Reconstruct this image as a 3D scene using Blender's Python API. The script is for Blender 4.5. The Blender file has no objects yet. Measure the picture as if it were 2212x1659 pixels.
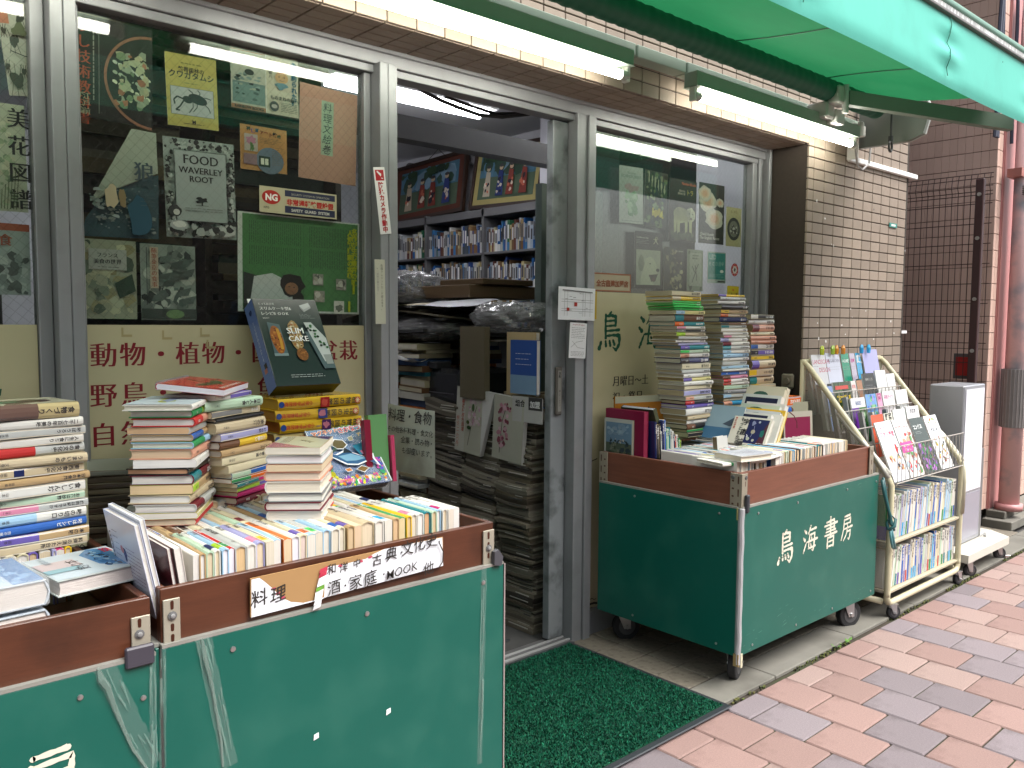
import bpy, math, random
from mathutils import Vector, Matrix
R = random.Random(7)
rad = math.radians
SC = bpy.context.scene
COL = SC.collection
# ------------------------------------------------------------------ camera
CH, CF = 1.25, 1814.9            # eye height, focal length for a 2212 x 1659 frame
_y, _p, _r = rad(42.003), rad(4.2209), rad(-0.3796)
_f = Vector((math.sin(_y)*math.cos(_p), math.cos(_y)*math.cos(_p), -math.sin(_p)))
_rt = Vector((math.cos(_y), -math.sin(_y), 0)); _dn = _f.cross(_rt)
_r2 = math.cos(_r)*_rt + math.sin(_r)*_dn; _d2 = -math.sin(_r)*_rt + math.cos(_r)*_dn
cam = bpy.data.objects.new('camera', bpy.data.cameras.new('camera')); COL.objects.link(cam)
cam.data.sensor_width = 36; cam.data.lens = CF/2212*36
cam.data.clip_start = .02; cam.data.clip_end = 400
cam.matrix_world = Matrix(((_r2.x, -_d2.x, -_f.x, 0), (_r2.y, -_d2.y, -_f.y, 0), (_r2.z, -_d2.z, -_f.z, CH), (0, 0, 0, 1)))
SC.camera = cam
# ------------------------------------------------------------------ world, sun, exposure
W = bpy.data.worlds.new('World'); SC.world = W; W.use_nodes = True
nt = W.node_tree; nt.nodes.clear()
sky = nt.nodes.new('ShaderNodeTexSky'); sky.sky_type = 'NISHITA'; sky.sun_disc = False
sky.sun_elevation = rad(58); sky.sun_rotation = rad(158); sky.dust_density = 5; sky.air_density = 1.2
hs = nt.nodes.new('ShaderNodeHueSaturation'); hs.inputs['Saturation'].default_value = .4
bg = nt.nodes.new('ShaderNodeBackground'); bg.inputs[1].default_value = .15
wo = nt.nodes.new('ShaderNodeOutputWorld')
nt.links.new(sky.outputs[0], hs.inputs['Color']); nt.links.new(hs.outputs[0], bg.inputs[0]); nt.links.new(bg.outputs[0], wo.inputs[0])
sd = bpy.data.lights.new('sun', 'SUN'); sd.energy = 1.5; sd.angle = rad(35); sd.color = (1, .985, .965)
sun = bpy.data.objects.new('sun', sd); COL.objects.link(sun)
sun.rotation_euler = Vector((math.sin(rad(158))*math.cos(rad(58)), math.cos(rad(158))*math.cos(rad(58)), math.sin(rad(58)))).to_track_quat('Z', 'Y').to_euler()
SC.view_settings.view_transform = 'Standard'; SC.view_settings.look = 'None'
SC.view_settings.gamma = 1; SC.view_settings.use_curve_mapping = False
SC.view_settings.exposure = 1.25
SC.cycles.max_bounces = 8; SC.cycles.diffuse_bounces = 4; SC.cycles.glossy_bounces = 4
SC.cycles.transparent_max_bounces = 16; SC.cycles.transmission_bounces = 6
SC.cycles.caustics_reflective = False; SC.cycles.caustics_refractive = False
SC.cycles.sample_clamp_indirect = 6
SC.cycles.use_denoising = True
# ------------------------------------------------------------------ helpers
def sray(px, py):
    return _r2*((px-1106)/CF) + _d2*((py-829.5)/CF) + _f
def P(px, py, X=None, Y=None, Z=None):
    "point of the known plane X=, Y= or Z= that is sighted along a measured direction"
    d = sray(px, py); c = Vector((0, 0, CH))
    k = X/d.x if X is not None else Y/d.y if Y is not None else (Z-CH)/d.z
    return c + d*k
def hx(s, k=1.0):
    s = s.lstrip('#'); o = []
    for i in (0, 2, 4):
        c = int(s[i:i+2], 16)/255
        o.append((c/12.92 if c <= .04045 else ((c+.055)/1.055)**2.4)*k)
    return tuple(o)
def jit(c, a=.08, rr=R):
    k = 1+rr.uniform(-a, a); return tuple(max(0, min(1, x*k)) for x in c)
MATS = {}
def mat(name, color=None, rough=.5, metal=0, spec=.5, attr=False, noise=0, nscale=20, nstretch=(1, 1, 1), bump=0, bscale=60, bstretch=None,
        emit=None, estr=0, trans=0, rand=0, coat=0, alpha=1, dark=None, dscale=3, damt=0, coords='Object', sheen=0):
    if name in MATS: return MATS[name]
    m = bpy.data.materials.new(name); m.use_nodes = True; n = m.node_tree.nodes; l = m.node_tree.links
    b = n['Principled BSDF']; b.inputs['Roughness'].default_value = rough; b.inputs['Metallic'].default_value = metal
    b.inputs['Specular IOR Level'].default_value = spec; b.inputs['Coat Weight'].default_value = coat
    b.inputs['Sheen Weight'].default_value = sheen
    tc = n.new('ShaderNodeTexCoord')
    if attr:
        a = n.new('ShaderNodeAttribute'); a.attribute_name = 'Col'; c = a.outputs['Color']
    else:
        a = n.new('ShaderNodeRGB'); a.outputs[0].default_value = (*color, 1); c = a.outputs[0]
    def mapped(st):
        mp = n.new('ShaderNodeMapping'); mp.inputs['Scale'].default_value = st; l.new(tc.outputs[coords], mp.inputs[0]); return mp.outputs[0]
    def mul(cin, fac_out, lo, hi):
        mr = n.new('ShaderNodeMapRange'); mr.inputs['To Min'].default_value = lo; mr.inputs['To Max'].default_value = hi
        l.new(fac_out, mr.inputs[0]); v = n.new('ShaderNodeVectorMath'); v.operation = 'SCALE'
        l.new(cin, v.inputs[0]); l.new(mr.outputs[0], v.inputs['Scale']); return v.outputs[0]
    if noise:
        t = n.new('ShaderNodeTexNoise'); t.inputs['Scale'].default_value = nscale; t.inputs['Detail'].default_value = 5
        l.new(mapped(nstretch), t.inputs['Vector']); c = mul(c, t.outputs['Fac'], 1-noise*1.4, 1+noise*1.4)
    if rand:
        o = n.new('ShaderNodeObjectInfo'); c = mul(c, o.outputs['Random'], 1-rand, 1+rand)
    if dark:
        t = n.new('ShaderNodeTexNoise'); t.inputs['Scale'].default_value = dscale; t.inputs['Detail'].default_value = 6
        l.new(mapped((1, 1, 1)), t.inputs['Vector'])
        mr = n.new('ShaderNodeMapRange'); mr.inputs[1].default_value = .5; mr.inputs[2].default_value = .66; mr.inputs['To Max'].default_value = damt
        l.new(t.outputs['Fac'], mr.inputs[0]); mx = n.new('ShaderNodeMix'); mx.data_type = 'RGBA'
        l.new(mr.outputs[0], mx.inputs[0]); l.new(c, mx.inputs[6]); mx.inputs[7].default_value = (*dark, 1); c = mx.outputs[2]
    l.new(c, b.inputs['Base Color'])
    if bump:
        t = n.new('ShaderNodeTexNoise'); t.inputs['Scale'].default_value = bscale; t.inputs['Detail'].default_value = 4
        l.new(mapped(bstretch or (1, 1, 1)), t.inputs['Vector'])
        bp = n.new('ShaderNodeBump'); bp.inputs['Strength'].default_value = min(1, bump); bp.inputs['Distance'].default_value = .002
        l.new(t.outputs['Fac'], bp.inputs['Height']); l.new(bp.outputs[0], b.inputs['Normal'])
    if emit: b.inputs['Emission Color'].default_value = (*emit, 1); b.inputs['Emission Strength'].default_value = estr
    out = n['Material Output']; sh = b.outputs[0]
    if trans:
        t = n.new('ShaderNodeBsdfTranslucent'); l.new(c, t.inputs[0]); mx = n.new('ShaderNodeMixShader'); mx.inputs[0].default_value = trans
        l.new(sh, mx.inputs[1]); l.new(t.outputs[0], mx.inputs[2]); sh = mx.outputs[0]
    if alpha < 1:
        t = n.new('ShaderNodeBsdfTransparent'); mx = n.new('ShaderNodeMixShader'); mx.inputs[0].default_value = alpha
        l.new(t.outputs[0], mx.inputs[1]); l.new(sh, mx.inputs[2]); sh = mx.outputs[0]
    l.new(sh, out.inputs[0])
    MATS[name] = m; return m
def glass_mat(name, tint=(.93, .96, .94), wires=True):
    m = bpy.data.materials.new(name); m.use_nodes = True; n = m.node_tree.nodes; l = m.node_tree.links; n.clear()
    out = n.new('ShaderNodeOutputMaterial'); tr = n.new('ShaderNodeBsdfTransparent'); tr.inputs[0].default_value = (*tint, 1)
    gl = n.new('ShaderNodeBsdfGlossy'); gl.inputs['Roughness'].default_value = .02
    fr = n.new('ShaderNodeFresnel'); ge = n.new('ShaderNodeNewGeometry'); ir = n.new('ShaderNodeMapRange'); ir.inputs['To Min'].default_value = 1.5; ir.inputs['To Max'].default_value = 1/1.5
    l.new(ge.outputs['Backfacing'], ir.inputs[0]); l.new(ir.outputs[0], fr.inputs[0]); mx = n.new('ShaderNodeMixShader')
    ml = n.new('ShaderNodeMath'); ml.operation = 'MULTIPLY'; ml.inputs[1].default_value = 1.0; ml.use_clamp = True
    l.new(fr.outputs[0], ml.inputs[0]); l.new(ml.outputs[0], mx.inputs[0]); l.new(tr.outputs[0], mx.inputs[1]); l.new(gl.outputs[0], mx.inputs[2])
    sh = mx.outputs[0]
    if wires:   # embedded security wire: diagonal net of thin dull lines
        tc = n.new('ShaderNodeTexCoord'); lines = []
        for s in (1, -1):
            mp = n.new('ShaderNodeMapping'); mp.inputs['Rotation'].default_value = (0, rad(45*s+5), 0); mp.inputs['Scale'].default_value = (1, 1, 1)
            l.new(tc.outputs['Object'], mp.inputs[0]); wv = n.new('ShaderNodeTexWave'); wv.bands_direction = 'X'; wv.inputs['Scale'].default_value = 16
            l.new(mp.outputs[0], wv.inputs[0]); g = n.new('ShaderNodeMath'); g.operation = 'GREATER_THAN'; g.inputs[1].default_value = .994
            l.new(wv.outputs['Fac'], g.inputs[0]); lines.append(g.outputs[0])
        a = n.new('ShaderNodeMath'); a.operation = 'MAXIMUM'; l.new(lines[0], a.inputs[0]); l.new(lines[1], a.inputs[1])
        k = n.new('ShaderNodeMath'); k.operation = 'MULTIPLY'; k.inputs[1].default_value = .13; l.new(a.outputs[0], k.inputs[0])
        d = n.new('ShaderNodeBsdfDiffuse'); d.inputs[0].default_value = (.2, .2, .2, 1); m2 = n.new('ShaderNodeMixShader')
        l.new(k.outputs[0], m2.inputs[0]); l.new(sh, m2.inputs[1]); l.new(d.outputs[0], m2.inputs[2]); sh = m2.outputs[0]
    l.new(sh, out.inputs[0]); MATS[name] = m; return m

class MB:
    def __init__(s): s.v = []; s.f = []; s.c = []; s.m = []; s.M = None; s.col = (.5, .5, .5); s.mi = 0; s.lift = 0
    def add(s, vs, fs, col=None, mi=None):
        k = len(s.v); M = s.M
        s.v += [tuple(M @ Vector(p)) for p in vs] if M else [tuple(p) for p in vs]
        c = col or s.col; i = s.mi if mi is None else mi
        for f in fs: s.f.append(tuple(a+k for a in f)); s.c.append(c); s.m.append(i)
    def box(s, x0, x1, y0, y1, z0, z1, col=None, mi=None):
        v = [(x, y, z) for z in (z0, z1) for y in (y0, y1) for x in (x0, x1)]
        s.add(v, [(0, 2, 3, 1), (4, 5, 7, 6), (0, 1, 5, 4), (1, 3, 7, 5), (3, 2, 6, 7), (2, 0, 4, 6)], col, mi)
    def bbox(s, x0, x1, y0, y1, z0, z1, b=.004, col=None, mi=None):
        "box with chamfered edges"
        X = ((x0, x0+b), (x1, x1-b)); Y = ((y0, y0+b), (y1, y1-b)); Z = ((z0, z0+b), (z1, z1-b)); v = []; idx = {}
        for i in (0, 1):
            for j in (0, 1):
                for k in (0, 1):
                    for a in range(3):
                        idx[i, j, k, a] = len(v); v.append((X[i][0 if a == 0 else 1], Y[j][0 if a == 1 else 1], Z[k][0 if a == 2 else 1]))
        f = []
        for i in (0, 1):
            q = [idx[i, j, k, 0] for j, k in ((0, 0), (1, 0), (1, 1), (0, 1))]; f.append(tuple(q if i else q[::-1]))
            q = [idx[j, i, k, 1] for j, k in ((0, 0), (0, 1), (1, 1), (1, 0))]; f.append(tuple(q if i else q[::-1]))
            q = [idx[j, k, i, 2] for j, k in ((0, 0), (1, 0), (1, 1), (0, 1))]; f.append(tuple(q if i else q[::-1]))
        for i in (0, 1):
            for j in (0, 1):
                f.append((idx[i, j, 0, 0], idx[i, j, 1, 0], idx[i, j, 1, 1], idx[i, j, 0, 1]))
                f.append((idx[i, 0, j, 0], idx[i, 1, j, 0], idx[i, 1, j, 2], idx[i, 0, j, 2]))
                f.append((idx[0, i, j, 1], idx[1, i, j, 1], idx[1, i, j, 2], idx[0, i, j, 2]))
                for k in (0, 1): f.append((idx[i, j, k, 0], idx[i, j, k, 1], idx[i, j, k, 2]))
        s.add(v, f, col, mi)
    def tube(s, pts, r, n=8, col=None, mi=None, cap=True, closed=False):
        pts = [Vector(p) for p in pts]; rs = r if isinstance(r, (list, tuple)) else [r]*len(pts); v = []; f = []; up = None; N = len(pts)
        for i, p in enumerate(pts):
            a = pts[(i-1) % N] if (i or closed) else p; b = pts[(i+1) % N] if (i < N-1 or closed) else p
            t = (b-a).normalized()
            if up is None: up = t.orthogonal().normalized()
            up = (up-t*up.dot(t)).normalized(); w = t.cross(up)
            for k in range(n):
                an = 2*math.pi*k/n; v.append(p+(up*math.cos(an)+w*math.sin(an))*rs[i])
        for i in range(N if closed else N-1):
            for k in range(n):
                j = (i+1) % N; f.append((i*n+k, i*n+(k+1) % n, j*n+(k+1) % n, j*n+k))
        if cap and not closed: f.append(tuple(range(n))[::-1]); f.append(tuple((N-1)*n+k for k in range(n)))
        s.add(v, f, col, mi)
    def poly(s, pts, col=None, mi=None): s.add(pts, [tuple(range(len(pts)))], col, mi)
    def prism(s, pts, ext, col=None, mi=None):
        n = len(pts); e = Vector(ext); v = [Vector(p) for p in pts]+[Vector(p)+e for p in pts]
        s.add(v, [tuple(range(n))[::-1], tuple(range(n, 2*n))]+[(i, (i+1) % n, n+(i+1) % n, n+i) for i in range(n)], col, mi)
    def build(s, name, mats, parent=None, local=False, smooth=False, kind=None, label=None):
        me = bpy.data.meshes.new(name)
        vs = s.v
        if parent is not None and not local:
            o = parent
            off = Vector((0, 0, 0))
            while o is not None: off = off+o.location; o = o.parent
            vs = [(a[0]-off.x, a[1]-off.y, a[2]-off.z) for a in vs]
        me.from_pydata(vs, [], s.f)
        if not isinstance(mats, (list, tuple)): mats = [mats]
        for m in mats: me.materials.append(m)
        me.polygons.foreach_set('material_index', s.m)
        at = me.color_attributes.new('Col', 'FLOAT_COLOR', 'CORNER'); arr = []
        for f, c in zip(s.f, s.c): arr.extend((c[0], c[1], c[2], 1.0)*len(f))
        at.data.foreach_set('color', arr)
        if smooth: me.polygons.foreach_set('use_smooth', [True]*len(s.f))
        me.update(); return link(name, me, parent, kind, label)
def link(name, me, parent=None, kind=None, label=None, loc=None, rot=None):
    o = bpy.data.objects.new(name, me); COL.objects.link(o)
    if parent is not None: o.parent = parent
    if loc is not None: o.location = loc
    if rot is not None: o.rotation_euler = rot
    if kind: o['kind'] = kind
    if label: o['label'] = label
    return o
def thing(name, label, cat, loc=(0, 0, 0), rot=None, group=None):
    o = bpy.data.objects.new(name, None); COL.objects.link(o); o.location = loc; o.empty_display_size = .05
    if rot is not None: o.rotation_euler = rot.to_euler() if isinstance(rot, Matrix) else rot
    o['label'] = label; o['category'] = cat
    if group: o['group'] = group
    return o
def tag(o, label, cat, group=None):
    o['label'] = label; o['category'] = cat
    if group: o['group'] = group
    return o
# ------------------------------------------------------------------ lettering
_G = {}
def glyph(t, off=0.0):
    k = (t, off)
    if k in _G: return _G[k]
    c = bpy.data.curves.new('t', 'FONT'); c.body = t; c.resolution_u = 2; c.offset = off
    o = bpy.data.objects.new('t', c); COL.objects.link(o)
    m = bpy.data.meshes.new_from_object(o.evaluated_get(bpy.context.evaluated_depsgraph_get()))
    v = [(x.co.x, x.co.y) for x in m.vertices]; f = [tuple(p.vertices) for p in m.polygons]
    bpy.data.objects.remove(o); bpy.data.curves.remove(c); bpy.data.meshes.remove(m)
    wd = max((a[0] for a in v), default=.3)
    _G[k] = (v, f, wd); return _G[k]
class Surf:
    "flat print area: u to the right, v up, both 0..1; drawings are layered a hair above each other"
    def __init__(s, mb, o, ex, ey, w, h, mi=0, step=.00012):
        s.mb = mb; s.o = Vector(o); s.ex = Vector(ex).normalized(); s.ey = Vector(ey).normalized(); s.w = w; s.h = h
        s.n = s.ex.cross(s.ey).normalized(); s.k = 1; s.mi = mi; s.step = step
    def pt(s, x, y): return s.o+s.ex*x+s.ey*y+s.n*(s.step*s.k)
    def uv(s, pts, col):
        s.mb.add([s.pt(a*s.w, b*s.h) for a, b in pts], [tuple(range(len(pts)))], col, s.mi); s.k += 1
    def rect(s, u0, v0, u1, v1, col): s.uv([(u0, v0), (u1, v0), (u1, v1), (u0, v1)], col)
    def frame(s, u0, v0, u1, v1, t, col):
        tv = t*s.w/s.h
        for q in ((u0, v0, u1, v0+tv), (u0, v1-tv, u1, v1), (u0, v0+tv, u0+t, v1-tv), (u1-t, v0+tv, u1, v1-tv)): s.rect(*q, col); s.k -= 1
        s.k += 1
    def blob(s, u, v, ru, rv=None, col=(0, 0, 0), n=14, rough=0, rr=None, rot=0):
        rr = rr or R; rv = rv if rv is not None else ru*s.w/s.h; p = []; c, q = math.cos(rot), math.sin(rot)
        for i in range(n):
            a = 2*math.pi*i/n; k = 1+rr.uniform(-rough, rough); x = ru*s.w*math.cos(a)*k; y = rv*s.h*math.sin(a)*k
            p.append((u+(x*c-y*q)/s.w, v+(x*q+y*c)/s.h))
        s.uv(p, col)
    def ring(s, u, v, ru, t, col, n=28, a0=0, a1=2*math.pi):
        for i in range(n):
            a, b = a0+(a1-a0)*i/n, a0+(a1-a0)*(i+1)/n; k = s.w/s.h
            q = [(u+r*math.cos(x), v+r*k*math.sin(x)) for r, x in ((ru, a), (ru, b), (ru-t, b), (ru-t, a))]
            s.uv(q, col); s.k -= 1
        s.k += 1
    def line(s, pts, t, col):
        pts = [Vector((a*s.w, b*s.h)) for a, b in pts]
        for a, b in zip(pts, pts[1:]):
            d = (b-a)
            if d.length < 1e-6: continue
            d.normalize(); q = Vector((-d.y, d.x))*t/2
            s.mb.add([s.pt(*p) for p in (a-q, b-q, b+q, a+q)], [(0, 1, 2, 3)], col, s.mi)
        s.k += 1
    def mottle(s, u0, v0, u1, v1, pal, n, sz, rr=None, el=1):
        rr = rr or R
        for i in range(n):
            r = sz*rr.uniform(.5, 1.3); u = rr.uniform(u0+r, u1-r) if u1-u0 > 2*r else (u0+u1)/2
            rv = min(r*s.w/s.h*el, (v1-v0)/2); v = rr.uniform(v0+rv, v1-rv)
            s.blob(u, v, r, rv, jit(rr.choice(pal), .15, rr), n=7, rough=.35, rr=rr); s.k -= .8
        s.k += 1
    def glyphs(s, t, x, y, sz, col, style, ang=0, wob=None):
        off = {'sans': 0, 'bold': .022, 'heavy': .04, 'thin': -.012, 'mincho': -.008, 'hand': .004, 'brush': .03, 'serif': -.004}[style]
        v, f, wd = glyph(t, off); cps = ((-.022, 0), (.022, 0), (0, 0)) if style in ('mincho', 'serif') else ((0, 0),)
        if style == 'mincho': cps = ((-.03, 0), (-.01, 0), (.01, 0), (.03, 0))
        ca, sa = math.cos(ang), math.sin(ang); ph = R.random()*9; A = {'hand': .03, 'brush': .028}.get(style, 0)
        for dx, dy in cps:
            q = []
            for a, b in v:
                if A:
                    a2 = a+A*math.sin(7*b+ph)+.12*(b-.4)*(1 if style == 'hand' else .3); b2 = b+A*math.sin(6*a+ph*2)
                else: a2, b2 = a, b
                a2 = (a2+dx)*sz; b2 = (b2+dy)*sz; q.append(s.pt(x+a2*ca-b2*sa, y+a2*sa+b2*ca))
            s.mb.add(q, f, col, s.mi); s.k += .25
        s.k += .5
        return wd*sz
    def text(s, t, u, v, sz, col, style='sans', vert=False, align='l', sp=1.0, ang=0, fit=None):
        "sz in metres; (u, v) = left end of the base line, or top centre of a column"
        x, y = u*s.w, v*s.h
        if t.isascii() and not vert:
            wd = glyph(t, 0)[2]*sz
            if fit and wd > 0: sz *= fit*s.w/wd; wd = fit*s.w
            x -= {'l': 0, 'c': wd/2, 'r': wd}[align]
            s.glyphs(t, x, y, sz, col, style, ang); return
        n = len(t)
        if fit: sz = (fit*(s.h if vert else s.w))/n/sp
        if vert: x -= sz/2; y -= sz*.86
        else: x -= {'l': 0, 'c': n*sz*sp/2, 'r': n*sz*sp}[align]
        ca, sa = math.cos(ang), math.sin(ang)
        for ch in t:
            k0 = s.k
            if ch != ' ':
                if vert and ch == 'ー': s.glyphs('|', x+sz*.35, y, sz, col, style, 0)
                else: s.glyphs(ch, x, y, sz, col, style, ang)
            s.k = k0
            if vert: y -= sz*sp
            else: x += sz*sp*ca; y += sz*sp*sa
        s.k += 2
    def tiny(s, u0, v0, u1, v1, rows, col, t=.0008, vert=False, rr=None, fill=.8):
        "rows of small print too small to read"
        rr = rr or R
        for i in range(rows):
            q = (i+.5)/rows
            if vert:
                u = u0+(u1-u0)*q; y = v1
                while y > v0+.02*(v1-v0):
                    L = rr.uniform(.004, .016)/s.h; e = max(v0, y-L)
                    s.rect(u-t/s.w/2, e, u+t/s.w/2, y, col); s.k -= 1; y = e-rr.uniform(.001, .003)/s.h/fill
            else:
                v = v1-(v1-v0)*q; x = u0; end = u0+(u1-u0)*(rr.uniform(.6, 1) if rr.random() < .3 else 1)
                while x < end:
                    L = rr.uniform(.004, .016)/s.w; e = min(end, x+L)
                    s.rect(x, v-t/s.h/2, e, v+t/s.h/2, col); s.k -= 1; x = e+rr.uniform(.001, .003)/s.w/fill
        s.k += 1
K = hx('1c1a1a'); WH = hx('e8e6e0'); 
def base_mats():
    mat('print', attr=True, rough=.62, spec=.35, noise=.03, nscale=30)
    mat('print_gloss', attr=True, rough=.22, spec=.5, noise=.02, nscale=20)
    mat('pages', attr=True, rough=.85, spec=.15, noise=.10, nscale=3, nstretch=(2, 2, 260), bump=.5, bscale=3, bstretch=(2, 2, 240))
    mat('paint', attr=True, rough=.45, noise=.05, nscale=12)
    mat('alu', color=(.27, .28, .29), rough=.42, metal=.35, noise=.06, nscale=9, nstretch=(1, 1, .2), dark=(.12, .12, .12), dscale=14, damt=.15)
    mat('alu_worn', color=(.24, .26, .27), rough=.5, metal=.3, noise=.08, nscale=14, dark=(.05, .055, .055), dscale=9, damt=.85)
    mat('steel', color=(.5, .5, .5), rough=.32, metal=.9, noise=.05)
    mat('dark_metal', attr=True, rough=.5, metal=.3, noise=.08)
    mat('rubber', color=(.02, .02, .022), rough=.7, noise=.1)
    mat('wood', color=hx('6e3f2a', .55), rough=.38, noise=.30, nscale=5, nstretch=(1, 1, 9), bump=.25, bscale=30, bstretch=(1, 1, 6), dark=hx('3f261b', .5), dscale=7, damt=.5)
    mat('wood_clean', color=hx('8a5642', .62), rough=.35, noise=.22, nscale=4, nstretch=(1.5, 1.5, 22), bump=.2, bscale=30, bstretch=(1, 1, 8))
    mat('green_panel', color=hx('106a5c', .66), rough=.34, spec=.45, noise=.035, nscale=3, bump=.05, bscale=8, dark=hx('4a8474', .8), dscale=6, damt=.16)
    mat('plastic_clear', color=(.8, .82, .82), rough=.12, spec=.8, alpha=.22, bump=1, bscale=40)
    mat('tape', color=(.75, .78, .76), rough=.22, spec=.8, alpha=.07, bump=1, bscale=90)
    mat('cream', color=hx('cfc7a0', .72), rough=.5, noise=.05, nscale=4, dark=hx('8f7f55', .7), dscale=5, damt=.12)
    mat('mortar', color=hx('4a4038', .6), rough=.95, noise=.12, nscale=60)
    mat('tile', color=hx('a39485', .76), rough=.55, rand=.13, noise=.12, nscale=14, bump=.35, bscale=45, spec=.35)
    mat('pink_tile', color=hx('d2b3a4', .86), rough=.6, rand=.05, noise=.05, nscale=10, bump=.15, bscale=60)
base_mats()
glass_mat('wired_glass')
# ================================================================== SETTING
def grid_noise_mat():
    mat('paver_pink', color=hx('b09088', .60), rough=.8, rand=.10, noise=.20, nscale=220, bump=.6, bscale=260, dark=hx('6a4642', .55), dscale=5, damt=.7, coords='Object')
    mat('paver_grey', color=hx('988c90', .60), rough=.8, rand=.14, noise=.20, nscale=220, bump=.6, bscale=260, dark=hx('50403f', .55), dscale=5, damt=.75)
    mat('paver_salmon', color=hx('b49a92', .62), rough=.8, rand=.08, noise=.20, nscale=220, bump=.6, bscale=260, dark=hx('6a5048', .55), dscale=5, damt=.6)
    mat('sand_joint', color=hx('4d4438', .6), rough=1, noise=.3, nscale=60, dark=hx('3a4a1e', .7), dscale=5, damt=.7)
    mat('concrete', color=hx('8d8a80', .62), rough=.85, rand=.05, noise=.16, nscale=9, bump=.25, bscale=120, dark=hx('504c44', .6), dscale=3.5, damt=.5)
    mat('floor_tile', color=hx('8f8778', .60), rough=.7, rand=.07, noise=.12, nscale=70, bump=.25, bscale=90, dark=hx('3c3730', .6), dscale=40, damt=.4)
    mat('road', color=(.09, .085, .08), rough=.95, noise=.15, nscale=60)
    mat('white_wall', color=(.62, .62, .66), rough=.8, noise=.04, nscale=3)
    mat('ceil', color=(.66, .66, .68), rough=.9)
grid_noise_mat()
# ground sheet and bedding
b = MB(); b.box(-60, 60, -60, 60, -.4, -.03); g = b.build('ground', mat('road')); g['kind'] = 'structure'
b = MB(); b.box(-6, 16, -3.9, 1.515, -.028, -.006); g = b.build('pavement', mat('sand_joint')); g['kind'] = 'structure'
pave = g
# pavers: columns .184 wide running away from the kerb, alternate columns shifted by half
def slab_mesh(name, dx, dy, t, bev, mt, hseed=0):
    m = MB(); m.bbox(0, dx, 0, dy, -t, 0, bev); me_o = m.build(name, mt); me = me_o.data; bpy.data.objects.remove(me_o); return me
pm = {}
for k in ('pink', 'grey', 'salmon'):
    pm[k] = slab_mesh('paver_'+k, .1795, .1795, .03, .004, mat('paver_'+k)); pm[k+'h'] = slab_mesh('paverh_'+k, .1795, .088, .03, .004, mat('paver_'+k))
rp = random.Random(11); cand = []
S = .184
for i in range(-12, 60):
    x = 2.107+S*i; odd = i % 2
    if odd: cand.append((x, 1.500-.092+.0, 'h'))
    y = 1.5-S-(.092 if odd else 0)
    while y > -1.2: cand.append((x, y, '')); y -= S
def infr(x, y, z):
    v = Vector((x, y, z-CH)); d = v.dot(_f)
    if d < .15: return None
    return 1106+CF*v.dot(_r2)/d, 829.5+CF*v.dot(_d2)/d, d
keep = []; rest = []
for x, y, h in cand:
    q = infr(x+.09, y+.09, 0)
    if q and -80 < q[0] < 2330 and q[1] < 1800 and x < 9: keep.append((q[2], x, y, h))
    else: rest.append((x, y, h))
keep.sort(); rest += [(x, y, h) for d, x, y, h in keep[298:]]; keep = keep[:298]
for d, x, y, h in keep:
    k = rp.choices(('pink', 'salmon', 'grey'), (5, 4, 4))[0]
    o = link('paver', pm[k+h], pave, loc=(x+.0015, y+.0015, rp.uniform(-.0012, .0012)), rot=(rp.uniform(-.003, .003), rp.uniform(-.003, .003), 0))
b = MB()
for x, y, h in rest:
    b.bbox(x+.0015, x+.1825, y+.0015, y+(.091 if h else .1825), -.028, rp.uniform(-.001, .001), .0025, mi=rp.choice((0, 0, 1, 2, 1)))
b.build('paver', [mat('paver_pink'), mat('paver_salmon'), mat('paver_grey')], pave, kind='stuff')
# moss and weeds in the kerb joint
mat('moss', attr=True, rough=1, noise=.3, nscale=90)
b = MB(); rm = random.Random(5)
for i in range(900):
    x = rm.uniform(1.0, 5.6); y = 1.508+rm.gauss(0, .006); s_ = rm.uniform(.002, .006)
    if math.sin(x*9)+math.sin(x*23)*.6 < -.2: continue
    b.box(x, x+s_*2, y, y+s_, -.004, rm.uniform(0, .004), jit(rm.choice((hx('55602c', .8), hx('3c3a28', .6), hx('6b6a3a', .8))), .3, rm))
for cx in (3.05, 3.12, 3.15, 1.63):
    for k in range(7):
        a = rm.uniform(0, 6.3); L = rm.uniform(.012, .022); c = Vector((cx+rm.uniform(-.02, .02), 1.51, .002))
        d = Vector((math.cos(a), math.sin(a), .5))*L; w = Vector((-math.sin(a), math.cos(a), 0))*L*.3
        b.poly([c, c+d*.5+w, c+d, c+d*.5-w], jit(hx('6f9a4c', .8), .2, rm))
mo = b.build('moss', mat('moss'), kind='stuff'); tag(mo, 'green moss and small weeds in the joint along the kerb', 'moss')
# kerb stones
b = MB(); b.box(-6, 16, 1.515, 1.658, -.03, -.004); kerb = b.build('kerb', mat('mortar')); kerb['kind'] = 'structure'
km = slab_mesh('kerb_stone', .573, .138, .05, .003, mat('concrete'))
for i in range(-9, 10): link('kerb_stone', km, kerb, loc=(2.632+.577*i, 1.517, .008))
# porch floor tiles
b = MB(); b.box(-6, 4.76, 1.658, 2.30, -.03, -.004); b.box(4.76, 5.62, 1.658, 4.2, -.03, -.004); porch = b.build('porch_floor', mat('mortar')); porch['kind'] = 'structure'
fm = slab_mesh('floor_tile', .1415, .1395, .03, .002, mat('floor_tile'))
for i in range(-6, 23):
    for j in range(4): link('floor_tile', fm, porch, loc=(2.305+.1445*i, 1.664+.1432*j, rp.uniform(.003, .005)))
# shop floor
b = MB(); b.box(-3, 4.47, 2.30, 7.4, -.03, .006); g = b.build('shop_floor', mat('carpet_dark', color=(.05, .05, .048), rough=.9, noise=.2)); g['kind'] = 'structure'
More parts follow.
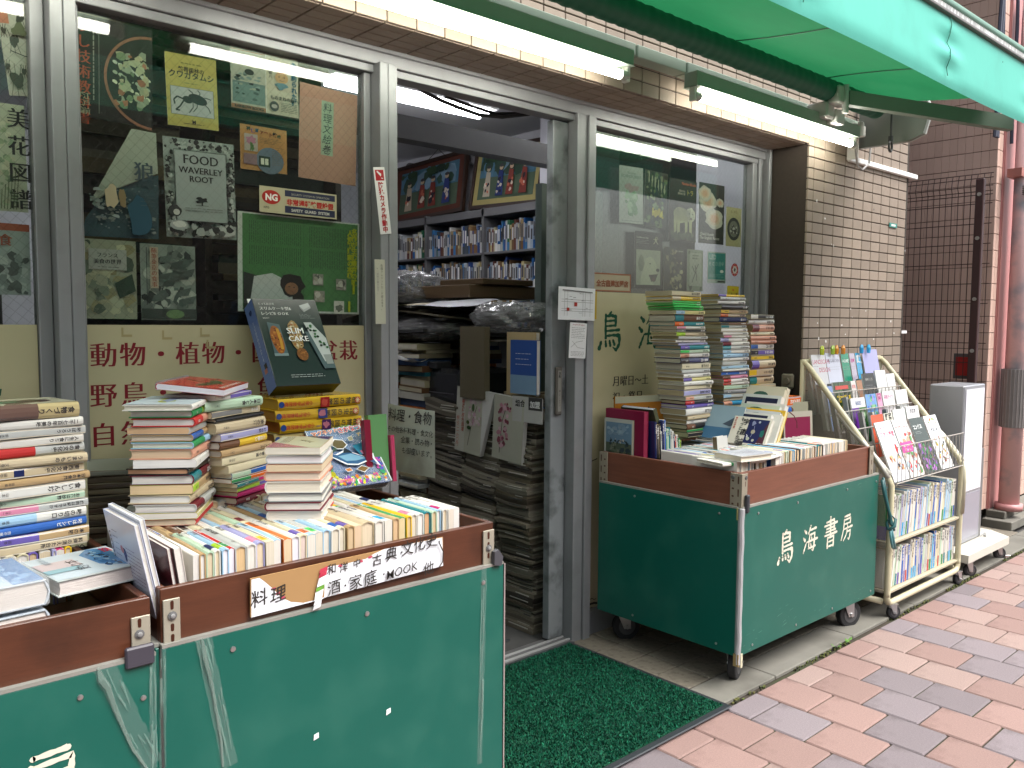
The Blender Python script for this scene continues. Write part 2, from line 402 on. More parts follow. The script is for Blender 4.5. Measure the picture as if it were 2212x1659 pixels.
# door mats
mat('turf', attr=True, rough=.75, spec=.3)
def doormat(x0, x1, y0, y1, z, label, n):
    t = thing('door_mat', label, 'mat', (x0, y0, z))
    b = MB(); b.bbox(x0-.022, x1+.022, y0-.022, y1+.02, z, z+.006, .003, (.03, .035, .04)); b.build('rubber_border', mat('dark_metal'), t)
    b = MB(); b.box(x0, x1, y0, y1, z+.001, z+.009, hx('0a5a3c', .5))
    rr = random.Random(3); c1 = hx('157a58', .6); c2 = hx('0b5c46', .6); c3 = hx('073f30', .6)
    for i in range(n):
        x = rr.uniform(x0, x1-.006); y = rr.uniform(y0, y1-.006); a = rr.uniform(0, 6.3); s = rr.uniform(.002, .005); h = rr.uniform(.004, .010)
        dx, dy = math.cos(a)*s, math.sin(a)*s; ex, ey = rr.uniform(-.004, .004), rr.uniform(-.004, .004)
        b.add([(x-dx, y-dy, z+.008), (x+dx, y+dy, z+.008), (x+ex, y+ey, z+.008+h)], [(0, 1, 2)], jit(rr.choice((c1, c2, c2, c3, c1)), .3, rr))
    b.build('pile', mat('turf'), t)
    return t
doormat(1.10, 2.28, 1.50, 2.19, .009, 'green turf door mat with a dark rubber border outside the shop door', 60000)
doormat(1.40, 2.12, 2.40, 3.3, .007, 'dark green mat on the shop floor just inside the sliding door', 6000)
# ================================================================== BUILDINGS
SO = 2.078     # soffit height
# --- tiled pillar right of the shop window
pil = thing('tiled_pillar', 'beige tiled pillar at the far end of the shopfront', 'pillar', (3.65, 2.02, 0))
b = MB(); b.box(3.655, 4.735, 2.024, 2.32, 0, 5.2); b.box(4.56, 4.735, 2.32, 4.4, 0, 5.2); b.build('mortar_core', mat('mortar'), pil)
TW, TH = .1003, .0494
tm_ = MB(); tm_.bbox(0, TW-.004, -.006, .004, 0, TH-.0045, .0016); o_ = tm_.build('tile', mat('tile')); TM = o_.data; bpy.data.objects.remove(o_)
tm_ = MB(); tm_.bbox(0, TW*.5-.003, -.006, .004, 0, TH-.0045, .0016); o_ = tm_.build('tileh', mat('tile')); TMH = o_.data; bpy.data.objects.remove(o_)
Z0 = 2.073-TH*40
n = 0; restb = MB()
for r in range(0, 62):
    z = Z0+TH*r
    for c in range(-1, 11):
        x = 3.702+TW*c; half = False
        if c == -1: x = 3.652; half = True
        if x+TW > 4.80: continue
        vis = 15 <= r <= 45
        if vis and n < 240:
            link('tile', TMH if half else TM, pil, loc=(x-3.65, 2.018-2.02+.006, z)); n += 1
        else: restb.bbox(x, x+(TW*.5-.003 if half else TW-.004), 2.018, 2.028, z, z+TH-.0045, .0016)
    for c in range(2):
        y = 2.020+TW*c*1.1; w = TW*1.1-.004
        if 12 <= r < 40 and n < 299:
            link('tile', TM, pil, loc=(3.65, y-2.02+w, z), rot=(0, 0, rad(-90))).scale.x = 1.1; n += 1
        elif r < 40: restb.bbox(3.644, 3.655, y, y+w, z, z+TH-.0045, .0016)
restb.build('tile', mat('tile'), pil, kind='stuff')
# --- lintel with tiled soffit and tiled front
lin = thing('tiled_lintel', 'brown tiled lintel and soffit over the shop windows', 'lintel', (0, 2.02, SO))
b = MB(); b.box(-3, 3.655, 2.024, 2.245, SO+.006, 5.2); b.build('mortar_core', mat('mortar'), lin)
n = 0; restb = MB()
for c in range(0, 66):
    x = 3.652-TW*(c+1); show = c < 33
    for j in range(4):          # soffit tiles
        y = 2.030+TH*j
        if show and n < 132: link('tile', TM, lin, loc=(x, y-2.02+TH, .006), rot=(rad(90), 0, 0)); n += 1
        else: restb.bbox(x, x+TW-.004, y, y+TH-.0045, SO, SO+.01, .0016)
    for r in range(0, 60):
        z = SO+.002+TH*r
        if show and c >= 0 and r < 5 and n < 297: link('tile', TM, lin, loc=(x, .004, z-SO)); n += 1
        else: restb.bbox(x, x+TW-.004, 2.018, 2.028, z, z+TH-.0045, .0016)
restb.build('tile', mat('tile'), lin, kind='stuff')
# --- shop interior shell
b = MB()
b.box(-3.0, -2.9, 2.3, 7.5, 0, 2.7); b.box(-3, 4.55, 7.4, 7.5, 0, 2.7); b.box(4.47, 4.55, 2.3, 7.5, 0, 2.7)
g = b.build('shop_wall', mat('white_wall')); g['kind'] = 'structure'
b = MB(); b.box(-3, 4.56, 2.33, 7.5, 2.7, 2.8); g = b.build('shop_ceiling', mat('ceil')); g['kind'] = 'structure'
b = MB(); b.box(-3, 4.3, 2.246, 2.45, 2.092, 2.70); g = b.build('window_beam', mat('white_wall')); g['kind'] = 'structure'
b = MB(); b.box(1.2, 4.0, 3.40, 3.50, 2.125, 2.235, (.11, .11, .105)); g = b.build('ceiling_beam', mat('paint')); g['kind'] = 'structure'
# upper storeys of the shop (above the awning) as a closed block
b = MB(); b.box(-3, 4.72, 2.05, 7.5, 5.2, 9); tag(b.build('shop_upper_floor', mat('tile_plain', color=hx('8a7866', .6), rough=.8, noise=.1)), 'plain beige upper storeys of the bookshop building above the awning', 'building')
# --- neighbouring pink tiled building
NX = 5.6
nb = thing('pink_tiled_building', 'pink tiled neighbouring building beyond the mesh fence', 'building', (NX, 1.87, 0))
b = MB(); b.box(NX+.006, 12, 1.876, 8, .1, 9); b.box(NX+.12, 12, 1.99, 8, 0, .1); b.build('mortar_core', mat('mortar'), nb)
tm_ = MB(); tm_.bbox(-.006, .004, 0, .0445, 0, .0965, .0012); o_ = tm_.build('pt', mat('pink_tile')); PT = o_.data; bpy.data.objects.remove(o_)
n = 0; restb = MB()
for r in range(0, 60):
    z = .105+.1*r
    for c in range(0, 90):
        y = 1.872+.046*c
        if 8 <= r <= 23 and c < 12 and n < 200: link('tile', PT, nb, loc=(.006, y-1.87, z)); n += 1
        elif c < 30: restb.bbox(NX, NX+.01, y, y+.0445, z, z+.0965, .0012)
    xs = [(NX+.001, NX+.04), (NX+.043, NX+.085)]
    for x0, x1 in xs: restb.bbox(x0, x1, 1.870, 1.88, z, z+.0965, .0012)
    x = NX+.30
    while x < 9: restb.bbox(x, x+.046, 1.870, 1.88, z, z+.0965, .0012); x += .048
restb.build('tile', mat('pink_tile'), nb, kind='stuff')
b = MB(); b.box(NX+.086, NX+.29, 1.862, 1.874, .1, 9, hx('c98a88', .8)); b.box(NX+.09, NX+.10, 1.857, 1.863, .1, 9, hx('b07a72', .8)); b.build('pilaster', mat('paint'), nb)
b = MB(); b.bbox(NX+.02, 12, 1.70, 1.868, 0, .055, .004); b.bbox(NX+.08, 12, 1.76, 1.868, .056, .10, .004); tag(b.build('entrance_step', mat('concrete')), 'pale concrete step at the foot of the pink tiled building', 'step')
b = MB(); b.box(NX+.42, NX+.6, 1.855, 1.868, .75, 1.25, (.8, .8, .78)); b.build('notice_board', mat('print'), nb)
# downpipe with flaking pink paint
mat('flaking', color=hx('dcb6b4', .9), rough=.5, noise=.04, dark=hx('8a98a2', .85), dscale=4.2, damt=1.0)
dp = thing('downpipe', 'thick downpipe with pink paint flaking off grey metal', 'pipe', (NX+.2, 1.79, .1))
px_, py_ = NX+.19, 1.775
b = MB(); b.tube([(px_, py_, .1), (px_, py_, 3.2)], .058, 24); b.build('pipe', mat('flaking'), dp, smooth=True)
b = MB(); b.tube([(px_, py_, .101), (px_, py_, .14)], .078, 24, hx('cf9392', .8)); b.build('flange', mat('paint'), dp, smooth=True)
b = MB()
b.tube([(px_, py_, .62), (px_, py_, .98)], .0735, 24, hx('94908e', .7))
for k in range(24):
    a = 2*math.pi*k/24; b.tube([(px_+.074*math.cos(a), py_+.074*math.sin(a), .62), (px_+.074*math.cos(a), py_+.074*math.sin(a), .98)], .003, 4, hx('a8a4a2', .7))
b.build('wire_sleeve', mat('dark_metal'), dp)
b = MB(); b.box(px_-.13, px_-.02, py_-.02, py_+.06, 2.14, 2.19, hx('b9776c', .7)); b.tube([(px_-.09, py_-.05, 2.10), (px_-.09, py_-.05, 2.17)], .012, 8, (.5, .52, .55)); b.build('bracket', mat('paint'), dp)
b = MB()
for k in range(5): b.tube([(px_-.09, py_-.05, 2.085-.012*k), (px_-.09, py_-.05, 2.08-.012*k)], [.032, .036], 10, (.13, .13, .13))
b.build('black_tape_ball', mat('paint'), dp)
# cables high on the pink building
b = MB(); 
for k, (x, r) in enumerate(((5.45, .012), (5.47, .012), (5.72, .010), (5.50, .008))):
    b.tube([(x+.01*math.sin(i*.9+k), 1.84, 2.35+.1*i) for i in range(14)], r, 6, (.03, .035, .06))
b.tube([(5.9+.10*math.cos(a/10*6.28), 1.8, 2.72+.09*math.sin(a/10*6.28)) for a in range(9)], .007, 6, (.05, .04, .05))
tag(b.build('cable_bundle', mat('paint')), 'dark cables hanging down the pink building above the awning', 'cables')
# --- mesh fence
fe = thing('mesh_fence', 'brown wire mesh fence panel closing the gap beside the pink building', 'fence', (5.3, 1.82, 0))
fb = hx('4a302c', .55)
yy = [1.80+.0345*k for k in range(34)]
for y in yy:
    b = MB(); b.tube([(5.30, y, .1), (5.30, y, 2.02), (5.285, y, 2.05), (5.30, y, 2.115), (5.315, y+.003, 2.122)], .0022, 5, fb); b.build('wire', mat('dark_metal'), fe)
for z in [2.12, 2.095, 2.05, 2.02, 2.0]+[1.95-.115*k for k in range(16)]:
    b = MB(); b.tube([(5.297, 1.785, z), (5.297, 3.0, z)], .0026, 5, fb); b.build('wire', mat('dark_metal'), fe)
b = MB(); b.bbox(5.27, 5.305, 1.825, 1.87, 0, 2.09, .004, hx('4a2f30', .7)); b.build('post', mat('paint'), fe)
b = MB()
for z in (2.0, 1.75, 1.4, 1.1): b.tube([(5.262, 1.847, z), (5.272, 1.847, z)], .011, 10)
b.build('bolt_head', mat('steel'), fe)
b = MB(); b.box(5.335, 5.36, 1.86, 1.97, .93, 1.08, (.09, .08, .08)); b.box(5.328, 5.336, 1.875, 1.955, .95, 1.06, hx('b32a26', .8)); tag(b.build('red_sign_box', mat('print')), 'small red sign in a dark frame behind the mesh fence', 'sign')
# --- added unseen building opposite, keeps bright sky out of the glass reflections
ob_ = thing('added_opposite_building', 'invented grey building across the street, added to darken reflections in the shop glass', 'building', (0, -5.2, 0))
b = MB(); b.box(-14, 9, -9, -5.2, 0, 5.0, (.16, .16, .16)); b.build('wall', mat('paint'), ob_)
for i in range(-6, 4):
    for z in (.8, 3.2): b = MB(); b.box(i*2, i*2+1.3, -5.2, -5.17, z, z+1.5, (.05, .06, .07)); b.build('window', mat('print_gloss'), ob_)
# ================================================================== SHOPFRONT FRAME
sf = thing('shopfront_frame', 'grey aluminium frame of the shop windows and sliding door', 'window frame', (0, 2.2, 0))
def fr(name, x0, x1, y0, y1, z0, z1, m='alu', bv=.002, kind=None):
    b = MB(); b.bbox(x0, x1, y0, y1, z0, z1, bv); return b.build(name, mat(m), sf)
fr('header', -3, 3.645, 2.225, 2.30, 2.030, 2.084); fr('header_lip', -3, 3.645, 2.215, 2.226, 2.066, 2.080)
fr('header_lip', -3, 3.645, 2.236, 2.30, 2.006, 2.029)
for a, c in ((.537, .566), (.567, .595)): fr('mullion', a, c, 2.20, 2.30, .02, 2.032)
for a, c in ((1.437, 1.466), (1.467, 1.50)): fr('mullion', a, c, 2.20, 2.30, .02, 2.032)
fr('mullion', .505, .536, 2.245, 2.29, .02, 2.005); fr('mullion', .596, .612, 2.25, 2.29, .02, 2.005); fr('mullion', 1.412, 1.436, 2.25, 2.29, .02, 2.005)
fr('door_jamb', 2.318, 2.37, 2.215, 2.30, .0, 2.03, 'alu'); fr('door_jamb', 2.371, 2.41, 2.205, 2.30, .0, 2.03)
fr('mullion', 3.535, 3.570, 2.235, 2.29, .02, 2.005); fr('mullion', 3.575, 3.598, 2.225, 2.30, .0, 2.03); fr('mullion', 3.62, 3.642, 2.20, 2.30, .0, 2.075)
b = MB(); b.box(3.598, 3.62, 2.26, 2.30, 0, 2.03, (.01, .01, .01)); b.build('gasket', mat('paint'), sf)
for x0, x1 in ((-3, .505), (.612, 1.412), (2.41, 3.535)): fr('sill', x0, x1, 2.225, 2.30, .003, .095, 'alu')
b = MB(); b.box(1.50, 2.318, 2.20, 2.30, -.001, .012, (.12, .12, .12)); b.box(1.5, 2.318, 2.225, 2.232, .012, .018, (.4, .4, .4)); b.box(1.5, 2.318, 2.26, 2.267, .012, .018, (.4, .4, .4)); b.build('threshold', mat('dark_metal'), sf)
# glass
for nm, x0, x1 in (('pane', -3, .505), ('pane', .612, 1.412), ('pane', 2.41, 3.535)):
    b = MB(); b.box(x0, x1, 2.268, 2.273, .095, 2.006); b.build('pane', mat('wired_glass'), sf)
# cream film boards on the lower glass, with lettering
def board(x0, x1, z1, zs=.095):
    b = MB(); b.box(x0, x1, 2.258, 2.2665, zs, z1); return b.build('cream_board', mat('cream'), sf)
for args in ((-3, .503, 1.236), (.613, 1.411, 1.236), (2.412, 3.533, 1.372)): board(*args)
red = hx('7c1220', .85); grn = hx('0d5a42', .7)
def chars(parent, items, y, m='print', o0=(0, 0)):
    "each painted character is an object of its own"
    for ch, x, z, sz, col, st in items:
        if ch == ' ': continue
        b = MB(); s = Surf(b, (0, y, 0), (1, 0, 0), (0, 0, 1), 1, 1)
        if st == 'stroke': brush(s, ch, x, z, sz, col)
        else: s.text(ch, x, z, sz, col, st)
        b.build('character', mat(m), parent)
def zx(px, py): p = P(px, py, Y=2.258); return (p.x-.613)/.798, (p.z-.095)/1.141
for row, y0, it in ((0, 793, '動物・植物・園芸・盆栽'), (1, 881, '野鳥・昆虫・魚・動'), (2, 967, '自然科学・地学')):
    a = P(194, y0-4, Y=2.258); sp_ = .0705 if row == 0 else .0735
    chars(sf, [(ch, a.x+sp_*i, a.z, .066, red, 'mincho') for i, ch in enumerate(it) if a.x+sp_*i < 1.36], 2.2578)
LATER = [('書', .288, .985, .14, grn, 'brush'), ('房', .288, .77, .14, grn, 'brush')]; chars(sf, LATER, 2.2578)
# brush characters as strokes on a unit square (x right, y up): polyline with widths
BRUSH = {
 '鳥': [[(.52, .98, .05), (.45, .90, .07)], [(.33, .90, .07), (.32, .70, .06), (.33, .36, .07)], [(.33, .88, .05), (.55, .90, .06), (.70, .87, .08), (.69, .66, .06)],
       [(.36, .76, .04), (.66, .78, .05)], [(.36, .64, .04), (.68, .66, .05)], [(.33, .52, .04), (.82, .55, .06)], [(.33, .40, .05), (.60, .42, .05), (.84, .41, .09), (.83, .20, .07), (.72, .05, .07), (.60, .12, .03)],
       [(.16, .24, .07), (.10, .10, .09)], [(.33, .26, .06), (.34, .17, .07)], [(.47, .27, .06), (.50, .18, .07)], [(.60, .29, .06), (.65, .20, .07)]],
 '海': [[(.12, .86, .06), (.22, .78, .09)], [(.05, .60, .06), (.15, .52, .09)], [(.06, .10, .05), (.12, .20, .07), (.24, .42, .04)], [(.52, .97, .07), (.42, .78, .05), (.34, .70, .03)],
       [(.46, .82, .05), (.88, .86, .07)], [(.46, .68, .06), (.40, .30, .06), (.42, .22, .06)], [(.46, .66, .05), (.80, .69, .07), (.76, .30, .07), (.70, .08, .06), (.62, .14, .03)], [(.28, .44, .05), (.98, .48, .07)],
       [(.56, .60, .05), (.60, .52, .06)], [(.52, .36, .05), (.56, .28, .06)], [(.38, .20, .05), (.84, .24, .06)]],
 '書': [[(.22, .86, .05), (.72, .90, .07), (.72, .62, .05)], [(.08, .75, .05), (.92, .79, .07)], [(.22, .64, .05), (.74, .67, .06)], [(.18, .54, .04), (.80, .57, .06)], [(.47, 1.0, .07), (.48, .42, .07)],
       [(.10, .43, .05), (.90, .46, .07)], [(.30, .34, .06), (.29, .02, .07)], [(.30, .34, .05), (.70, .36, .07), (.68, .04, .07)], [(.33, .20, .04), (.66, .22, .05)], [(.32, .05, .05), (.68, .06, .06)]],
 '房': [[(.30, .95, .06), (.72, .98, .07)], [(.26, .82, .05), (.78, .86, .07), (.76, .66, .06)], [(.28, .66, .05), (.76, .68, .05)], [(.27, .84, .06), (.24, .50, .06), (.06, .08, .05)], [(.52, .60, .06), (.55, .54, .06)],
       [(.26, .47, .05), (.92, .52, .07)], [(.54, .48, .06), (.44, .22, .06), (.24, .03, .04)], [(.48, .34, .05), (.78, .37, .07), (.74, .12, .07), (.66, .02, .06), (.58, .08, .03)]],
}
def brush(s, ch, u, v, sz, col, shear=0, k=1):
    "u,v lower-left corner; sz metres"
    for st in BRUSH[ch]:
        pts = []
        for (x, y, w), (x2, y2, w2) in zip(st, st[1:]):
            for i in range(6):
                t = i/6; pts.append((x+(x2-x)*t, y+(y2-y)*t, w+(w2-w)*t))
        pts.append(st[-1]); L = []; Rr = []
        for i, (x, y, w) in enumerate(pts):
            a = pts[max(0, i-1)]; c = pts[min(len(pts)-1, i+1)]; d = Vector((c[0]-a[0], c[1]-a[1])).normalized(); q = Vector((-d.y, d.x))*w*.62*(1+.18*math.sin(i*1.3+x*9))
            L.append((x+q.x, y+q.y)); Rr.append((x-q.x, y-q.y))
        k0 = s.k
        for i in range(len(pts)-1):
            s.uv([(u+a*sz/s.w, v+(c+shear*a)*sz/s.h) for a, c in (Rr[i], Rr[i+1], L[i+1], L[i])], col); s.k -= 1
        for e in (0, -1):
            x, y, w = pts[e]; s.blob(u+x*sz/s.w, v+(y+shear*x)*sz/s.h, w*.66*sz/s.w, w*.66*sz/s.h, col, n=8, rough=.15)
        s.k = k0+.3
b = MB(); s = Surf(b, (2.412, 2.2578, .095), (1, 0, 0), (0, 0, 1), 1.121, 1.277)
p = P(1288, 762, Y=2.258); q = P(1287, 672, Y=2.258)
s.o = Vector((0, 2.2578, 0)); s.w = s.h = 1
a_ = P(1323, 833, Y=2.258); c_ = P(1323, 868, Y=2.258)
chars(sf, [('鳥', p.x, p.z, q.z-p.z, grn, 'stroke'), ('海', p.x+.255, p.z, q.z-p.z, grn, 'stroke')]+[(ch, a_.x+.046*i, a_.z, .046, K, 'mincho') for i, ch in enumerate('月曜日〜土')]+[(ch, c_.x+.049*i, c_.z, .046, K, 'mincho') for i, ch in enumerate('祝・祭日')], 2.2578)
# cracks and a patch of old tape
def jag(px0, py0, px1, py1, w, n=9):
    pts = []
    for i in range(n): 
        t = i/(n-1); pp = P(px0+(px1-px0)*t, py0+(py1-py0)*t+R.uniform(-2, 2), Y=2.258); pts.append((pp.x, pp.z))
    s.line(pts, w, (.02, .02, .015))
jag(1256, 1003, 1290, 992, .004); jag(1265, 1298, 1288, 1292, .003); jag(1264, 1310, 1290, 1300, .009); jag(1256, 1322, 1288, 1310, .002)
pp = P(1262, 860, Y=2.258); s.blob(pp.x+.028, pp.z+.01, .026, .05, hx('c9b98a', .72), rough=.05)
b.build('crack', mat('print'), sf)
# old tape marks over the middle cream board
b = MB(); s = Surf(b, (0, 2.2577, 0), (1, 0, 0), (0, 0, 1), 1, 1)
for x, y, L in ((262, 716, 1), (350, 722, 0), (432, 716, 1), (446, 742, 1), (616, 742, 1)):
    pp = P(x, y, Y=2.258); c = hx('b3a678', .75); s.rect(pp.x, pp.z-.012, pp.x+.005, pp.z+.01, c); s.rect(pp.x, pp.z-.014, pp.x+.026, pp.z-.008, c)
b.build('tape_mark', mat('print'), sf)
# --- sliding door leaf, pushed open
dr = thing('sliding_door', 'aluminium sliding door leaf standing open behind its jamb', 'door', (2.24, 2.3, 0))
b = MB(); b.bbox(2.236, 2.316, 2.262, 2.298, .02, 2.0, .003); b.build('stile', mat('alu_worn'), dr)
b = MB(); b.box(2.316, 3.0, 2.304, 2.31, .1, 2.0); b.build('pane', mat('wired_glass'), dr)
b = MB(); b.bbox(2.316, 3.02, 2.30, 2.32, .02, .11, .002); b.build('bottom_rail', mat('alu'), dr)
b = MB(); z0, z1 = P(1202, 897, Y=2.258).z, P(1202, 792, Y=2.258).z
b.bbox(2.252, 2.284, 2.247, 2.262, z0, z1, .005, (.09, .08, .07)); s = Surf(b, (2.256, 2.2468, z0), (1, 0, 0), (0, 0, 1), .024, z1-z0)
s.rect(.12, .08, .88, .92, (.2, .19, .17)); s.text('自動', .5, .90, .013, (.02, .02, .02), 'bold', vert=True); s.text('押してください', .5, .52, .009, (.03, .03, .03), vert=True); b.build('touch_plate', mat('print'), dr)
# ================================================================== LAMPS AND AWNING
mint = hx('aebfb0', .72)
mat('tube_on', color=(.9, .9, .85), emit=(1, .96, .84), estr=14); mat('tube_in', color=(.9, .9, .9), emit=(.97, .97, 1), estr=15)
def lamp(x0, x1, y, z, label):
    t = thing('fluorescent_lamp', label, 'lamp', (x0, y, z), group='tube lamps under the awning')
    b = MB(); b.bbox(x0, x1, y-.028, y+.032, z, z+.055, .003, mint); b.poly([(x0, y-.034, z-.001), (x1, y-.034, z-.001), (x1, y+.036, z-.001), (x0, y+.036, z-.001)], mint); b.build('housing', mat('paint'), t)
    b = MB(); b.tube([(x0+.045, y-.004, z-.030), (x1-.045, y-.004, z-.030)], .0150, 14); b.build('tube', mat('tube_on'), t, smooth=True)
    for xe, sg in ((x0+.012, 1), (x1-.012, -1)):
        b = MB(); b.bbox(xe-.008, xe+.008, y-.016, y+.012, z-.05, z+.002, .003, (.7, .7, .66)); b.tube([(xe, y-.004, z-.030), (xe+sg*.034, y-.004, z-.030)], .0165, 12, (.45, .45, .43)); b.build('tube_holder', mat('paint'), t)
    return t
LY = 1.915
lamp(.98, 2.245, LY, 2.112, 'lit fluorescent tube lamp over the sliding door and the middle window')
lamp(2.60, 3.875, LY, 2.118, 'lit fluorescent tube lamp above the window with the tiger poster')
lamp(-.42, .84, LY, 2.112, 'lit fluorescent tube lamp over the window with the insect poster')
b = MB()
for x0, x1 in ((-1.5, .7), (.71, 2.33), (2.34, 2.62), (2.63, 4.05)): b.bbox(x0, x1, 1.952, 2.012, 2.178, 2.222, .003, mint)
ra = thing('awning', 'green retractable awning over the shopfront with a turquoise front valance', 'awning', (2.5, 1.9, 2.2))
b.build('back_rail', mat('paint'), ra)
mat('awning_cloth', color=hx('2c8a58', .50), rough=.8, noise=.10, nscale=5, nstretch=(1, 3, 1), trans=.6, bump=.2, bscale=9)
mat('valance_cloth', color=hx('5fcdb9', .84), rough=.55, noise=.03, nscale=3, dark=hx('2c7a62', .6), dscale=6, damt=.12, bump=.6, bscale=9)
def roller(r0=.046):
    b = MB(); pts = []; rs = []
    x = -1.5
    while x < 3.98: pts.append((x, 1.86, 2.262)); rs.append(r0+.0012*math.sin(x*120)+.0008*math.sin(x*67)); x += .012
    b.tube(pts, rs, 18); return b
roller().build('roller', mat('roller_cloth', color=hx('1c7358', .62), rough=.6), ra, smooth=True)
# sloping cloth, sagging a little between the seams
VY, VZ0, VZ1 = 1.15, 2.040, 2.254
b = MB(); nx, ny = 110, 12; v = []; f = []
for i in range(nx+1):
    x = -1.5+(4.02+1.5)*i/nx
    for j in range(ny+1):
        t = j/ny; v.append((x+.0*t, 1.86+(VY+.02-1.86)*t, 2.305+(VZ1-.035-2.305)*t+.012*math.sin(x*4.1+t*2)*math.sin(math.pi*t)))
for i in range(nx):
    for j in range(ny): a = i*(ny+1)+j; f.append((a, a+1, a+ny+2, a+ny+1))
b.add(v, f); b.build('cloth', mat('awning_cloth'), ra, smooth=True)
for x in (1.25, 2.0, 2.75, 3.45):
    b = MB(); b.tube([(x, 1.86+(VY-1.86)*t/8, 2.300+(VZ1-.035-2.305)*t/8+.012*math.sin(x*4.1+t/4)*math.sin(math.pi*t/8)) for t in range(9)], .0022, 5, hx('1b5a40', .6))
    b.build('seam', mat('paint'), ra)
b = MB(); nx, nz = 220, 14; v = []; f = []
for i in range(nx+1):
    x = -1.5+(5.2+1.5)*i/nx
    for j in range(nz+1):
        t = j/nz
        pk = sum(.012*math.exp(-((x-c)/.09)**2)*math.sin(t*14+c) for c in (1.2, 2.02, 2.95, 3.8))
        v.append((x, VY-.006*math.sin(x*3.3)*t+pk*(1-abs(2*t-1))+.10*(max(0, t-.82)**1.4)-.0*t, VZ1+(VZ0-VZ1)*t))
for i in range(nx):
    for j in range(nz): a = i*(nz+1)+j; f.append((a, a+1, a+nz+2, a+nz+1))
b.add(v, f); b.build('valance', mat('valance_cloth'), ra, smooth=True)
for x in (2.02, 2.95, 3.8):
    b = MB(); b.tube([(x+.004*math.sin(k), VY-.006*math.sin(x*3.3)*k/8-.004+.012*math.sin(k/8*14+x)*(1-abs(k/4-1)), VZ1+(VZ0-VZ1)*k/8) for k in range(8)], .0016, 4, hx('3d9c86', .7))
    b.build('seam', mat('paint'), ra)
b = MB(); b.bbox(-1.5, 5.2, VY-.012, VY+.045, VZ1+.002, VZ1+.012, .002, (.16, .15, .14)); b.box(-1.5, 5.2, VY+.02, VY+.04, VZ1+.012, VZ1+.045, (.3, .28, .27))
x = 1.6
rr = random.Random(2)
while x < 5.0:
    b.tube([(x, VY+.012, VZ1+.014), (x+.004, VY+.012, VZ1+.043)], .0045, 5, jit((.7, .7, .68), .25, rr)); x += .0135
b.build('ribbed_gap', mat('paint'), ra)
b = MB(); b.tube([(-1.5, VY+.02, VZ1+.056), (5.2, VY+.02, VZ1+.056)], .016, 12, hx('7fb09a', .6)); b.build('front_bar', mat('paint'), ra, smooth=True)
# folding arm at the far end
b = MB(); A0 = Vector((3.57, 1.80, 2.226)); A1 = Vector((4.12, 1.33, 2.128))
d = (A1-A0).normalized(); w = d.cross(Vector((0, 0, 1))).normalized()*.02; u = Vector((0, 0, .030))
b.prism([A0-w-u, A0+w-u, A0+w+u, A0-w+u], A1-A0, hx('7f8f80', .62)); b.build('folding_arm', mat('paint'), ra)
b = MB(); b.bbox(3.50, 3.60, 1.80, 1.86, 2.20, 2.275, .006, (.42, .43, .40)); b.bbox(3.49, 3.56, 1.85, 1.95, 2.145, 2.215, .008, (.5, .5, .48)); b.tube([(3.55, 1.80, 2.16), (3.55, 1.80, 2.28)], .014, 10, (.4, .4, .38)); b.bbox(3.56, 3.63, 1.84, 1.92, 2.13, 2.19, .004, (.62, .63, .6)); b.build('arm_bracket', mat('paint'), ra)
b = MB(); b.bbox(3.90, 4.02, 1.93, 2.0, 2.15, 2.20, .003, (.55, .55, .5)); b.bbox(3.93, 3.97, 1.915, 1.93, 2.14, 2.21, .003, (.6, .6, .55)); b.build('rail_clamp', mat('paint'), ra)
# end cover and crank hook
b = MB(); prof = [(1.70, 2.34), (1.66, 2.25), (1.69, 2.14), (1.76, 2.115), (2.0, 2.115), (2.0, 2.34)]
b.prism([(4.09, y, z) for y, z in prof], (.025, 0, 0), hx('8f958c', .6)); b.prism([(4.115, y, z) for y, z in prof], (.012, 0, 0), hx('c6cac4', .8)); b.build('end_cover', mat('paint'), ra)
b = MB(); b.tube([(4.0, 1.80, 2.23), (4.0, 1.80, 2.125)], .005, 6, (.03, .03, .03)); b.tube([(4.0, 1.80, 2.13), (4.0, 1.80, 2.105)], .012, 8, (.03, .03, .03))
b.tube([(4.0+.016*math.sin(a), 1.80, 2.083-.024*math.cos(a)) for a in [k*6.28/12 for k in range(12)]], .0055, 6, (.03, .03, .03), closed=True); b.build('crank_hook', mat('paint'), ra)
b = MB(); b.bbox(4.02, 4.80, 2.0, 2.020, 2.045, 2.072, .004, (.8, .8, .78)); tag(b.build('cable_cover', mat('paint')), 'white plastic cable duct fixed across the tiled pillar', 'cable duct')
b = MB(); b.tube([(3.98, 1.97, 2.16), (3.985, 1.96, 2.08), (4.03, 1.97, 2.02), (4.10, 1.98, 2.01), (4.17, 1.98, 2.05), (4.18, 1.98, 2.13)], .005, 6, (.35, .34, .33)); tag(b.build('loose_cable', mat('paint')), 'loop of grey cable hanging below the awning end', 'cable')
b = MB(); b.bbox(4.008, 4.016, 1.96, 2.016, 2.05, 2.17, .002, (.7, .68, .64)); tag(b.build('wall_bracket', mat('paint')), 'small steel bracket on the pillar beside the cable duct', 'bracket')
pp = P(1920, 490, Y=2.016); b = MB(); b.box(pp.x, pp.x+.09, 2.012, 2.016, pp.z, pp.z+.022, hx('4f9f95', .7)); b.box(pp.x+.02, pp.x+.07, 2.0113, 2.012, pp.z+.006, pp.z+.016, (.75, .8, .75)); tag(b.build('pillar_plate', mat('print')), 'tiny green number plate on the tiled pillar', 'plate')
b = MB(); pp = P(1703, 823, X=3.643)
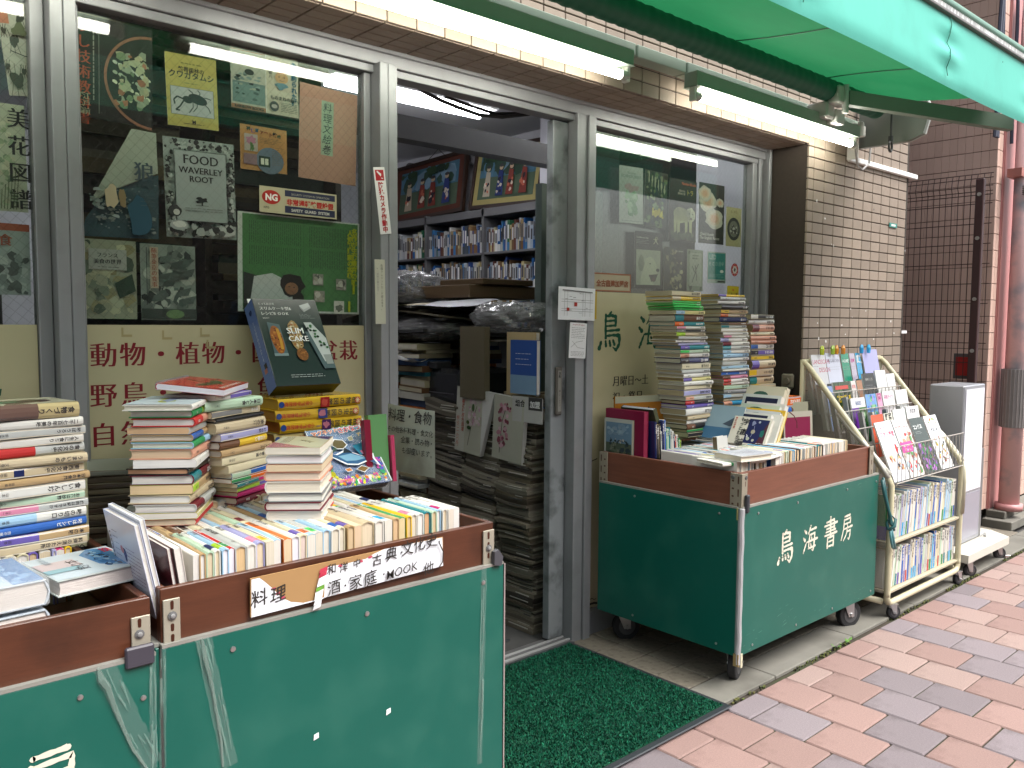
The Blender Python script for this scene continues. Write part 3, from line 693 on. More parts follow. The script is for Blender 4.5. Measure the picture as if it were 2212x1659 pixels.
b.bbox(3.630, 3.643, pp.y-.032, pp.y+.032, pp.z-.036, pp.z+.036, .008, hx('b5ac98', .7)); b.tube([(3.63, pp.y, pp.z), (3.618, pp.y, pp.z)], .016, 14, hx('9a927f', .7)); tag(b.build('door_bell', mat('paint')), 'beige round push switch on the side of the tiled pillar', 'switch')
b = MB(); s = Surf(b, (3.65, 2.0115, 0), (1, 0, 0), (0, 0, 1), 1, 1); rs_ = random.Random(4)
for i in range(26):
    u, v = rs_.uniform(.03, 1.05), rs_.choice((rs_.uniform(1.15, 1.32), rs_.uniform(1.2, 1.9))); s.blob(u, v, rs_.uniform(.002, .008), rs_.uniform(.002, .007), rs_.choice(((.8, .8, .78), (.75, .75, .72), (.12, .1, .09))), n=6, rough=.6, rr=rs_)
pp = P(1950, 717, Y=2.011); s.rect(pp.x-3.65-.02, pp.z-.008, pp.x-3.65+.045, pp.z+.008, (.85, .85, .85))
b.build('paint_chip', mat('print'), pil, kind='stuff')
# ================================================================== POSTERS
def poster(name, label, cat, TL, TR, BL, art, y=2.2795, m='print', group=None, paper=(.7, .7, .66), t=.0006):
    a, c, d = P(*TL, Y=y), P(*TR, Y=y), P(*BL, Y=y)
    ex = c-a; ey0 = a-d; ey = ey0-ex.normalized()*ey0.dot(ex.normalized()); w = ex.length; h = ey.length
    o = a-ey; root = thing(name, label, cat, tuple(o), group=group)
    b = MB(); n = ex.cross(ey).normalized()
    v = [o, o+ex, o+ex+ey, o+ey]; b.add([p-n*t for p in v]+v, [(0, 1, 2, 3), (4, 5, 6, 7), (0, 1, 5, 4), (1, 2, 6, 5), (2, 3, 7, 6), (3, 0, 4, 7)], paper)
    b.build('sheet', mat(m), root)
    b = MB(); s = Surf(b, o, ex, ey, w, h); art(s); b.build('print', mat(m), root)
    return root
bk = (.02, .02, .022)
def insect(s, u, v, sz, rr, col=(.06, .05, .04)):
    s.blob(u, v, sz*.5, sz*.3, col, rough=.1, rr=rr, rot=rr.uniform(-.6, .6)); s.blob(u+sz*.5, v+sz*.1, sz*.2, sz*.18, col, rr=rr)
    for k in (-1, 1):
        for j in (-.3, 0, .3): s.line([(u+j*sz, v), (u+j*sz*1.6, v+k*sz*.35), (u+j*sz*2.3, v+k*sz*.6)], .0012, col)
def art_insects(s):
    s.rect(0, 0, 1, 1, hx('b9b4a8', .9)); s.rect(0, .76, .30, .93, hx('c77c62', .8)); rr = random.Random(1)
    for u, v, z in ((.62, .83, .2), (.35, .58, .22), (.1, .68, .12), (.5, .26, .12), (.25, .16, .3), (.8, .40, .1), (.05, .3, .12)): insect(s, u, v, z, rr)
    s.blob(.55, .70, .22, .06, hx('6d7454', .6), rough=.4, rr=rr); s.line([(.2, .47), (.6, .42), (.98, .43)], .002, bk); s.blob(.78, .36, .07, .06, hx('4a4638', .6), rough=.4, rr=rr)
poster('insect_poster', 'poster of insects on cream paper, at the top of the window by the grey pillar', 'poster', (-12, -2), (66, 8), (-10, 204), art_insects)
def art_flowers(s):
    s.rect(0, 0, 1, 1, hx('b7bba6', .85)); rr = random.Random(2)
    s.mottle(0, .05, .7, .9, [hx('9fb090', .8), hx('8fa386', .7), hx('c2c0a8', .85)], 40, .10, rr); s.text('美花図譜', .78, .97, .05, bk, 'mincho', vert=True, sp=1.25)
    for k in range(6): s.line([(.1+.1*k, .02), (.15+.12*k, .2+.05*k)], .0015, hx('5a6a44', .6))
poster('flower_book_poster', 'pale flower illustration poster with four black vertical characters', 'poster', (-14, 219), (52, 229), (-12, 454), art_flowers)
def art_animal(s):
    s.rect(0, 0, 1, 1, hx('a9b3b0', .8)); s.rect(0, .90, 1, 1, hx('b9634a', .7)); rr = random.Random(3); s.mottle(0, 0, 1, .6, [hx('b9c0bd', .85), hx('707876', .6), hx('95a09e', .7)], 46, .12, rr); s.text('食', .08, .70, .03, hx('b9634a', .7), 'mincho')
poster('animal_photo_poster', 'grey animal photo poster with an orange band across its top', 'poster', (-12, 480), (63, 486), (-10, 636), art_animal)
def art_sushi(s):
    s.rect(0, 0, 1, 1, (.018, .016, .015)); s.text('すし技術教科書', .135, .95, .034, hx('c2573a', .75), 'mincho', vert=True, sp=1.08)
    s.text('江戸前', .17, .24, .018, hx('b9b89a', .7), 'mincho', vert=True); s.text('ずし編', .09, .24, .018, hx('b9b89a', .7), 'mincho', vert=True)
    s.tiny(.24, .15, .27, .92, 1, hx('a5a59a', .7), .003, vert=True); s.rect(.318, .05, .323, .95, (.3, .3, .27))
    pass
    s.ring(1.0, .45, .62, .035, hx('a8745c', .7), 40, rad(91), rad(269)); rr = random.Random(4)
    for i in range(7):
        for j in range(3): s.blob(.52+.07*i, .60-.10*j-.02*i, .035, .018, jit(hx(('b9c4b0', '9fae98', 'c7cbb0')[j]), .1, rr), rough=.2, rr=rr, rot=-.5, n=8); s.k -= .9
    s.mottle(.5, .14, .98, .75, [hx('b7bd9a', .75), hx('a7b39a', .7), hx('b87a5c', .7), hx('8aa37c', .6), hx('c3c19c', .75), hx('3a3a30', .5)], 70, .045, rr)
poster('sushi_book_poster', 'black sushi book poster with a round tray and orange vertical characters', 'poster', (155, 23), (329, 67), (164, 248), art_sushi)
def art_beetle(s):
    s.rect(0, 0, 1, 1, hx('c4b664', .8)); s.text('熱帯雨林の', .5, .77, .014, bk, 'bold', align='c'); s.text('クワガタムシ', .5, .68, .0205, bk, 'bold', align='c'); s.tiny(.3, .86, .7, .90, 1, (.2, .18, .05), .003); s.tiny(.35, .60, .65, .62, 1, (.2, .18, .05), .002)
    s.rect(.07, .16, .92, .55, (.1, .1, .1)); s.rect(.08, .165, .91, .545, hx('b9b9b9', .9)); rr = random.Random(5); c = (.025, .025, .028)
    s.blob(.60, .40, .19, .07, c, rr=rr, rot=-.25); s.blob(.40, .38, .10, .05, c, rr=rr, rot=-.2)
    s.line([(.32, .38), (.20, .41), (.13, .36), (.15, .30)], .004, c); s.line([(.32, .36), (.25, .28), (.16, .22), (.24, .22)], .004, c)
    for a, e in (((.50, .36), (.42, .20)), ((.58, .36), (.50, .22)), ((.70, .36), (.84, .23)), ((.72, .44), (.86, .42)), ((.5, .45), (.42, .52)), ((.62, .45), (.60, .53))): s.line([a, ((a[0]+e[0])/2+.04, (a[1]+e[1])/2), e], .0022, c)
    s.text('M', .5, .05, .013, bk, 'heavy', align='c'); s.tiny(.3, .03, .7, .06, 1, bk, .0014)
poster('beetle_book_poster', 'yellow book poster with a black stag beetle in a white panel', 'poster', (355, 110), (466, 131), (358, 268), art_beetle)
def art_fish(s):
    rr = random.Random(6); s.rect(0, 0, .505, 1, hx('b3b3a4', .85)); s.rect(.51, 0, 1, 1, hx('c3bda8', .85)); s.rect(0, .95, .5, .965, hx('b9724a', .7)); s.rect(0, 0, .5, .07, hx('b9805a', .7))
    s.text('男の釣り', .24, .78, .019, bk, 'heavy', align='c'); s.rect(.02, .10, .49, .45, hx('7f9a96', .6)); s.mottle(.03, .10, .49, .62, [hx('5f7572', .5), hx('8fa3a0', .7), hx('2f3a38', .5), hx('a8b0a0', .7)], 40, .035, rr, .5)
    s.blob(.26, .62, .07, .05, bk, rr=rr); s.text('RAINBOW BOOKS', .25, .015, .011, bk, 'heavy', align='c', fit=.42)
    s.text('魚に釣られた猫', .93, .93, .0175, hx('2f6f8a', .7), 'heavy', vert=True, sp=1.0); s.text('江戸家猫八', .57, .92, .011, bk, 'mincho', vert=True)
    s.blob(.74, .63, .10, .10, hx('c9a074', .8), rr=rr); s.blob(.74, .75, .11, .05, hx('c98a4a', .75), rr=rr); s.blob(.70, .64, .012, .01, bk); s.blob(.78, .64, .012, .01, bk); s.line([(.70, .59), (.74, .575), (.78, .59)], .001, bk); s.blob(.73, .49, .09, .06, hx('6f9aa8', .7), rr=rr, rough=.3)
    s.text('ものまねの猫八', .56, .25, .0125, bk, 'bold'); s.blob(.62, .13, .07, None, (.05, .05, .05)); s.blob(.62, .13, .045, .035, (.4, .38, .35)); s.tiny(.72, .05, .97, .22, 6, bk, .0012)
poster('fishing_books_poster', 'two-part fishing book poster with fish and an angler in a cap', 'poster', (497, 97), (643, 130), (497, 230), art_fish)
def art_pink(s):
    s.rect(0, 0, 1, 1, hx('b98b78', .82)); s.rect(.37, .28, .58, .86, hx('9fb39a', .8)); s.text('料理文絵巻', .475, .84, .030, bk, 'hand', vert=True, sp=1.02)
poster('pink_cover_poster', 'plain salmon pink cover with a green title strip', 'poster', (648, 176), (772, 207), (650, 383), art_pink)
def art_orange(s):
    s.rect(0, 0, 1, 1, hx('bf8a50', .8)); rr = random.Random(8)
    for i, (ch, c) in enumerate(zip('神保町アート散歩', ('1c1a1a', '5a3f9a', '2a6a8a', '8a4a20', 'a03a20', '8a4a20', '1c1a1a', '2a5a3a'))): s.text(ch, .13+.093*i, .88-.02*(i % 2)-.01*i, .0125, hx(c, .7), 'heavy')
    s.rect(.08, .42, .36, .80, hx('b5a9a0', .8)); s.blob(.22, .66, .10, .10, hx('b87a92', .8), rough=.3, rr=rr); s.blob(.24, .52, .05, .10, hx('5f8a4a', .6), rough=.4, rr=rr)
    s.blob(.62, .25, .30, .30, hx('6f7f92', .7), rr=rr, n=20); s.rect(.06, .12, .34, .36, hx('9a7a80', .7)); s.rect(.38, .10, .62, .34, hx('20402e', .6)); s.rect(.42, .15, .49, .29, (.6, .6, .5)); s.rect(.51, .15, .58, .29, (.6, .6, .5)); s.tiny(.40, .62, .92, .76, 4, (.15, .1, .05), .0012); s.tiny(.66, .15, .93, .58, 10, (.15, .1, .05), .001)
poster('art_walk_flyer', 'small orange art walk flyer with a blue circle', 'flyer', (518, 266), (619, 283), (522, 364), art_orange)
def art_food(s):
    rr = random.Random(9); s.rect(0, 0, 1, 1, hx('aab2ae', .8)); g = [(.03, .03, .03), (.08, .08, .08), (.3, .32, .3), (.45, .47, .45), (.02, .02, .02)]
    for q in ((0, .88, 1, 1), (0, 0, 1, .17), (0, .1, .13, .9), (.85, .1, 1, .9), (0, 0, .26, .30)): s.mottle(*q, g, int(260*(q[2]-q[0])*(q[3]-q[1])*2.2), .030, rr)
    s.mottle(.3, .02, .98, .16, g, 34, .05, rr); s.rect(.135, .17, .85, .87, hx('a4adaa', .82)); s.frame(.12, .16, .865, .88, .006, bk)
    s.blob(.12, .26, .09, .06, (.04, .04, .04), rr=rr, rough=.2); s.blob(.13, .25, .045, .03, (.5, .5, .47)); s.blob(.16, .12, .13, .05, (.35, .37, .36), rr=rr); s.blob(.16, .13, .10, .03, (.6, .6, .57), rr=rr, rough=.2)
    s.text('FOOD', .49, .745, .05, bk, 'serif', align='c', fit=.50); s.text('WAVERLEY', .49, .65, .05, bk, 'serif', align='c', fit=.62); s.text('ROOT', .49, .565, .05, bk, 'serif', align='c', fit=.34)
    s.blob(.49, .385, .08, .03, bk, rr=rr, rough=.5); s.rect(.48, .33, .50, .38, bk); s.line([(.40, .33), (.58, .33)], .001, bk); s.tiny(.25, .26, .78, .31, 2, (.15, .15, .15), .0014)
poster('food_book_poster', 'black and white food book poster with a border of fruit and vegetables', 'poster', (351, 293), (504, 313), (362, 511), art_food)
def art_france(s):
    rr = random.Random(10); s.rect(0, 0, 1, 1, hx('a9ab94', .8)); s.mottle(0, 0, 1, 1, [hx('b5b69c', .85), hx('8f9a86', .65), hx('6f7f6c', .5), hx('c2bf9f', .85), hx('a9a078', .7)], 60, .10, rr)
    for k in range(10): u = rr.uniform(.1, .8); v = rr.uniform(.05, .5); s.tiny(u, v, u+.16, v+.08, 5, (.25, .27, .2), .0008)
    s.uv([(.62, .45), (.92, .58), (.98, .36), (.70, .26)], hx('4a6250', .5)); s.rect(.20, .62, .83, .88, hx('b3b3ab', .85)); s.text('フランス', .51, .78, .013, bk, 'mincho', align='c'); s.text('美食の世界', .51, .70, .0135, bk, 'mincho', align='c'); s.tiny(.35, .64, .7, .67, 1, bk, .001)
poster('french_food_book_poster', 'pale green collage poster with a white title box', 'poster', (162, 513), (293, 522), (165, 688), art_france)
def art_tokyo(s):
    rr = random.Random(11); s.rect(0, 0, 1, 1, hx('9aa39a', .75)); s.mottle(0, 0, 1, 1, [hx('6f7f76', .5), hx('b5b9ad', .85), hx('4a5550', .4), hx('8a948c', .65), hx('c2c6ba', .85)], 80, .09, rr)
    for k in range(12): u, v = rr.uniform(.2, .8), rr.uniform(.2, .9); s.uv([(u, v), (u+.22, v+.04), (u+.16, v-.07), (u-.04, v-.08)], jit(hx('6f7c74', .5), .3, rr))
    s.rect(.16, .42, .31, .96, hx('bfae9a', .85)); s.text('随筆東京の食事', .235, .95, .0165, hx('b0573a', .75), 'mincho', vert=True, fit=.52); s.rect(0, .02, 1, .15, hx('4f5a52', .5)); s.blob(.6, .08, .17, .06, hx('7f9f6a', .7), rr=rr); s.line([(.10, .2), (.10, .95)], .0016, bk)
poster('tokyo_food_book_poster', 'grey townscape poster with a narrow orange title strip', 'poster', (302, 525), (421, 533), (304, 691), art_tokyo)
# wolf poster with a corner folded down
def wolf():
    y = 2.2795; q = lambda a, c, yy=y: P(a, c, Y=yy)
    t = thing('wolf_book_poster', 'blue wolf poster with its corner peeled and folded over', 'poster', tuple(q(172, 509)))
    b = MB(); out = [(173, 509), (343, 517), (342, 378), (300, 390), (236, 412), (212, 434), (186, 470)]
    b.poly([q(a, c) for a, c in out], hx('4f6a76', .55)); b.build('sheet', mat('print'), t)
    b = MB(); s = Surf(b, (0, 2.2793, 0), (1, 0, 0), (0, 0, 1), 1, 1); rr = random.Random(12)
    def B(a, c, ru, rv, col, **k): p = q(a, c); s.blob(p.x, p.z, ru, rv, col, rr=rr, **k)
    for i in range(70):
        a = 185+rr.random()*150; c = 430+(a-185)*.35+rr.gauss(0, 14)
        if c < 505 and a > 190: B(a, c, rr.uniform(.002, .010), rr.uniform(.001, .005), jit(hx('9aa5a2', .7), .2, rr), rough=.4, n=6)
    for i in range(40): a = 200+rr.random()*135; B(a, rr.uniform(400, 500), .003, .002, hx('7f8f92', .6), rough=.4, n=5)
    B(300, 470, .03, .05, hx('2f5f74', .5), rough=.2); B(238, 425, .016, .03, hx('b3a98a', .75), rough=.25); B(262, 428, .009, .022, hx('8f7f5a', .6), rough=.3)
    for k, (x, z) in enumerate(((285, 387), )): pp = q(x, z); s.text('狼', pp.x, pp.z, .052, (.03, .05, .06), 'mincho')
    pp = q(283, 413); s.text('シベリアの牙王', pp.x, pp.z, .0115, (.04, .06, .07), 'sans'); pp = q(300, 440); s.tiny(pp.x, pp.z-.01, pp.x+.04, pp.z+.02, 3, (.05, .08, .09), .0018)
    b.build('print', mat('print'), t)
    b = MB(); fold = [(284, 278), (337, 288), (341, 375), (300, 389), (240, 411), (206, 432), (199, 428)]
    pts = [q(a, c, y-.0035) for a, c in fold]; b.poly(pts, hx('aeb2a4', .85)); b.tube([q(a, c, y-.003) for a, c in fold[3:6]], .0018, 6, hx('9ca094', .8)); b.build('folded_corner', mat('print'), t)
wolf()
def art_green(s):
    rr = random.Random(13); g = hx('5f9a5c', .62); s.rect(0, 0, 1, 1, (.62, .64, .6)); s.rect(.035, .02, .985, .985, g)
    for a, c in ((.08, .50), (.56, .92)):
        s.tiny(a, .70, c, .92, 26, hx('24402a', .6), .0014, vert=True, rr=rr); s.tiny(a, .48, c, .67, 24, hx('24402a', .6), .0014, vert=True, rr=rr)
    s.rect(.515, .05, .518, .97, hx('4a7f48', .6)); s.text('名作が生む東京の味', .955, .94, .021, hx('c8c820', .85), 'heavy', vert=True, sp=.92); s.text('人気料理家の本棚', .915, .92, .02, hx('c8c820', .85), 'heavy', vert=True, sp=.92)
    s.uv([(.04, .0), (.04, .40), (.24, .34), (.30, .0)], (.03, .035, .03)); s.uv([(.09, .10), (.12, .36), (.26, .40), (.33, .36), (.40, .20), (.56, .10), (.56, .02), (.1, .02)], (.62, .62, .6))
    s.blob(.42, .28, .10, .12, (.02, .015, .012), rough=.15, rr=rr); s.blob(.47, .14, .05, .08, (.02, .015, .012), rough=.15, rr=rr); s.blob(.415, .25, .055, .065, hx('b07a5a', .75), rr=rr); s.blob(.395, .27, .006, .006, bk); s.blob(.435, .265, .006, .006, bk); s.line([(.40, .225), (.43, .222)], .001, hx('8a3a30'))
    for u, v in ((.59, .30), (.79, .26), (.60, .12)): s.rect(u, v, u+.09, v+.12, (.28, .25, .22)); s.mottle(u, v, u+.09, v+.12, [(.1, .09, .08), (.4, .36, .3), (.55, .5, .45)], 10, .02, rr)
    s.rect(.77, .0, .86, .14, (.65, .62, .56)); s.blob(.815, .06, .03, .035, (.15, .15, .12), rough=.3, rr=rr); s.rect(.935, .22, .955, .36, hx('c8c820', .85)); s.rect(.895, .02, .915, .14, hx('c8c820', .85))
poster('magazine_article_sheet', 'large green magazine article sheet showing a reclining woman in a white coat', 'poster', (513, 455), (776, 484), (515, 672), art_green)
def art_ng(s):
    s.rect(0, 0, 1, 1, hx('b9b494', .9)); s.blob(.145, .60, .115, .27, hx('b3261e', .85), n=24); s.text('NG', .145, .48, .03, (.8, .8, .76), 'heavy', align='c', fit=.15); s.text('NTG', .05, .16, .008, bk, 'bold')
    s.rect(.315, .06, .975, .94, (.02, .025, .06)); s.rect(.315, .33, .975, .70, hx('b9b494', .9)); s.text('SECURITY SYSTEM IN OPERATION', .645, .76, .01, hx('a8a898'), 'sans', align='c', fit=.5)
    s.text('非常通報装置設置', .645, .385, .018, hx('b3261e', .85), 'heavy', align='c', fit=.62); s.text('SAFETY  GUARD  SYSTEM', .645, .13, .014, hx('d0d0c8'), 'bold', align='c', fit=.50)
poster('security_sticker', 'cream and navy window sticker lettered SAFETY GUARD SYSTEM', 'sticker', (560, 400), (727, 421), (560, 457), art_ng, y=2.2655, t=.0003)
def art_cam(s):
    s.rect(0, 0, 1, 1, (.72, .72, .72)); s.rect(.12, .80, .88, .96, hx('b3202a', .85)); s.uv([(.25, .93), (.6, .86), (.65, .90), (.3, .95)], (.75, .75, .75)); s.line([(.6, .84), (.78, .83)], .002, (.75, .75, .75))
    s.text('防犯カメラ作動中', .5, .78, .0185, hx('b3202a', .85), 'heavy', vert=True, fit=.76)
poster('camera_warning_sticker', 'narrow white sticker with red vertical warning characters on the door post', 'sticker', (806, 361), (830, 361), (808, 507), art_cam, y=2.1985, t=.0003)
def art_card(s):
    s.rect(0, 0, 1, 1, hx('c3c3b0', .85)); s.text('各種クレジットカード使えます。', .68, .93, .012, (.08, .08, .08), 'sans', vert=True, fit=.72); s.text('※一部除き書きます。', .28, .88, .008, (.2, .2, .2), 'sans', vert=True, fit=.42)
poster('card_payment_notice', 'cream paper strip about credit cards taped low on the door post', 'notice', (809, 560), (831, 561), (811, 700), art_card, y=2.1985, t=.0003)
def art_map(s):
    s.rect(0, 0, 1, 1, (.66, .67, .70)); rr = random.Random(14)
    for v in (.62, .34): s.line([(.08, v), (.95, v)], .0012, (.2, .2, .2)); s.line([(.08, v-.07), (.95, v-.07)], .0012, (.2, .2, .2))
    for u in (.16, .24, .66, .72, .86): s.line([(u, .12), (u, .88)], .0012, (.2, .2, .2))
    s.line([(.1, .90), (.92, .87)], .004, (.1, .1, .1)); s.rect(.42, .42, .50, .54, hx('b3302a', .85)); s.rect(.22, .28, .29, .37, hx('b3302a', .85))
    for k in range(10): u, v = rr.uniform(.1, .8), rr.uniform(.1, .85); s.tiny(u, v, u+.08, v+.02, 1, bk, .0012)
poster('map_notice', 'white street map sheet taped across the door jamb', 'notice', (1207, 618), (1286, 624), (1205, 690), art_map, y=2.199)
def art_slip(s):
    s.rect(0, 0, 1, 1, (.66, .66, .67)); s.text('art galery & Lugion', .5, .93, .005, hx('a03040'), align='c', fit=.7); s.tiny(.1, .55, .9, .88, 7, bk, .0011); s.line([(.1, .3), (.4, .45), (.8, .5)], .001, bk); s.line([(.15, .48), (.5, .3), (.9, .28)], .001, bk); s.tiny(.1, .05, .9, .2, 4, bk, .001)
poster('gallery_notice', 'small printed slip taped under the map sheet', 'notice', (1232, 696), (1268, 699), (1229, 773), art_slip, y=2.198)
def art_mem(s):
    s.rect(0, 0, 1, 1, hx('a8694a', .75)); s.rect(.025, .08, .975, .92, hx('b9ad94', .85)); s.rect(.05, .13, .20, .87, hx('a8694a', .75)); s.text('日本の', .165, .86, .010, hx('c9bfa5'), 'bold', vert=True); s.text('古本屋', .095, .86, .010, hx('c9bfa5'), 'bold', vert=True)
    s.text('全古書連加盟店', .59, .30, .02, hx('9a5a3c', .75), 'heavy', align='c', fit=.70)
poster('member_shop_plate', 'cream plate with a brown border and large brown characters', 'sign', (1263, 587), (1363, 593), (1263, 628), art_mem, y=2.2655, t=.001)
b = MB(); pp = P(1284, 640, Y=2.257); b.box(pp.x-.02, pp.x+.012, 2.2555, 2.257, pp.z-.09, pp.z+.02, hx('c9a818', .85)); tag(b.build('yellow_sticker', mat('print')), 'yellow sticker peeking out behind the street map sheet', 'sticker')
# right window posters
def art_ech(s):
    rr = random.Random(15); s.rect(0, 0, 1, 1, hx('a9b0ac', .85)); s.text('The Genus', .5, .87, .01, (.15, .2, .18), 'serif', align='c', fit=.36); s.text('ECHINOCEREUS', .5, .80, .014, (.15, .2, .18), 'serif', align='c', fit=.84)
    s.mottle(.2, .10, .78, .68, [hx('8fae90', .75), hx('9ab59a', .8), hx('7fa384', .7)], 26, .10, rr); s.blob(.5, .62, .26, .07, hx('b09a9e', .8), rough=.4, rr=rr); s.tiny(.08, .03, .92, .05, 1, bk, .001)
poster('cactus_book_poster', 'white book poster with a pale green cactus drawing', 'poster', (1338, 356), (1389, 364), (1337, 480), art_ech)
def mott(pal, n=70, sz=.08, seed=1, base=(.03, .035, .03), extra=None):
    def a(s):
        rr = random.Random(seed); s.rect(0, 0, 1, 1, base); s.mottle(0, 0, 1, 1, pal, n, sz, rr)
        if extra: extra(s, rr)
    return a
def ex_garden(s, rr):
    for k in range(6): s.blob(.15+.14*k, .86-.03*k, .03, .09, hx('a5b095', .75), rough=.4, rr=rr)
    s.mottle(.3, .18, .85, .36, [hx('b5a83a', .8), hx('c4b84a', .85)], 24, .06, rr)
poster('garden_book_poster', 'dark green garden photo poster with yellow flowers', 'poster', (1394.5, 365), (1442.6, 377), (1392, 488), mott([hx('3f5a38', .5), hx('6f8a5c', .6), hx('1f2f1c', .4), hx('8a9a78', .65), hx('2a3a4a', .5)], 90, .07, 16, extra=ex_garden))
def art_tiger(s):
    rr = random.Random(17); s.rect(0, 0, 1, 1, (.022, .018, .018)); s.text('Newton Books', .97, .92, .01, hx('c06a4a', .8), 'bold', align='r', fit=.52); s.text('トラ', .62, .765, .026, hx('b3b04a', .8), 'bold'); s.text('偉大なる', .58, .80, .011, hx('b5b5a5'), 'mincho', align='r'); s.text('密林の王者', .58, .755, .011, hx('b5b5a5'), 'mincho', align='r')
    c = hx('b3b58c', .75); s.blob(.42, .42, .28, .13, c, rough=.08, rr=rr); s.blob(.78, .44, .17, .12, hx('b9bba0', .8), rr=rr, rough=.08)
    for u in (.22, .34, .62, .78): s.uv([(u-.05, .40), (u+.06, .40), (u+.05, .08), (u-.03, .08)], c)
    for k in range(15): u = .16+.042*k; s.uv([(u, .56-.01*abs(k-7)), (u+.02, .56), (u+.015, .32), (u+.005, .33)], (.03, .025, .02)); s.k -= .9
    for k in range(5): s.line([(.66, .50-.03*k), (.74, .49-.03*k)], .001, (.03, .03, .02)); s.line([(.82, .49-.03*k), (.9, .50-.03*k)], .001, (.03, .03, .02))
    s.blob(.72, .46, .02, .01, bk); s.blob(.85, .46, .02, .01, bk); s.blob(.79, .38, .04, .02, (.15, .1, .1)); s.mottle(0, .0, 1, .16, [(.03, .04, .02), (.06, .07, .04)], 30, .06, rr)
poster('tiger_book_poster', 'black book poster of a standing tiger', 'poster', (1446, 383), (1505, 394), (1444, 518), art_tiger)
def art_rose(s):
    rr = random.Random(18); s.rect(0, 0, 1, 1, (.02, .022, .02))
    for u, v, r in ((.35, .70, .34), (.22, .82, .26), (.60, .42, .34), (.82, .70, .15)):
        for k in range(4): s.blob(u, v, r*(1-.2*k), r*.5*(1-.2*k), jit(hx(('b3b0a5', 'c2b8a8', 'c4ad98', 'c49a80')[k], .85), .04, rr), rough=.12, rr=rr, n=18)
    s.text('David Austin', .06, .13, .012, hx('b5b5ad'), 'serif', fit=.52); s.text('The English Roses', .02, .07, .012, hx('b5b5ad'), 'serif', fit=.78)
poster('rose_book_poster', 'dark book poster of two large pale roses', 'poster', (1510.5, 392.4), (1565, 402), (1507, 524), art_rose)
def art_tako(s):
    rr = random.Random(19); s.rect(0, 0, 1, 1, hx('b3ab84', .85)); s.text('たこやき', .5, .86, .014, (.15, .12, .06), 'mincho', align='c'); s.blob(.5, .45, .42, None, (.03, .035, .035), n=26); s.blob(.5, .45, .30, None, hx('8a8a80', .6), n=22); s.mottle(.25, .32, .75, .58, [(.05, .05, .05), (.4, .4, .37)], 24, .06, rr)
poster('takoyaki_book_poster', 'narrow cream poster with a dark round emblem', 'poster', (1569, 446), (1602, 451), (1566, 531), art_tako)
def art_dog(s):
    rr = random.Random(20); s.rect(0, 0, 1, 1, (.016, .015, .015)); s.text('犬', .66, .80, .036, hx('b9b99a', .85), 'mincho'); s.text('The Elements Dog', .06, .88, .008, hx('a5a59a'), 'bold', fit=.42); s.tiny(.06, .78, .5, .86, 3, (.3, .3, .28), .0012)
    s.rect(.06, .06, .93, .68, hx('a9ae9c', .8)); f = hx('bcbfa8', .88); s.blob(.52, .36, .27, .20, f, rr=rr, rough=.08); s.blob(.24, .44, .11, .15, hx('8f9480', .65), rr=rr, rough=.1); s.blob(.66, .28, .16, .09, f, rr=rr, rough=.06); s.uv([(.2, .06), (.25, .3), (.6, .2), (.7, .06)], f)
    s.blob(.83, .33, .06, .03, bk); s.blob(.55, .44, .03, .012, bk); s.uv([(.50, .24), (.84, .26), (.74, .13), (.60, .12)], (.06, .05, .05)); s.blob(.68, .16, .06, .04, hx('7a5a58', .6))
poster('dog_book_poster', 'black bordered poster of a pale long-haired dog', 'poster', (1371, 498), (1431, 504), (1370, 622), art_dog)
def ex21(s, rr): s.uv([(.78, 1.0), (1.0, .8), (.78, .6), (.5, .8)], (.03, .025, .025)); s.text('日本の薬用植物', .78, .90, .008, (.5, .5, .45), align='c', fit=.4)
poster('plant_drawing_poster', 'brown plant drawing poster with a dark diamond label', 'poster', (1434, 533), (1476, 536), (1432, 627), mott([hx('8f8a68', .6), hx('3f3f30', .4), hx('b0aa86', .75), hx('5a5a44', .5)], 80, .07, 21, extra=ex21))
def ex22(s, rr): 
    s.rect(.14, .12, .90, .92, hx('a0a898', .8)); s.text('太陽系時代の', .5, .84, .008, bk, 'mincho', align='c'); s.text('博物学者たち', .5, .77, .008, bk, 'mincho', align='c')
    for a in ((.3, .2, .55, .5), (.6, .25, .5, .62), (.5, .5, .7, .66), (.45, .45, .3, .6)): s.line([a[:2], a[2:]], .004, (.05, .05, .05))
poster('naturalist_book_poster', 'pale green poster with an ink branch drawing next to the blue notice', 'poster', (1485, 538), (1519, 541), (1484, 628), mott([hx('8a947f', .7), hx('6f7a66', .5)], 30, .1, 22, base=hx('8f9a86', .7), extra=ex22))
def art_led(s):
    s.rect(0, 0, 1, 1, hx('a8b5b0', .8)); s.rect(.04, .12, .96, .96, hx('3f9a96', .72)); s.text('LED', .10, .76, .012, hx('b9d5d0'), 'thin', fit=.36); s.text('ECO活中', .10, .56, .013, hx('b9d5d0'), 'thin', fit=.80); s.blob(.78, .38, .10, .05, (.7, .75, .72)); s.tiny(.1, .18, .9, .30, 3, hx('8fc0bc'), .0012); s.rect(.55, .03, .95, .07, bk)
poster('eco_notice', 'turquoise energy saving notice in the far window', 'notice', (1528.5, 543), (1568, 546), (1527, 611), art_led)
def art_round(s):
    s.blob(.5, .5, .5, None, hx('9a1f26', .85), n=30); s.blob(.5, .5, .30, None, hx('b5b5ad', .85), n=24); s.blob(.5, .5, .13, .17, (.04, .04, .04), rough=.2)
    for i, ch in enumerate('文京区神田書店組'): a = rad(90-45*i); s.text(ch, .5+.40*math.cos(a)-.05, .5+.40*math.sin(a)-.04, .006, hx('d5b5a5'), 'bold')
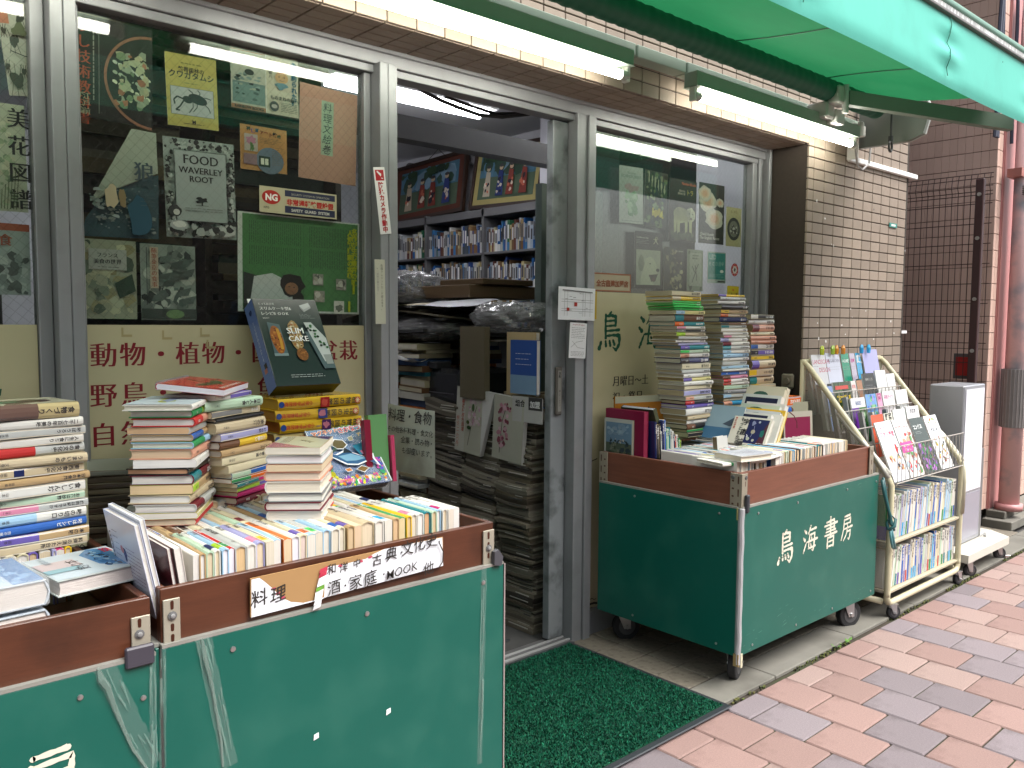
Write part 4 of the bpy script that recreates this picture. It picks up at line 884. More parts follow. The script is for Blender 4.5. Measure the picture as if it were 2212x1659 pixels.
c_ = P(1587, 583, Y=2.2655); t = thing('round_sticker', 'round red and white shop association sticker', 'sticker', tuple(c_)); b = MB(); s = Surf(b, (c_.x-.030, 2.2655, c_.z-.030), (1, 0, 0), (0, 0, 1), .060, .060); art_round(s); b.build('print', mat('print'), t)
def art_yel(s):
    s.rect(0, 0, 1, 1, hx('b5a520', .85)); s.text('こども110番', .5, .55, .008, bk, 'heavy', align='c', fit=.8); s.text('の店', .5, .75, .009, hx('a02a20'), 'heavy', align='c'); s.blob(.5, .28, .22, .15, hx('7f8f30', .7), rough=.2)
poster('yellow_window_sticker', 'yellow window sticker just above the book stacks', 'sticker', (1571, 617), (1596, 619), (1571, 658), art_yel, y=2.2655, t=.0003)
# ================================================================== CASTERS
def caster(parent, x, y, zt, r, w=.026, yaw=0, brake=False, blk=True):
    M = Matrix.Translation((x, y, 0)) @ Matrix.Rotation(yaw, 4, 'Z')
    b = MB(); b.M = M; off = -r*.35
    b.tube([(off, -w/2, r), (off, -w/2+.003, r), (off, w/2-.003, r), (off, w/2, r)], [r-.004, r, r, r-.004], 28)
    o = b.build('wheel', mat('rubber'), parent)
    h = MB(); h.M = M; h.tube([(off, -w/2-.001, r), (off, w/2+.001, r)], r*.62, 20, (.10, .10, .105)); h.tube([(off, -w/2-.002, r), (off, w/2+.002, r)], r*.2, 14, (.25, .25, .25)); h.build('hub', mat('dark_metal'), o)
    f = MB(); f.M = M
    for s in (-1, 1):
        yy = s*(w/2+.004); f.prism([(off-r*.25, yy, r*.85), (off+r*.25, yy, r*.85), (r*.5, yy, zt-.006), (-r*.55, yy, zt-.006)], (0, s*.0025, 0), (.5, .5, .5)); f.tube([(off, s*(w/2+.004), r), (off, s*(w/2+.011), r)], r*.16, 6, (.6, .6, .6))
    f.box(-r*.75, r*.75, -w*.9, w*.9, zt-.006, zt-.002, (.5, .5, .5)); f.tube([(0, 0, zt-.022), (0, 0, zt-.005)], r*.42, 14, (.5, .5, .5))
    if brake: f.bbox(off-r*1.75, off-r*.9, -.011, .011, r*.5, r*.5+.006, .001, (.55, .57, .6)); f.box(off-r*1.5, off-r*.9, -.008, .008, r*.3, r*.5, (.05, .05, .05))
    f.build('fork', mat('steel'), parent)
# ================================================================== BOOK CARTS
iron = hx('a8a08e', .80)
def slots(b, o, ex, ez, n, holes, col=(.10, .05, .03)):
    "punched slots of an angle iron: list of (u, v, half width, half height) in metres"
    o = Vector(o); ex = Vector(ex); ez = Vector(ez); nn = Vector(n)*.0004
    for u, v, hw, hh in holes:
        pts = []
        for k in range(12):
            a = 2*math.pi*k/12; ca, sa = math.cos(a), math.sin(a)
            if hh > hw: pts.append((u+hw*ca, v+(hh-hw)*(1 if sa >= 0 else -1)+hw*sa))
            else: pts.append((u+(hw-hh)*(1 if ca >= 0 else -1)+hh*ca, v+hh*sa))
        b.poly([o+nn+ex*a+ez*c for a, c in pts], col)
def screw(b, p, n, r=.0045, col=(.65, .65, .63)):
    p = Vector(p); n = Vector(n); b.tube([p, p+n*.0018, p+n*.0026], [r, r, r*.5], 10, col)
def cart(label, x0, x1, y0=1.545, y1=2.17, z0=.125, zp=.640, zt=.748, side='alu', woodm='wood', panel_over=.02):
    t = thing('book_cart', label, 'book cart', (x0, y0, 0)); pm_ = mat('green_panel'); wm = mat(woodm)
    b = MB(); b.bbox(x0, x1, y0+.002, y0+.016, zp-.03, zt, .0015); b.build('front_board', wm, t)
    b = MB(); b.bbox(x0, x0+.014, y0+.017, y1, zp-.03, zt, .0015); b.build('side_board', wm, t)
    b = MB(); b.bbox(x1-.014, x1, y0+.017, y1, zp-.03, zt, .0015); b.build('side_board', wm, t)
    b = MB(); b.bbox(x0+.015, x1-.015, y1-.014, y1, zp-.03, zt, .0015); b.build('back_board', wm, t)
    b = MB(); b.bbox(x0+.015, x1-.015, y0+.017, y1-.015, .665, .678, .001, hx('6a4a30', .6)); b.build('tray_floor', mat('paint'), t)
    b = MB(); b.bbox(x0-.003, x1+panel_over, y0-.010, y0-.003, z0, zp, .001); b.build('front_panel', pm_, t)
    b = MB(); b.bbox(x0-.012, x0-.005, y0-.002, y1, z0, zp, .001); b.build('side_panel', pm_, t)
    b = MB(); b.bbox(x1+.004, x1+.011, y0, y1, z0, zp, .001); b.build('side_panel', pm_, t)
    b = MB(); b.box(x0-.003, x1+panel_over, y0-.0105, y0+.004, zp+.0005, zp+.007, hx('a5a49c', .8)); b.box(x0-.012, x0+.0, y0+.004, y1, zp+.0005, zp+.007, hx('a5a49c', .8)); b.build('edge_strip', mat('dark_metal'), t)
    return t
# --- far cart with the shop name
c2 = cart('green book cart with cream brush characters standing beyond the door mat', 2.424, 3.372, zt=.752, zp=.632, z0=.128, woodm='wood_clean', panel_over=.052)
b = MB()     # corner angle iron
b.bbox(2.4185, 2.4235, 1.541, 1.585, .60, .750, .001, iron); b.bbox(2.4185, 2.452, 1.539, 1.5435, .60, .750, .001, iron)
slots(b, (2.4185, 1.541, .60), (0, 1, 0), (0, 0, 1), (-1, 0, 0), [(.012, .128, .003, .013), (.012, .085, .003, .013), (.012, .04, .003, .013)]+[(.033, .02+.026*k, .0045, .0032) for k in range(5)])
slots(b, (2.4185, 1.539, .60), (1, 0, 0), (0, 0, 1), (0, -1, 0), [(.02, .115, .002, .009)])
screw(b, (2.418, 1.574, .736), (-1, 0, 0), .007, (.12, .12, .12)); screw(b, (2.442, 1.539, .736), (0, -1, 0), .007, (.12, .12, .12)); b.build('angle_iron', mat('dark_metal'), c2)
b = MB(); b.bbox(2.4185, 2.4235, 2.135, 2.176, .60, .752, .001, iron)
slots(b, (2.4185, 2.135, .60), (0, 1, 0), (0, 0, 1), (-1, 0, 0), [(.030, .128, .003, .013), (.030, .085, .003, .013), (.03, .04, .003, .013)]+[(.012, .02+.026*k, .0045, .0032) for k in range(5)]); b.build('angle_iron', mat('dark_metal'), c2)
b = MB(); b.bbox(3.345, 3.378, 1.539, 1.5435, .60, .755, .001, iron); slots(b, (3.345, 1.539, .6), (1, 0, 0), (0, 0, 1), (0, -1, 0), [(.016, .13, .003, .010), (.016, .09, .003, .010), (.016, .05, .003, .01)]); b.build('angle_iron', mat('dark_metal'), c2)
b = MB(); b.bbox(2.433, 2.449, 1.524, 1.5385, .618, .68, .004, (.04, .042, .05)); b.build('rubber_bumper', mat('paint'), c2)
b = MB()    # aluminium corner edge, bent and dented
b.tube([(2.4135+.001*math.sin(z*40), 1.533+.0008*math.sin(z*57), z) for z in [.105+.53*k/40 for k in range(41)]], .009, 8, (.50, .50, .52)); b.box(2.4105, 2.4135, 1.535, 1.546, .105, .635, (.30, .30, .31)); b.build('corner_edge', mat('dark_metal'), c2)
b = MB(); b.box(2.4045, 2.4125, 1.527, 1.547, .098, .14, hx('a58f60', .8)); b.box(2.413, 2.424, 1.5225, 1.526, .094, .142, hx('d3cdb0', .85)); b.box(2.4105, 2.412, 1.545, 1.552, .595, .635, hx('b5aa70', .8)); b.build('masking_tape', mat('print'), c2)
def screws(t, lst, r=.0045):
    for p_, n_ in lst: b = MB(); screw(b, p_, n_, r); b.build('screw', mat('steel'), t)
screws(c2, [((u, 1.5345, .606), (0, -1, 0)) for u in (2.515, 2.775, 3.15, 3.40)]+[((u, 1.5345, .15), (0, -1, 0)) for u in (2.50, 2.79, 3.06, 3.385)]+[((2.4115, v, z), (-1, 0, 0)) for v in (1.62, 1.99) for z in (.606, .152)])
wc = hx('dcd7c4', .95)
for ch, (a, c, hpx) in zip('鳥海書房', ((1676, 1227, 76), (1733, 1202, 62), (1777, 1188, 65), (1815, 1172, 55))):
    p = P(a, c, Y=1.5344); q = P(a, c-hpx, Y=1.5344); chars(c2, [(ch, p.x, p.z, q.z-p.z, wc, 'stroke')], 1.5344)
b = MB(); s = Surf(b, (2.42, 1.5343, 0), (1, 0, 0), (0, 0, 1), 1, 1); rs_ = random.Random(6)
for i in range(34):      # scuffs in the paint
    u, v = rs_.choice(((rs_.uniform(.02, .12), rs_.uniform(.135, .2)), (rs_.uniform(.2, .36), rs_.uniform(.16, .24)), (rs_.uniform(.70, .97), rs_.uniform(.60, .625)), (rs_.uniform(.5, .9), rs_.uniform(.14, .18))))
    L = rs_.uniform(.004, .03); s.line([(u, v), (u+L, v+L*rs_.uniform(.0, .3))], rs_.uniform(.0005, .0016), hx('6f9c8c', .8)); s.k -= .8
b.build('scratch', mat('print'), c2, kind='stuff')
caster(c2, 2.50, 1.605, .128, .055, .03, rad(-160), brake=True); caster(c2, 3.30, 1.60, .128, .055, .03, rad(160)); caster(c2, 2.50, 2.12, .128, .055, .03, rad(150)); caster(c2, 3.30, 2.12, .128, .055, .03, rad(20))
b = MB(); b.tube([(2.60, 1.9, .13), (2.602, 1.9, .075)], .0018, 5, (.7, .7, .7)); b.tube([(2.63, 1.75, .13), (2.635, 1.75, .09)], .0015, 5, (.4, .4, .4)); b.build('dangling_string', mat('paint'), c2)
# --- middle cart and the cart at the edge of the picture
c1 = cart('green book cart with a torn hand-lettered cardboard sign on its wooden rim', .530, 1.334, zt=.758, zp=.650, z0=.11, panel_over=.024)
c0 = cart('green book cart by the pillar with a paint-white character low on its front', -.42, .512, zt=.748, zp=.641, z0=.11, panel_over=.004)
def front_iron(t, x0, x1, zlo, zhi, holes, bolt):
    b = MB(); b.bbox(x0, x1, 1.5415, 1.5455, zlo, zhi, .001, hx('b5ae9d', .8)); slots(b, (x0, 1.5415, zlo), (1, 0, 0), (0, 0, 1), (0, -1, 0), holes, hx('5a2c18', .6))
    screw(b, (bolt[0], 1.5412, bolt[1]), (0, -1, 0), .0085, (.16, .16, .16)); screw(b, (bolt[0], 1.5386, bolt[1]), (0, -1, 0), .0045, (.3, .3, .3)); b.build('angle_iron', mat('dark_metal'), t)
front_iron(c1, .533, .564, .648, .7375, [(.016, .078, .0033, .0085), (.016, .036, .0033, .0075), (.016, .016, .0033, .0075)], (.549, .706))
front_iron(c0, .477, .510, .642, .7175, [(.014, .064, .0033, .0085)], (.4905, .686))
front_iron(c1, 1.298, 1.333, .650, .741, [(.016, .078, .0035, .009), (.016, .055, .0035, .007), (.016, .028, .0035, .007)], (1.3145, .697))
b = MB(); b.bbox(.462, .512, 1.5275, 1.5385, .630, .668, .003, (.05, .045, .06)); b.build('rubber_bumper', mat('paint'), c0)
b = MB(); b.prism([(1.322, 1.527, .655), (1.345, 1.527, .650), (1.350, 1.527, .672), (1.335, 1.527, .692), (1.322, 1.527, .688)], (0, .012, 0), (.06, .06, .07)); b.build('rubber_bumper', mat('paint'), c1)
b = MB(); b.box(1.3585, 1.3625, 1.533, 1.543, .11, .652, hx('b5a8a5', .8)); b.box(1.3585, 1.3625, 1.5345, 1.56, .11, .652, hx('9c938f', .7)); b.build('edge_trim', mat('dark_metal'), c1)
screws(c1, [((x, 1.5345, z), (0, -1, 0)) for x, z in ((.962, .616), (1.292, .617), (.66, .616))], .0055)
screws(c0, [((x, 1.5345, z), (0, -1, 0)) for x, z in ((.388, .602), (.492, .57))], .005)
for px, py in ((839, 1537), (683, 1591)):
    b = MB(); p = P(px, py, Y=1.534); b.prism([(p.x-.006, 1.5335, p.z-.007), (p.x+.006, 1.5335, p.z-.004), (p.x+.006, 1.5335, p.z+.007), (p.x-.005, 1.5335, p.z+.005)], (0, .001, 0), (.78, .8, .8))
    b.build('paint_chip', mat('print'), c1)
b = MB(); s = Surf(b, (0, 1.5344, 0), (1, 0, 0), (0, 0, 1), 1, 1); p = P(35, 1695, Y=1.5344); brush(s, '房', p.x-.012, p.z-.085, .125, wc)
b.build('character', mat('print'), c0)
# sticky tape: translucent creased strips
def tapes(t, strips, seed):
    rr = random.Random(seed)
    for (xa, ya), (xb, yb), w, cr in strips:
        b = MB()
        p = P(xa, ya, Y=1.5335); q = P(xb, yb, Y=1.5335); d = (q-p).normalized(); n = Vector((-d.z, 0, d.x))*w/2; N = 16
        for i in range(N):
            a = p+(q-p)*(i/N); c = p+(q-p)*((i+1)/N); j = rr.uniform(.9, 1.08)
            b.poly([a-n*j, c-n*j, c+n*j, a+n*j], (.7, .75, .72), 0)
        L = (q-p).length
        for k in range(cr):      # bright creases
            f0 = rr.uniform(0, .8); ln = rr.uniform(.05, .3); o1 = rr.uniform(-.9, .9); o2 = o1+rr.uniform(-.25, .25); ww = rr.uniform(.0006, .0022); m = Vector((0, -.0006-.0001*k, 0))
            a = p+(q-p)*f0+n*o1+m; c = p+(q-p)*min(1, f0+ln)+n*o2+m; e = (c-a).normalized(); ee = Vector((-e.z, 0, e.x))*ww
            b.poly([a-ee, c-ee*.4, c+ee*.4, a+ee], jit(hx('8fb0a4', .75), .25, rr), 1)
        b.build('sticky_tape', [mat('tape'), mat('crease', attr=True, rough=.5, alpha=.42)], t)
tapes(c0, [((222, 1437), (330, 1652), .036, 16), ((330, 1418), (332, 1660), .013, 20)], 1)
b = MB(); rr = random.Random(3); pts = [P(a, c, Y=1.5325) for a, c in ((212, 1444), (218, 1468), (232, 1485), (248, 1530), (266, 1572), (288, 1620), (318, 1660))]
b.tube(pts, [.003, .007, .006, .004, .0035, .003, .002], 5, hx('a3b8ae', .75)); b.build('tape_crease', mat('crease'), c0)
tapes(c1, [((438, 1372), (497, 1655), .030, 24), ((352, 1400), (352, 1660), .012, 10), ((1046, 1222), (1036, 1650), .016, 22)], 2)
b = MB(); pts = [P(a, c, Y=1.5325) for a, c in ((436, 1380), (442, 1420), (458, 1480), (468, 1540), (478, 1600), (482, 1655))]
b.tube(pts, [.003, .006, .0035, .003, .0028, .0024], 5, hx('a3b8ae', .75)); b.build('tape_crease', mat('crease'), c1)
# torn cardboard sign on the middle cart
sg = thing('cardboard_sign', 'torn cardboard strip hand-lettered in black marker on the rim of the middle cart', 'sign', (.705, 1.538, .66))
o3 = [P(a, c, Y=1.5375) for a, c in ((541, 1250), (957, 1160), (957, 1222), (541, 1334))]
b = MB(); b.prism([o3[3], o3[2], o3[1], o3[0]], (0, .003, 0), hx('b08a5c', .85)); b.build('card', mat('print'), sg)
b = MB(); s = Surf(b, (0, 1.5372, 0), (1, 0, 0), (0, 0, 1), 1, 1); wh = (.74, .76, .80)
def U(pts): return [(P(a, c, Y=1.5375).x, P(a, c, Y=1.5375).z) for a, c in pts]
s.uv(U([(543, 1252), (560, 1248), (572, 1257), (590, 1272), (607, 1290), (628, 1300), (655, 1302), (680, 1296), (700, 1290), (700, 1292), (690, 1296), (543, 1334)]), wh)
s.uv(U([(702, 1225), (745, 1218), (790, 1207), (808, 1196), (830, 1186), (955, 1161), (957, 1222), (700, 1291)]), wh)
rr = random.Random(8); 
for a, c in ((590, 1272), (600, 1282), (612, 1290), (780, 1212), (800, 1203), (735, 1221)): p = P(a, c, Y=1.5375); s.blob(p.x, p.z, .006, .003, hx('c9546a', .8), rough=.4, rr=rr, n=7)
def W(t, a, c, h, st='hand', ang=.10): 
    p = P(a, c, Y=1.5375); q = P(a, c-h, Y=1.5375); s.text(t, p.x, p.z, (q.z-p.z)/.9, (.03, .025, .022), st, ang=ang)
W('料', 543, 1312, 36, 'hand'); W('理', 585, 1302, 34, 'hand')
for i, (ch, a, c, h) in enumerate((('和', 706, 1241, 22), ('洋', 733, 1236, 20), ('中', 762, 1226, 18), ('古', 803, 1222, 24), ('典', 832, 1211, 28), ('・', 858, 1204, 20), ('文', 866, 1200, 30), ('化', 892, 1191, 30), ('史', 918, 1183, 29), ('・', 940, 1178, 16),
    ('酒', 706, 1284, 30), ('・', 734, 1276, 20), ('家', 752, 1274, 31), ('庭', 784, 1265, 31), ('・', 818, 1250, 18), ('他', 912, 1241, 26))): W(ch, a, c, h)
W('MOOK', 832, 1252, 24, 'hand')
s.line(U([(945, 1170), (954, 1190), (953, 1212), (945, 1225)]), .003, (.03, .025, .022)); b.build('marker_lettering', mat('print'), sg)
b = MB(); p0 = P(700, 1226, Y=1.534); p1 = P(684, 1315, Y=1.528)
for i in range(9):
    t0, t1 = i/9, (i+1)/9; a = p0.lerp(p1, t0); c = p0.lerp(p1, t1); w_ = Vector((.009, 0, .002)); cc = (hx('c43a52', .85), (.75, .76, .78), (.72, .74, .75), hx('6aa03a', .8))[(0, 0, 1, 1, 3, 1, 1, 2, 1)[i]]
    b.poly([a-w_+Vector((0, -.002*math.sin(i), 0)), c-w_, c+w_, a+w_], cc)
b.build('torn_flap', mat('print'), sg)
# ================================================================== BOOKS
PAL = {'white': 'dcdad2', 'cream': 'd8cfae', 'pale grey': 'b9bcb8', 'tan': 'b79a70', 'brown': '6d4a33', 'black': '1d1c1f', 'navy': '1f2a58', 'blue': '2b5fae', 'light blue': '9fc3dc', 'sky blue': '38a3d4',
       'teal': '2a8087', 'green': '2f8a4e', 'bright green': '3fc45a', 'lime': 'a8cf3a', 'pale green': 'b4cfb4', 'yellow': 'e3bd2c', 'pale yellow': 'd9d08a', 'orange': 'dd6a24', 'red': 'bb2c2a', 'maroon': '6c1c2a', 'magenta': 'c22a72',
       'pink': 'd88aa6', 'violet': '6a5aa8', 'lavender': 'a5a5d0', 'grey': '7d7d7c', 'salmon': 'd39a80', 'beige': 'c8b898'}
def pc(n): return hx(PAL[n], .88)
TITLES = ['味ぼうろう', '人生に食あり', '日本の食卓', '料理の源流', '本当の食文化', '植物の図鑑', '昆虫記', '山の植物', '魚と人', '食物史', '花の図鑑', '動物の世界', '野鳥の声', '園芸入門', '宇宙論', '海の生物', '民俗と食', '酒の話', '台所の歴史', '世界の料理', '森の科学', '地球の歴史', '進化の話', '茶の湯', '犬の本', '鉱物入門', '家庭の味', '自然観察']
ORD = ['zeroth', 'first', 'second', 'third', 'fourth', 'fifth', 'sixth', 'seventh', 'eighth', 'ninth', 'tenth', 'eleventh', 'twelfth', 'thirteenth', 'fourteenth', 'fifteenth', 'sixteenth', 'seventeenth', 'eighteenth', 'nineteenth', 'twentieth']
def ordw(n):
    if n <= 20: return ORD[n]
    T = {2: 'twenty', 3: 'thirty', 4: 'forty'}[n//10]
    return T+('-'+ORD[n % 10] if n % 10 else 'th') if n % 10 else T[:-1]+'ieth'
def book(label, L, Wd, t, cov, loc, rot, hard=True, band=None, pg=None, title=None, tcol=None, seed=0, group=None, cover_art=None, bend=None, style='bold', tsz=None, name='book', into=None, spine_art=None):
    """book lying flat in its own frame: x along the spine (head at +x), spine at -y, thickness z"""
    rr = random.Random(seed*7919+13)
    if isinstance(cov, str): cov = pc(cov)
    root = thing(name, label, name, loc, rot, group=group) if into is None else None
    bd = bend if bend is not None else rr.uniform(-.0012, .0012)
    def dz(x, y): return bd*math.sin((x/L+.5)*math.pi*1.6+rr0)*(1 if hard else 1.4)+bd*.6*(y/Wd)
    rr0 = rr.uniform(0, 3)
    ct = .0022 if hard else .0005; Mx = None if into is None else Matrix.Translation(loc) @ rot.to_4x4(); ov = .0025 if hard else .0002; NX = 10; bl = t*.14 if hard else .0004
    xs = [-L/2+L*i/NX for i in range(NX+1)]
    out = [(Wd/2, 0), (-Wd/2+.002, 0), (-Wd/2-bl*.6, t*.2), (-Wd/2-bl, t*.5), (-Wd/2-bl*.6, t*.8), (-Wd/2+.002, t), (Wd/2, t)]
    inn = [(Wd/2, t-ct), (-Wd/2+.003, t-ct), (-Wd/2+ct-bl, t*.5), (-Wd/2+.003, ct), (Wd/2, ct)]
    prof = out+inn; m = len(prof); v = [(x, y, z+dz(x, y)) for x in xs for y, z in prof]
    b = MB(); b.M = None
    bands = band or []
    for i in range(NX):
        cc = cov; f = (i+.5)/NX
        for a, c, bc in bands:
            if a <= f <= c: cc = pc(bc) if isinstance(bc, str) else bc
        fs = [(i*m+k, (i+1)*m+k, (i+1)*m+(k+1) % m, i*m+(k+1) % m) for k in range(m)]
        k0 = len(b.v) if i == 0 else 0
        if i == 0: b.add(v, fs, cc)
        else:
            for q in fs: b.f.append(q); b.c.append(cc); b.m.append(0)
    for e in (0, NX): 
        q = tuple(e*m+k for k in range(m)); b.f.append(q if e else q[::-1]); b.c.append(cov); b.m.append(0)
    if title and t > .007:
        s = Surf(b, (-L/2, -Wd/2-bl-.0003, t), (0, 0, -1), (1, 0, 0), t, L)
        z = tsz or min(t*.56, .0135); n = len(title); room = L*.62
        tc_ = tcol or ((.05, .045, .045) if sum(cov) > .7 else (.72, .72, .68))
        if n*z*1.05 > room: z = room/n/1.05
        s.text(title, .5, .95, z, tc_, style, vert=True, sp=1.05)
        if rr.random() < .6: s.text(rr.choice(('山本一', '田中編', '小林', '鈴木著', '文春社', '岩本')), .5, .24, min(z*.7, .007), tc_, 'sans', vert=True)
    if spine_art:
        s = Surf(b, (-L/2, -Wd/2-bl-.0006, t), (0, 0, -1), (1, 0, 0), t, L); spine_art(s)
    if cover_art:
        s = Surf(b, (-L/2+.002, -Wd/2+.002, t+abs(bd)*.9), (1, 0, 0), (0, 1, 0), L-.004, Wd-.004); cover_art(s)
    gl_ = rr.random() < .55
    if into is None: b.build('cover', mat('print_gloss' if gl_ else 'print'), root, local=True)
    else:
        k = len(into.v); into.v += [tuple(Mx @ Vector(q)) for q in b.v]; into.f += [tuple(a+k for a in f) for f in b.f]; into.c += b.c; into.m += [1 if gl_ else 0]*len(b.f)
    pg = pg or rr.choice(('d9d0bd', 'd6c6a8', 'ddd8cc', 'e0dcd6', 'd2b994', 'd8cfc0'))
    pcx = hx(pg, .86) if isinstance(pg, str) else pg
    b = MB(); xs2 = [x*(1-2*ov/L) for x in xs]; pr = [(-Wd/2+ct, ct*1.02), (Wd/2-ov*1.3, ct*1.02), (Wd/2-ov*1.3-(t*.06 if hard else 0), t*.5), (Wd/2-ov*1.3, t-ct*1.02), (-Wd/2+ct, t-ct*1.02), (-Wd/2+ct-bl*.7, t*.5)]
    m = len(pr); b.add([(x, y, z+dz(x, y)) for x in xs2 for y, z in pr], [(i*m+k, (i+1)*m+k, (i+1)*m+(k+1) % m, i*m+(k+1) % m) for i in range(NX) for k in range(m)]+[tuple(range(m))[::-1], tuple(NX*m+k for k in range(m))], pcx)
    if into is None: b.build('page_block', mat('pages'), root, local=True)
    else:
        k = len(into.v); into.v += [tuple(Mx @ Vector(q)) for q in b.v]; into.f += [tuple(a+k for a in f) for f in b.f]; into.c += b.c; into.m += [2]*len(b.f)
    return root
SB = MB()
RZ = lambda a: Matrix.Rotation(a, 3, 'Z')
R_UP = Matrix(((0, 0, -1), (1, 0, 0), (0, -1, 0)))            # spine up, length along +Y, thickness along -X
R_UPX = Matrix(((1, 0, 0), (0, 0, -1), (0, 1, 0))).transposed() @ Matrix.Identity(3)
R_UPX = Matrix(((1, 0, 0), (0, 0, 1), (0, -1, 0)))            # spine up, length along X, thickness along +Y
R_STAND = Matrix(((0, 0, -1), (0, 1, 0), (1, 0, 0)))          # upright, spine towards the street
seedc = [100]
def nxt(): seedc[0] += 1; return seedc[0]
def desc(cov, band=None):
    if band: return f'{cov} book with a {band[0][2]} band'
    return f'{cov} book'
def stack(nm, cx, cy, z0, th, items, L=.188, Wd=.13, drift=(0, 0), jx=.006, ja=3, grp=None, topart=None, ref='top'):
    """items from the bottom up: (cover, thickness, band, title, pages[, dL, dW])"""
    rr = random.Random(hash(nm) % 997 if False else sum(map(ord, nm))); z = z0; n = len(items)
    for i, it in enumerate(items):
        cov, t, band, title, pg = it[:5]; l = L+(it[5] if len(it) > 5 else 0); w = Wd+(it[6] if len(it) > 6 else 0); dth = it[7] if len(it) > 7 else 0
        f = i/max(1, n-1); x = cx+drift[0]*f+rr.uniform(-jx, jx); y = cy+drift[1]*f+rr.uniform(-jx, jx)
        k = n-i; pos = 'top book' if k == 1 else ('bottom book' if i == 0 else f'{ordw(k)} book from the top')
        lab = f'{cov} and {band[0][2]} {pos} of the {nm}' if band else ''
        if not band or len(lab.split()) > 16: lab = f'{cov} {pos} of the {nm}'
        book(lab, l, w, t, cov, (x, y, z), RZ(rad(th+rr.uniform(-ja, ja)+dth)), hard=rr.random() < .6, band=band, pg=pg, title=title, seed=nxt(), group=grp, cover_art=topart if k == 1 else None, bend=rr.uniform(-.0006, .0006))
        z += t+.0014
    return z
def auto_items(n, total, pal, rr, bands=('red', 'blue', 'yellow', 'green', 'pink', 'orange', 'violet', 'sky blue'), pages=None):
    ts = [rr.uniform(.6, 1.5) for _ in range(n)]; k = (total-.0014*n)/sum(ts); out = []
    for t in ts:
        bd = [(0, .28, rr.choice(bands))] if rr.random() < .4 else None
        out.append((rr.choice(pal), t*k, bd, rr.choice(TITLES), rr.choice(pages) if pages else None))
    return out
def row(nm, x0, x1, y0, ztop, items, Wd=.128, L=.186, rot=None, grp=None, lean=0, seed=1, along='x', zf=None, into=None):
    rr = random.Random(seed); x = x0; n = len(items)
    for i, (cov, t, band, pg) in enumerate(items):
        if x+t > x1+.004: break
        w = Wd+rr.uniform(-.012, .004); l = L+rr.uniform(-.006, .006)
        z = (zf if zf is not None else ztop-w)     # page edge down; local -y is up
        lab = f'{ordw(i+1)} book in the {nm}, {cov} spine' + (f' with {band[0][2]} band' if band else '')
        if len(lab.split()) > 16: lab = f'{ordw(i+1)} book in the {nm}, {cov} spine'
        M = Matrix.Rotation(lean+rr.uniform(-.01, .01), 3, 'Y') @ Matrix.Rotation(rr.uniform(-.012, .012), 3, 'Z') @ R_UP
        book(lab, l, w, t, cov, (x+t, y0+L/2+rr.uniform(0, .006), ztop-w/2), M, hard=rr.random() < .65, band=band, pg=pg, title=rr.choice(TITLES), seed=nxt(), group=grp, tsz=min(t*.5, .012), into=into)
        x += t+.0012
def I(s):
    "compact list: cover/mm[/band[/pages]] ..."
    out = []
    for w in s.split(','):
        p = w.strip().split('/'); band = [(.06, .34, p[2])] if len(p) > 2 and p[2] else None
        out.append((p[0], float(p[1])/1000, band, p[3] if len(p) > 3 else None))
    return out
G1 = 'books on the middle cart'
row('front row on the middle cart', .600, 1.325, 1.568, .803, I('white/13,tan/12,pale green/15,white/12/navy,light blue/14/lime/e6e4ea,red/12/green/e6e4ec,pale grey/23//d8b98c,white/19//e4ded4,lavender/18/pink/e0cdb0,cream/17/yellow,light blue/17//e2dcd4,orange/18//dcc6a4,white/18//e4e0ea,cream/16/violet/d9c6bd,light blue/19/orange,pale grey/17/bright green,light blue/18,white/20,cream/16/blue,tan/18/violet,cream/18//d9bfa0,beige/32//dcccb0,white/22//e4dcd0,white/20/sky blue,tan/17//d9b890,green/17//d9c69a,yellow/15//d9bf90,white/18/pink,white/17//e6e2dc,teal/19//d6a980,pale green/16,light blue/15,white/14/magenta,white/16,white/18'), grp=G1, seed=5)
row('second row on the middle cart', .56, 1.30, 1.766, .800, I('pale grey/18,grey/20,maroon/18/blue,tan/20,brown/22,pale grey/19/black,cream/21,white/18,light blue/17,beige/24,pale green/18,cream/19/maroon,white/20,tan/18,light blue/17/blue,pale grey/22,cream/19,white/20/black,light blue/18,cream/17,beige/21,pale grey/19,white/16/pink,green/15/yellow,white/19,cream/18,light blue/17,white/18,white/20/navy'), grp=G1, seed=9, into=SB)
row('back row on the middle cart', .60, 1.33, 1.958, .812, I('grey/26,pale grey/24,grey/22,brown/24,pale grey/23,beige/22,tan/24,grey/20,beige/20,pale grey/20,cream/22,beige/20,tan/22,cream/20,beige/20,pale green/22,cream/19,tan/22,beige/20,grey/20,cream/20,pale grey/20,tan/22,beige/22,cream/24,pale grey/26'), grp=G1, seed=12, into=SB)
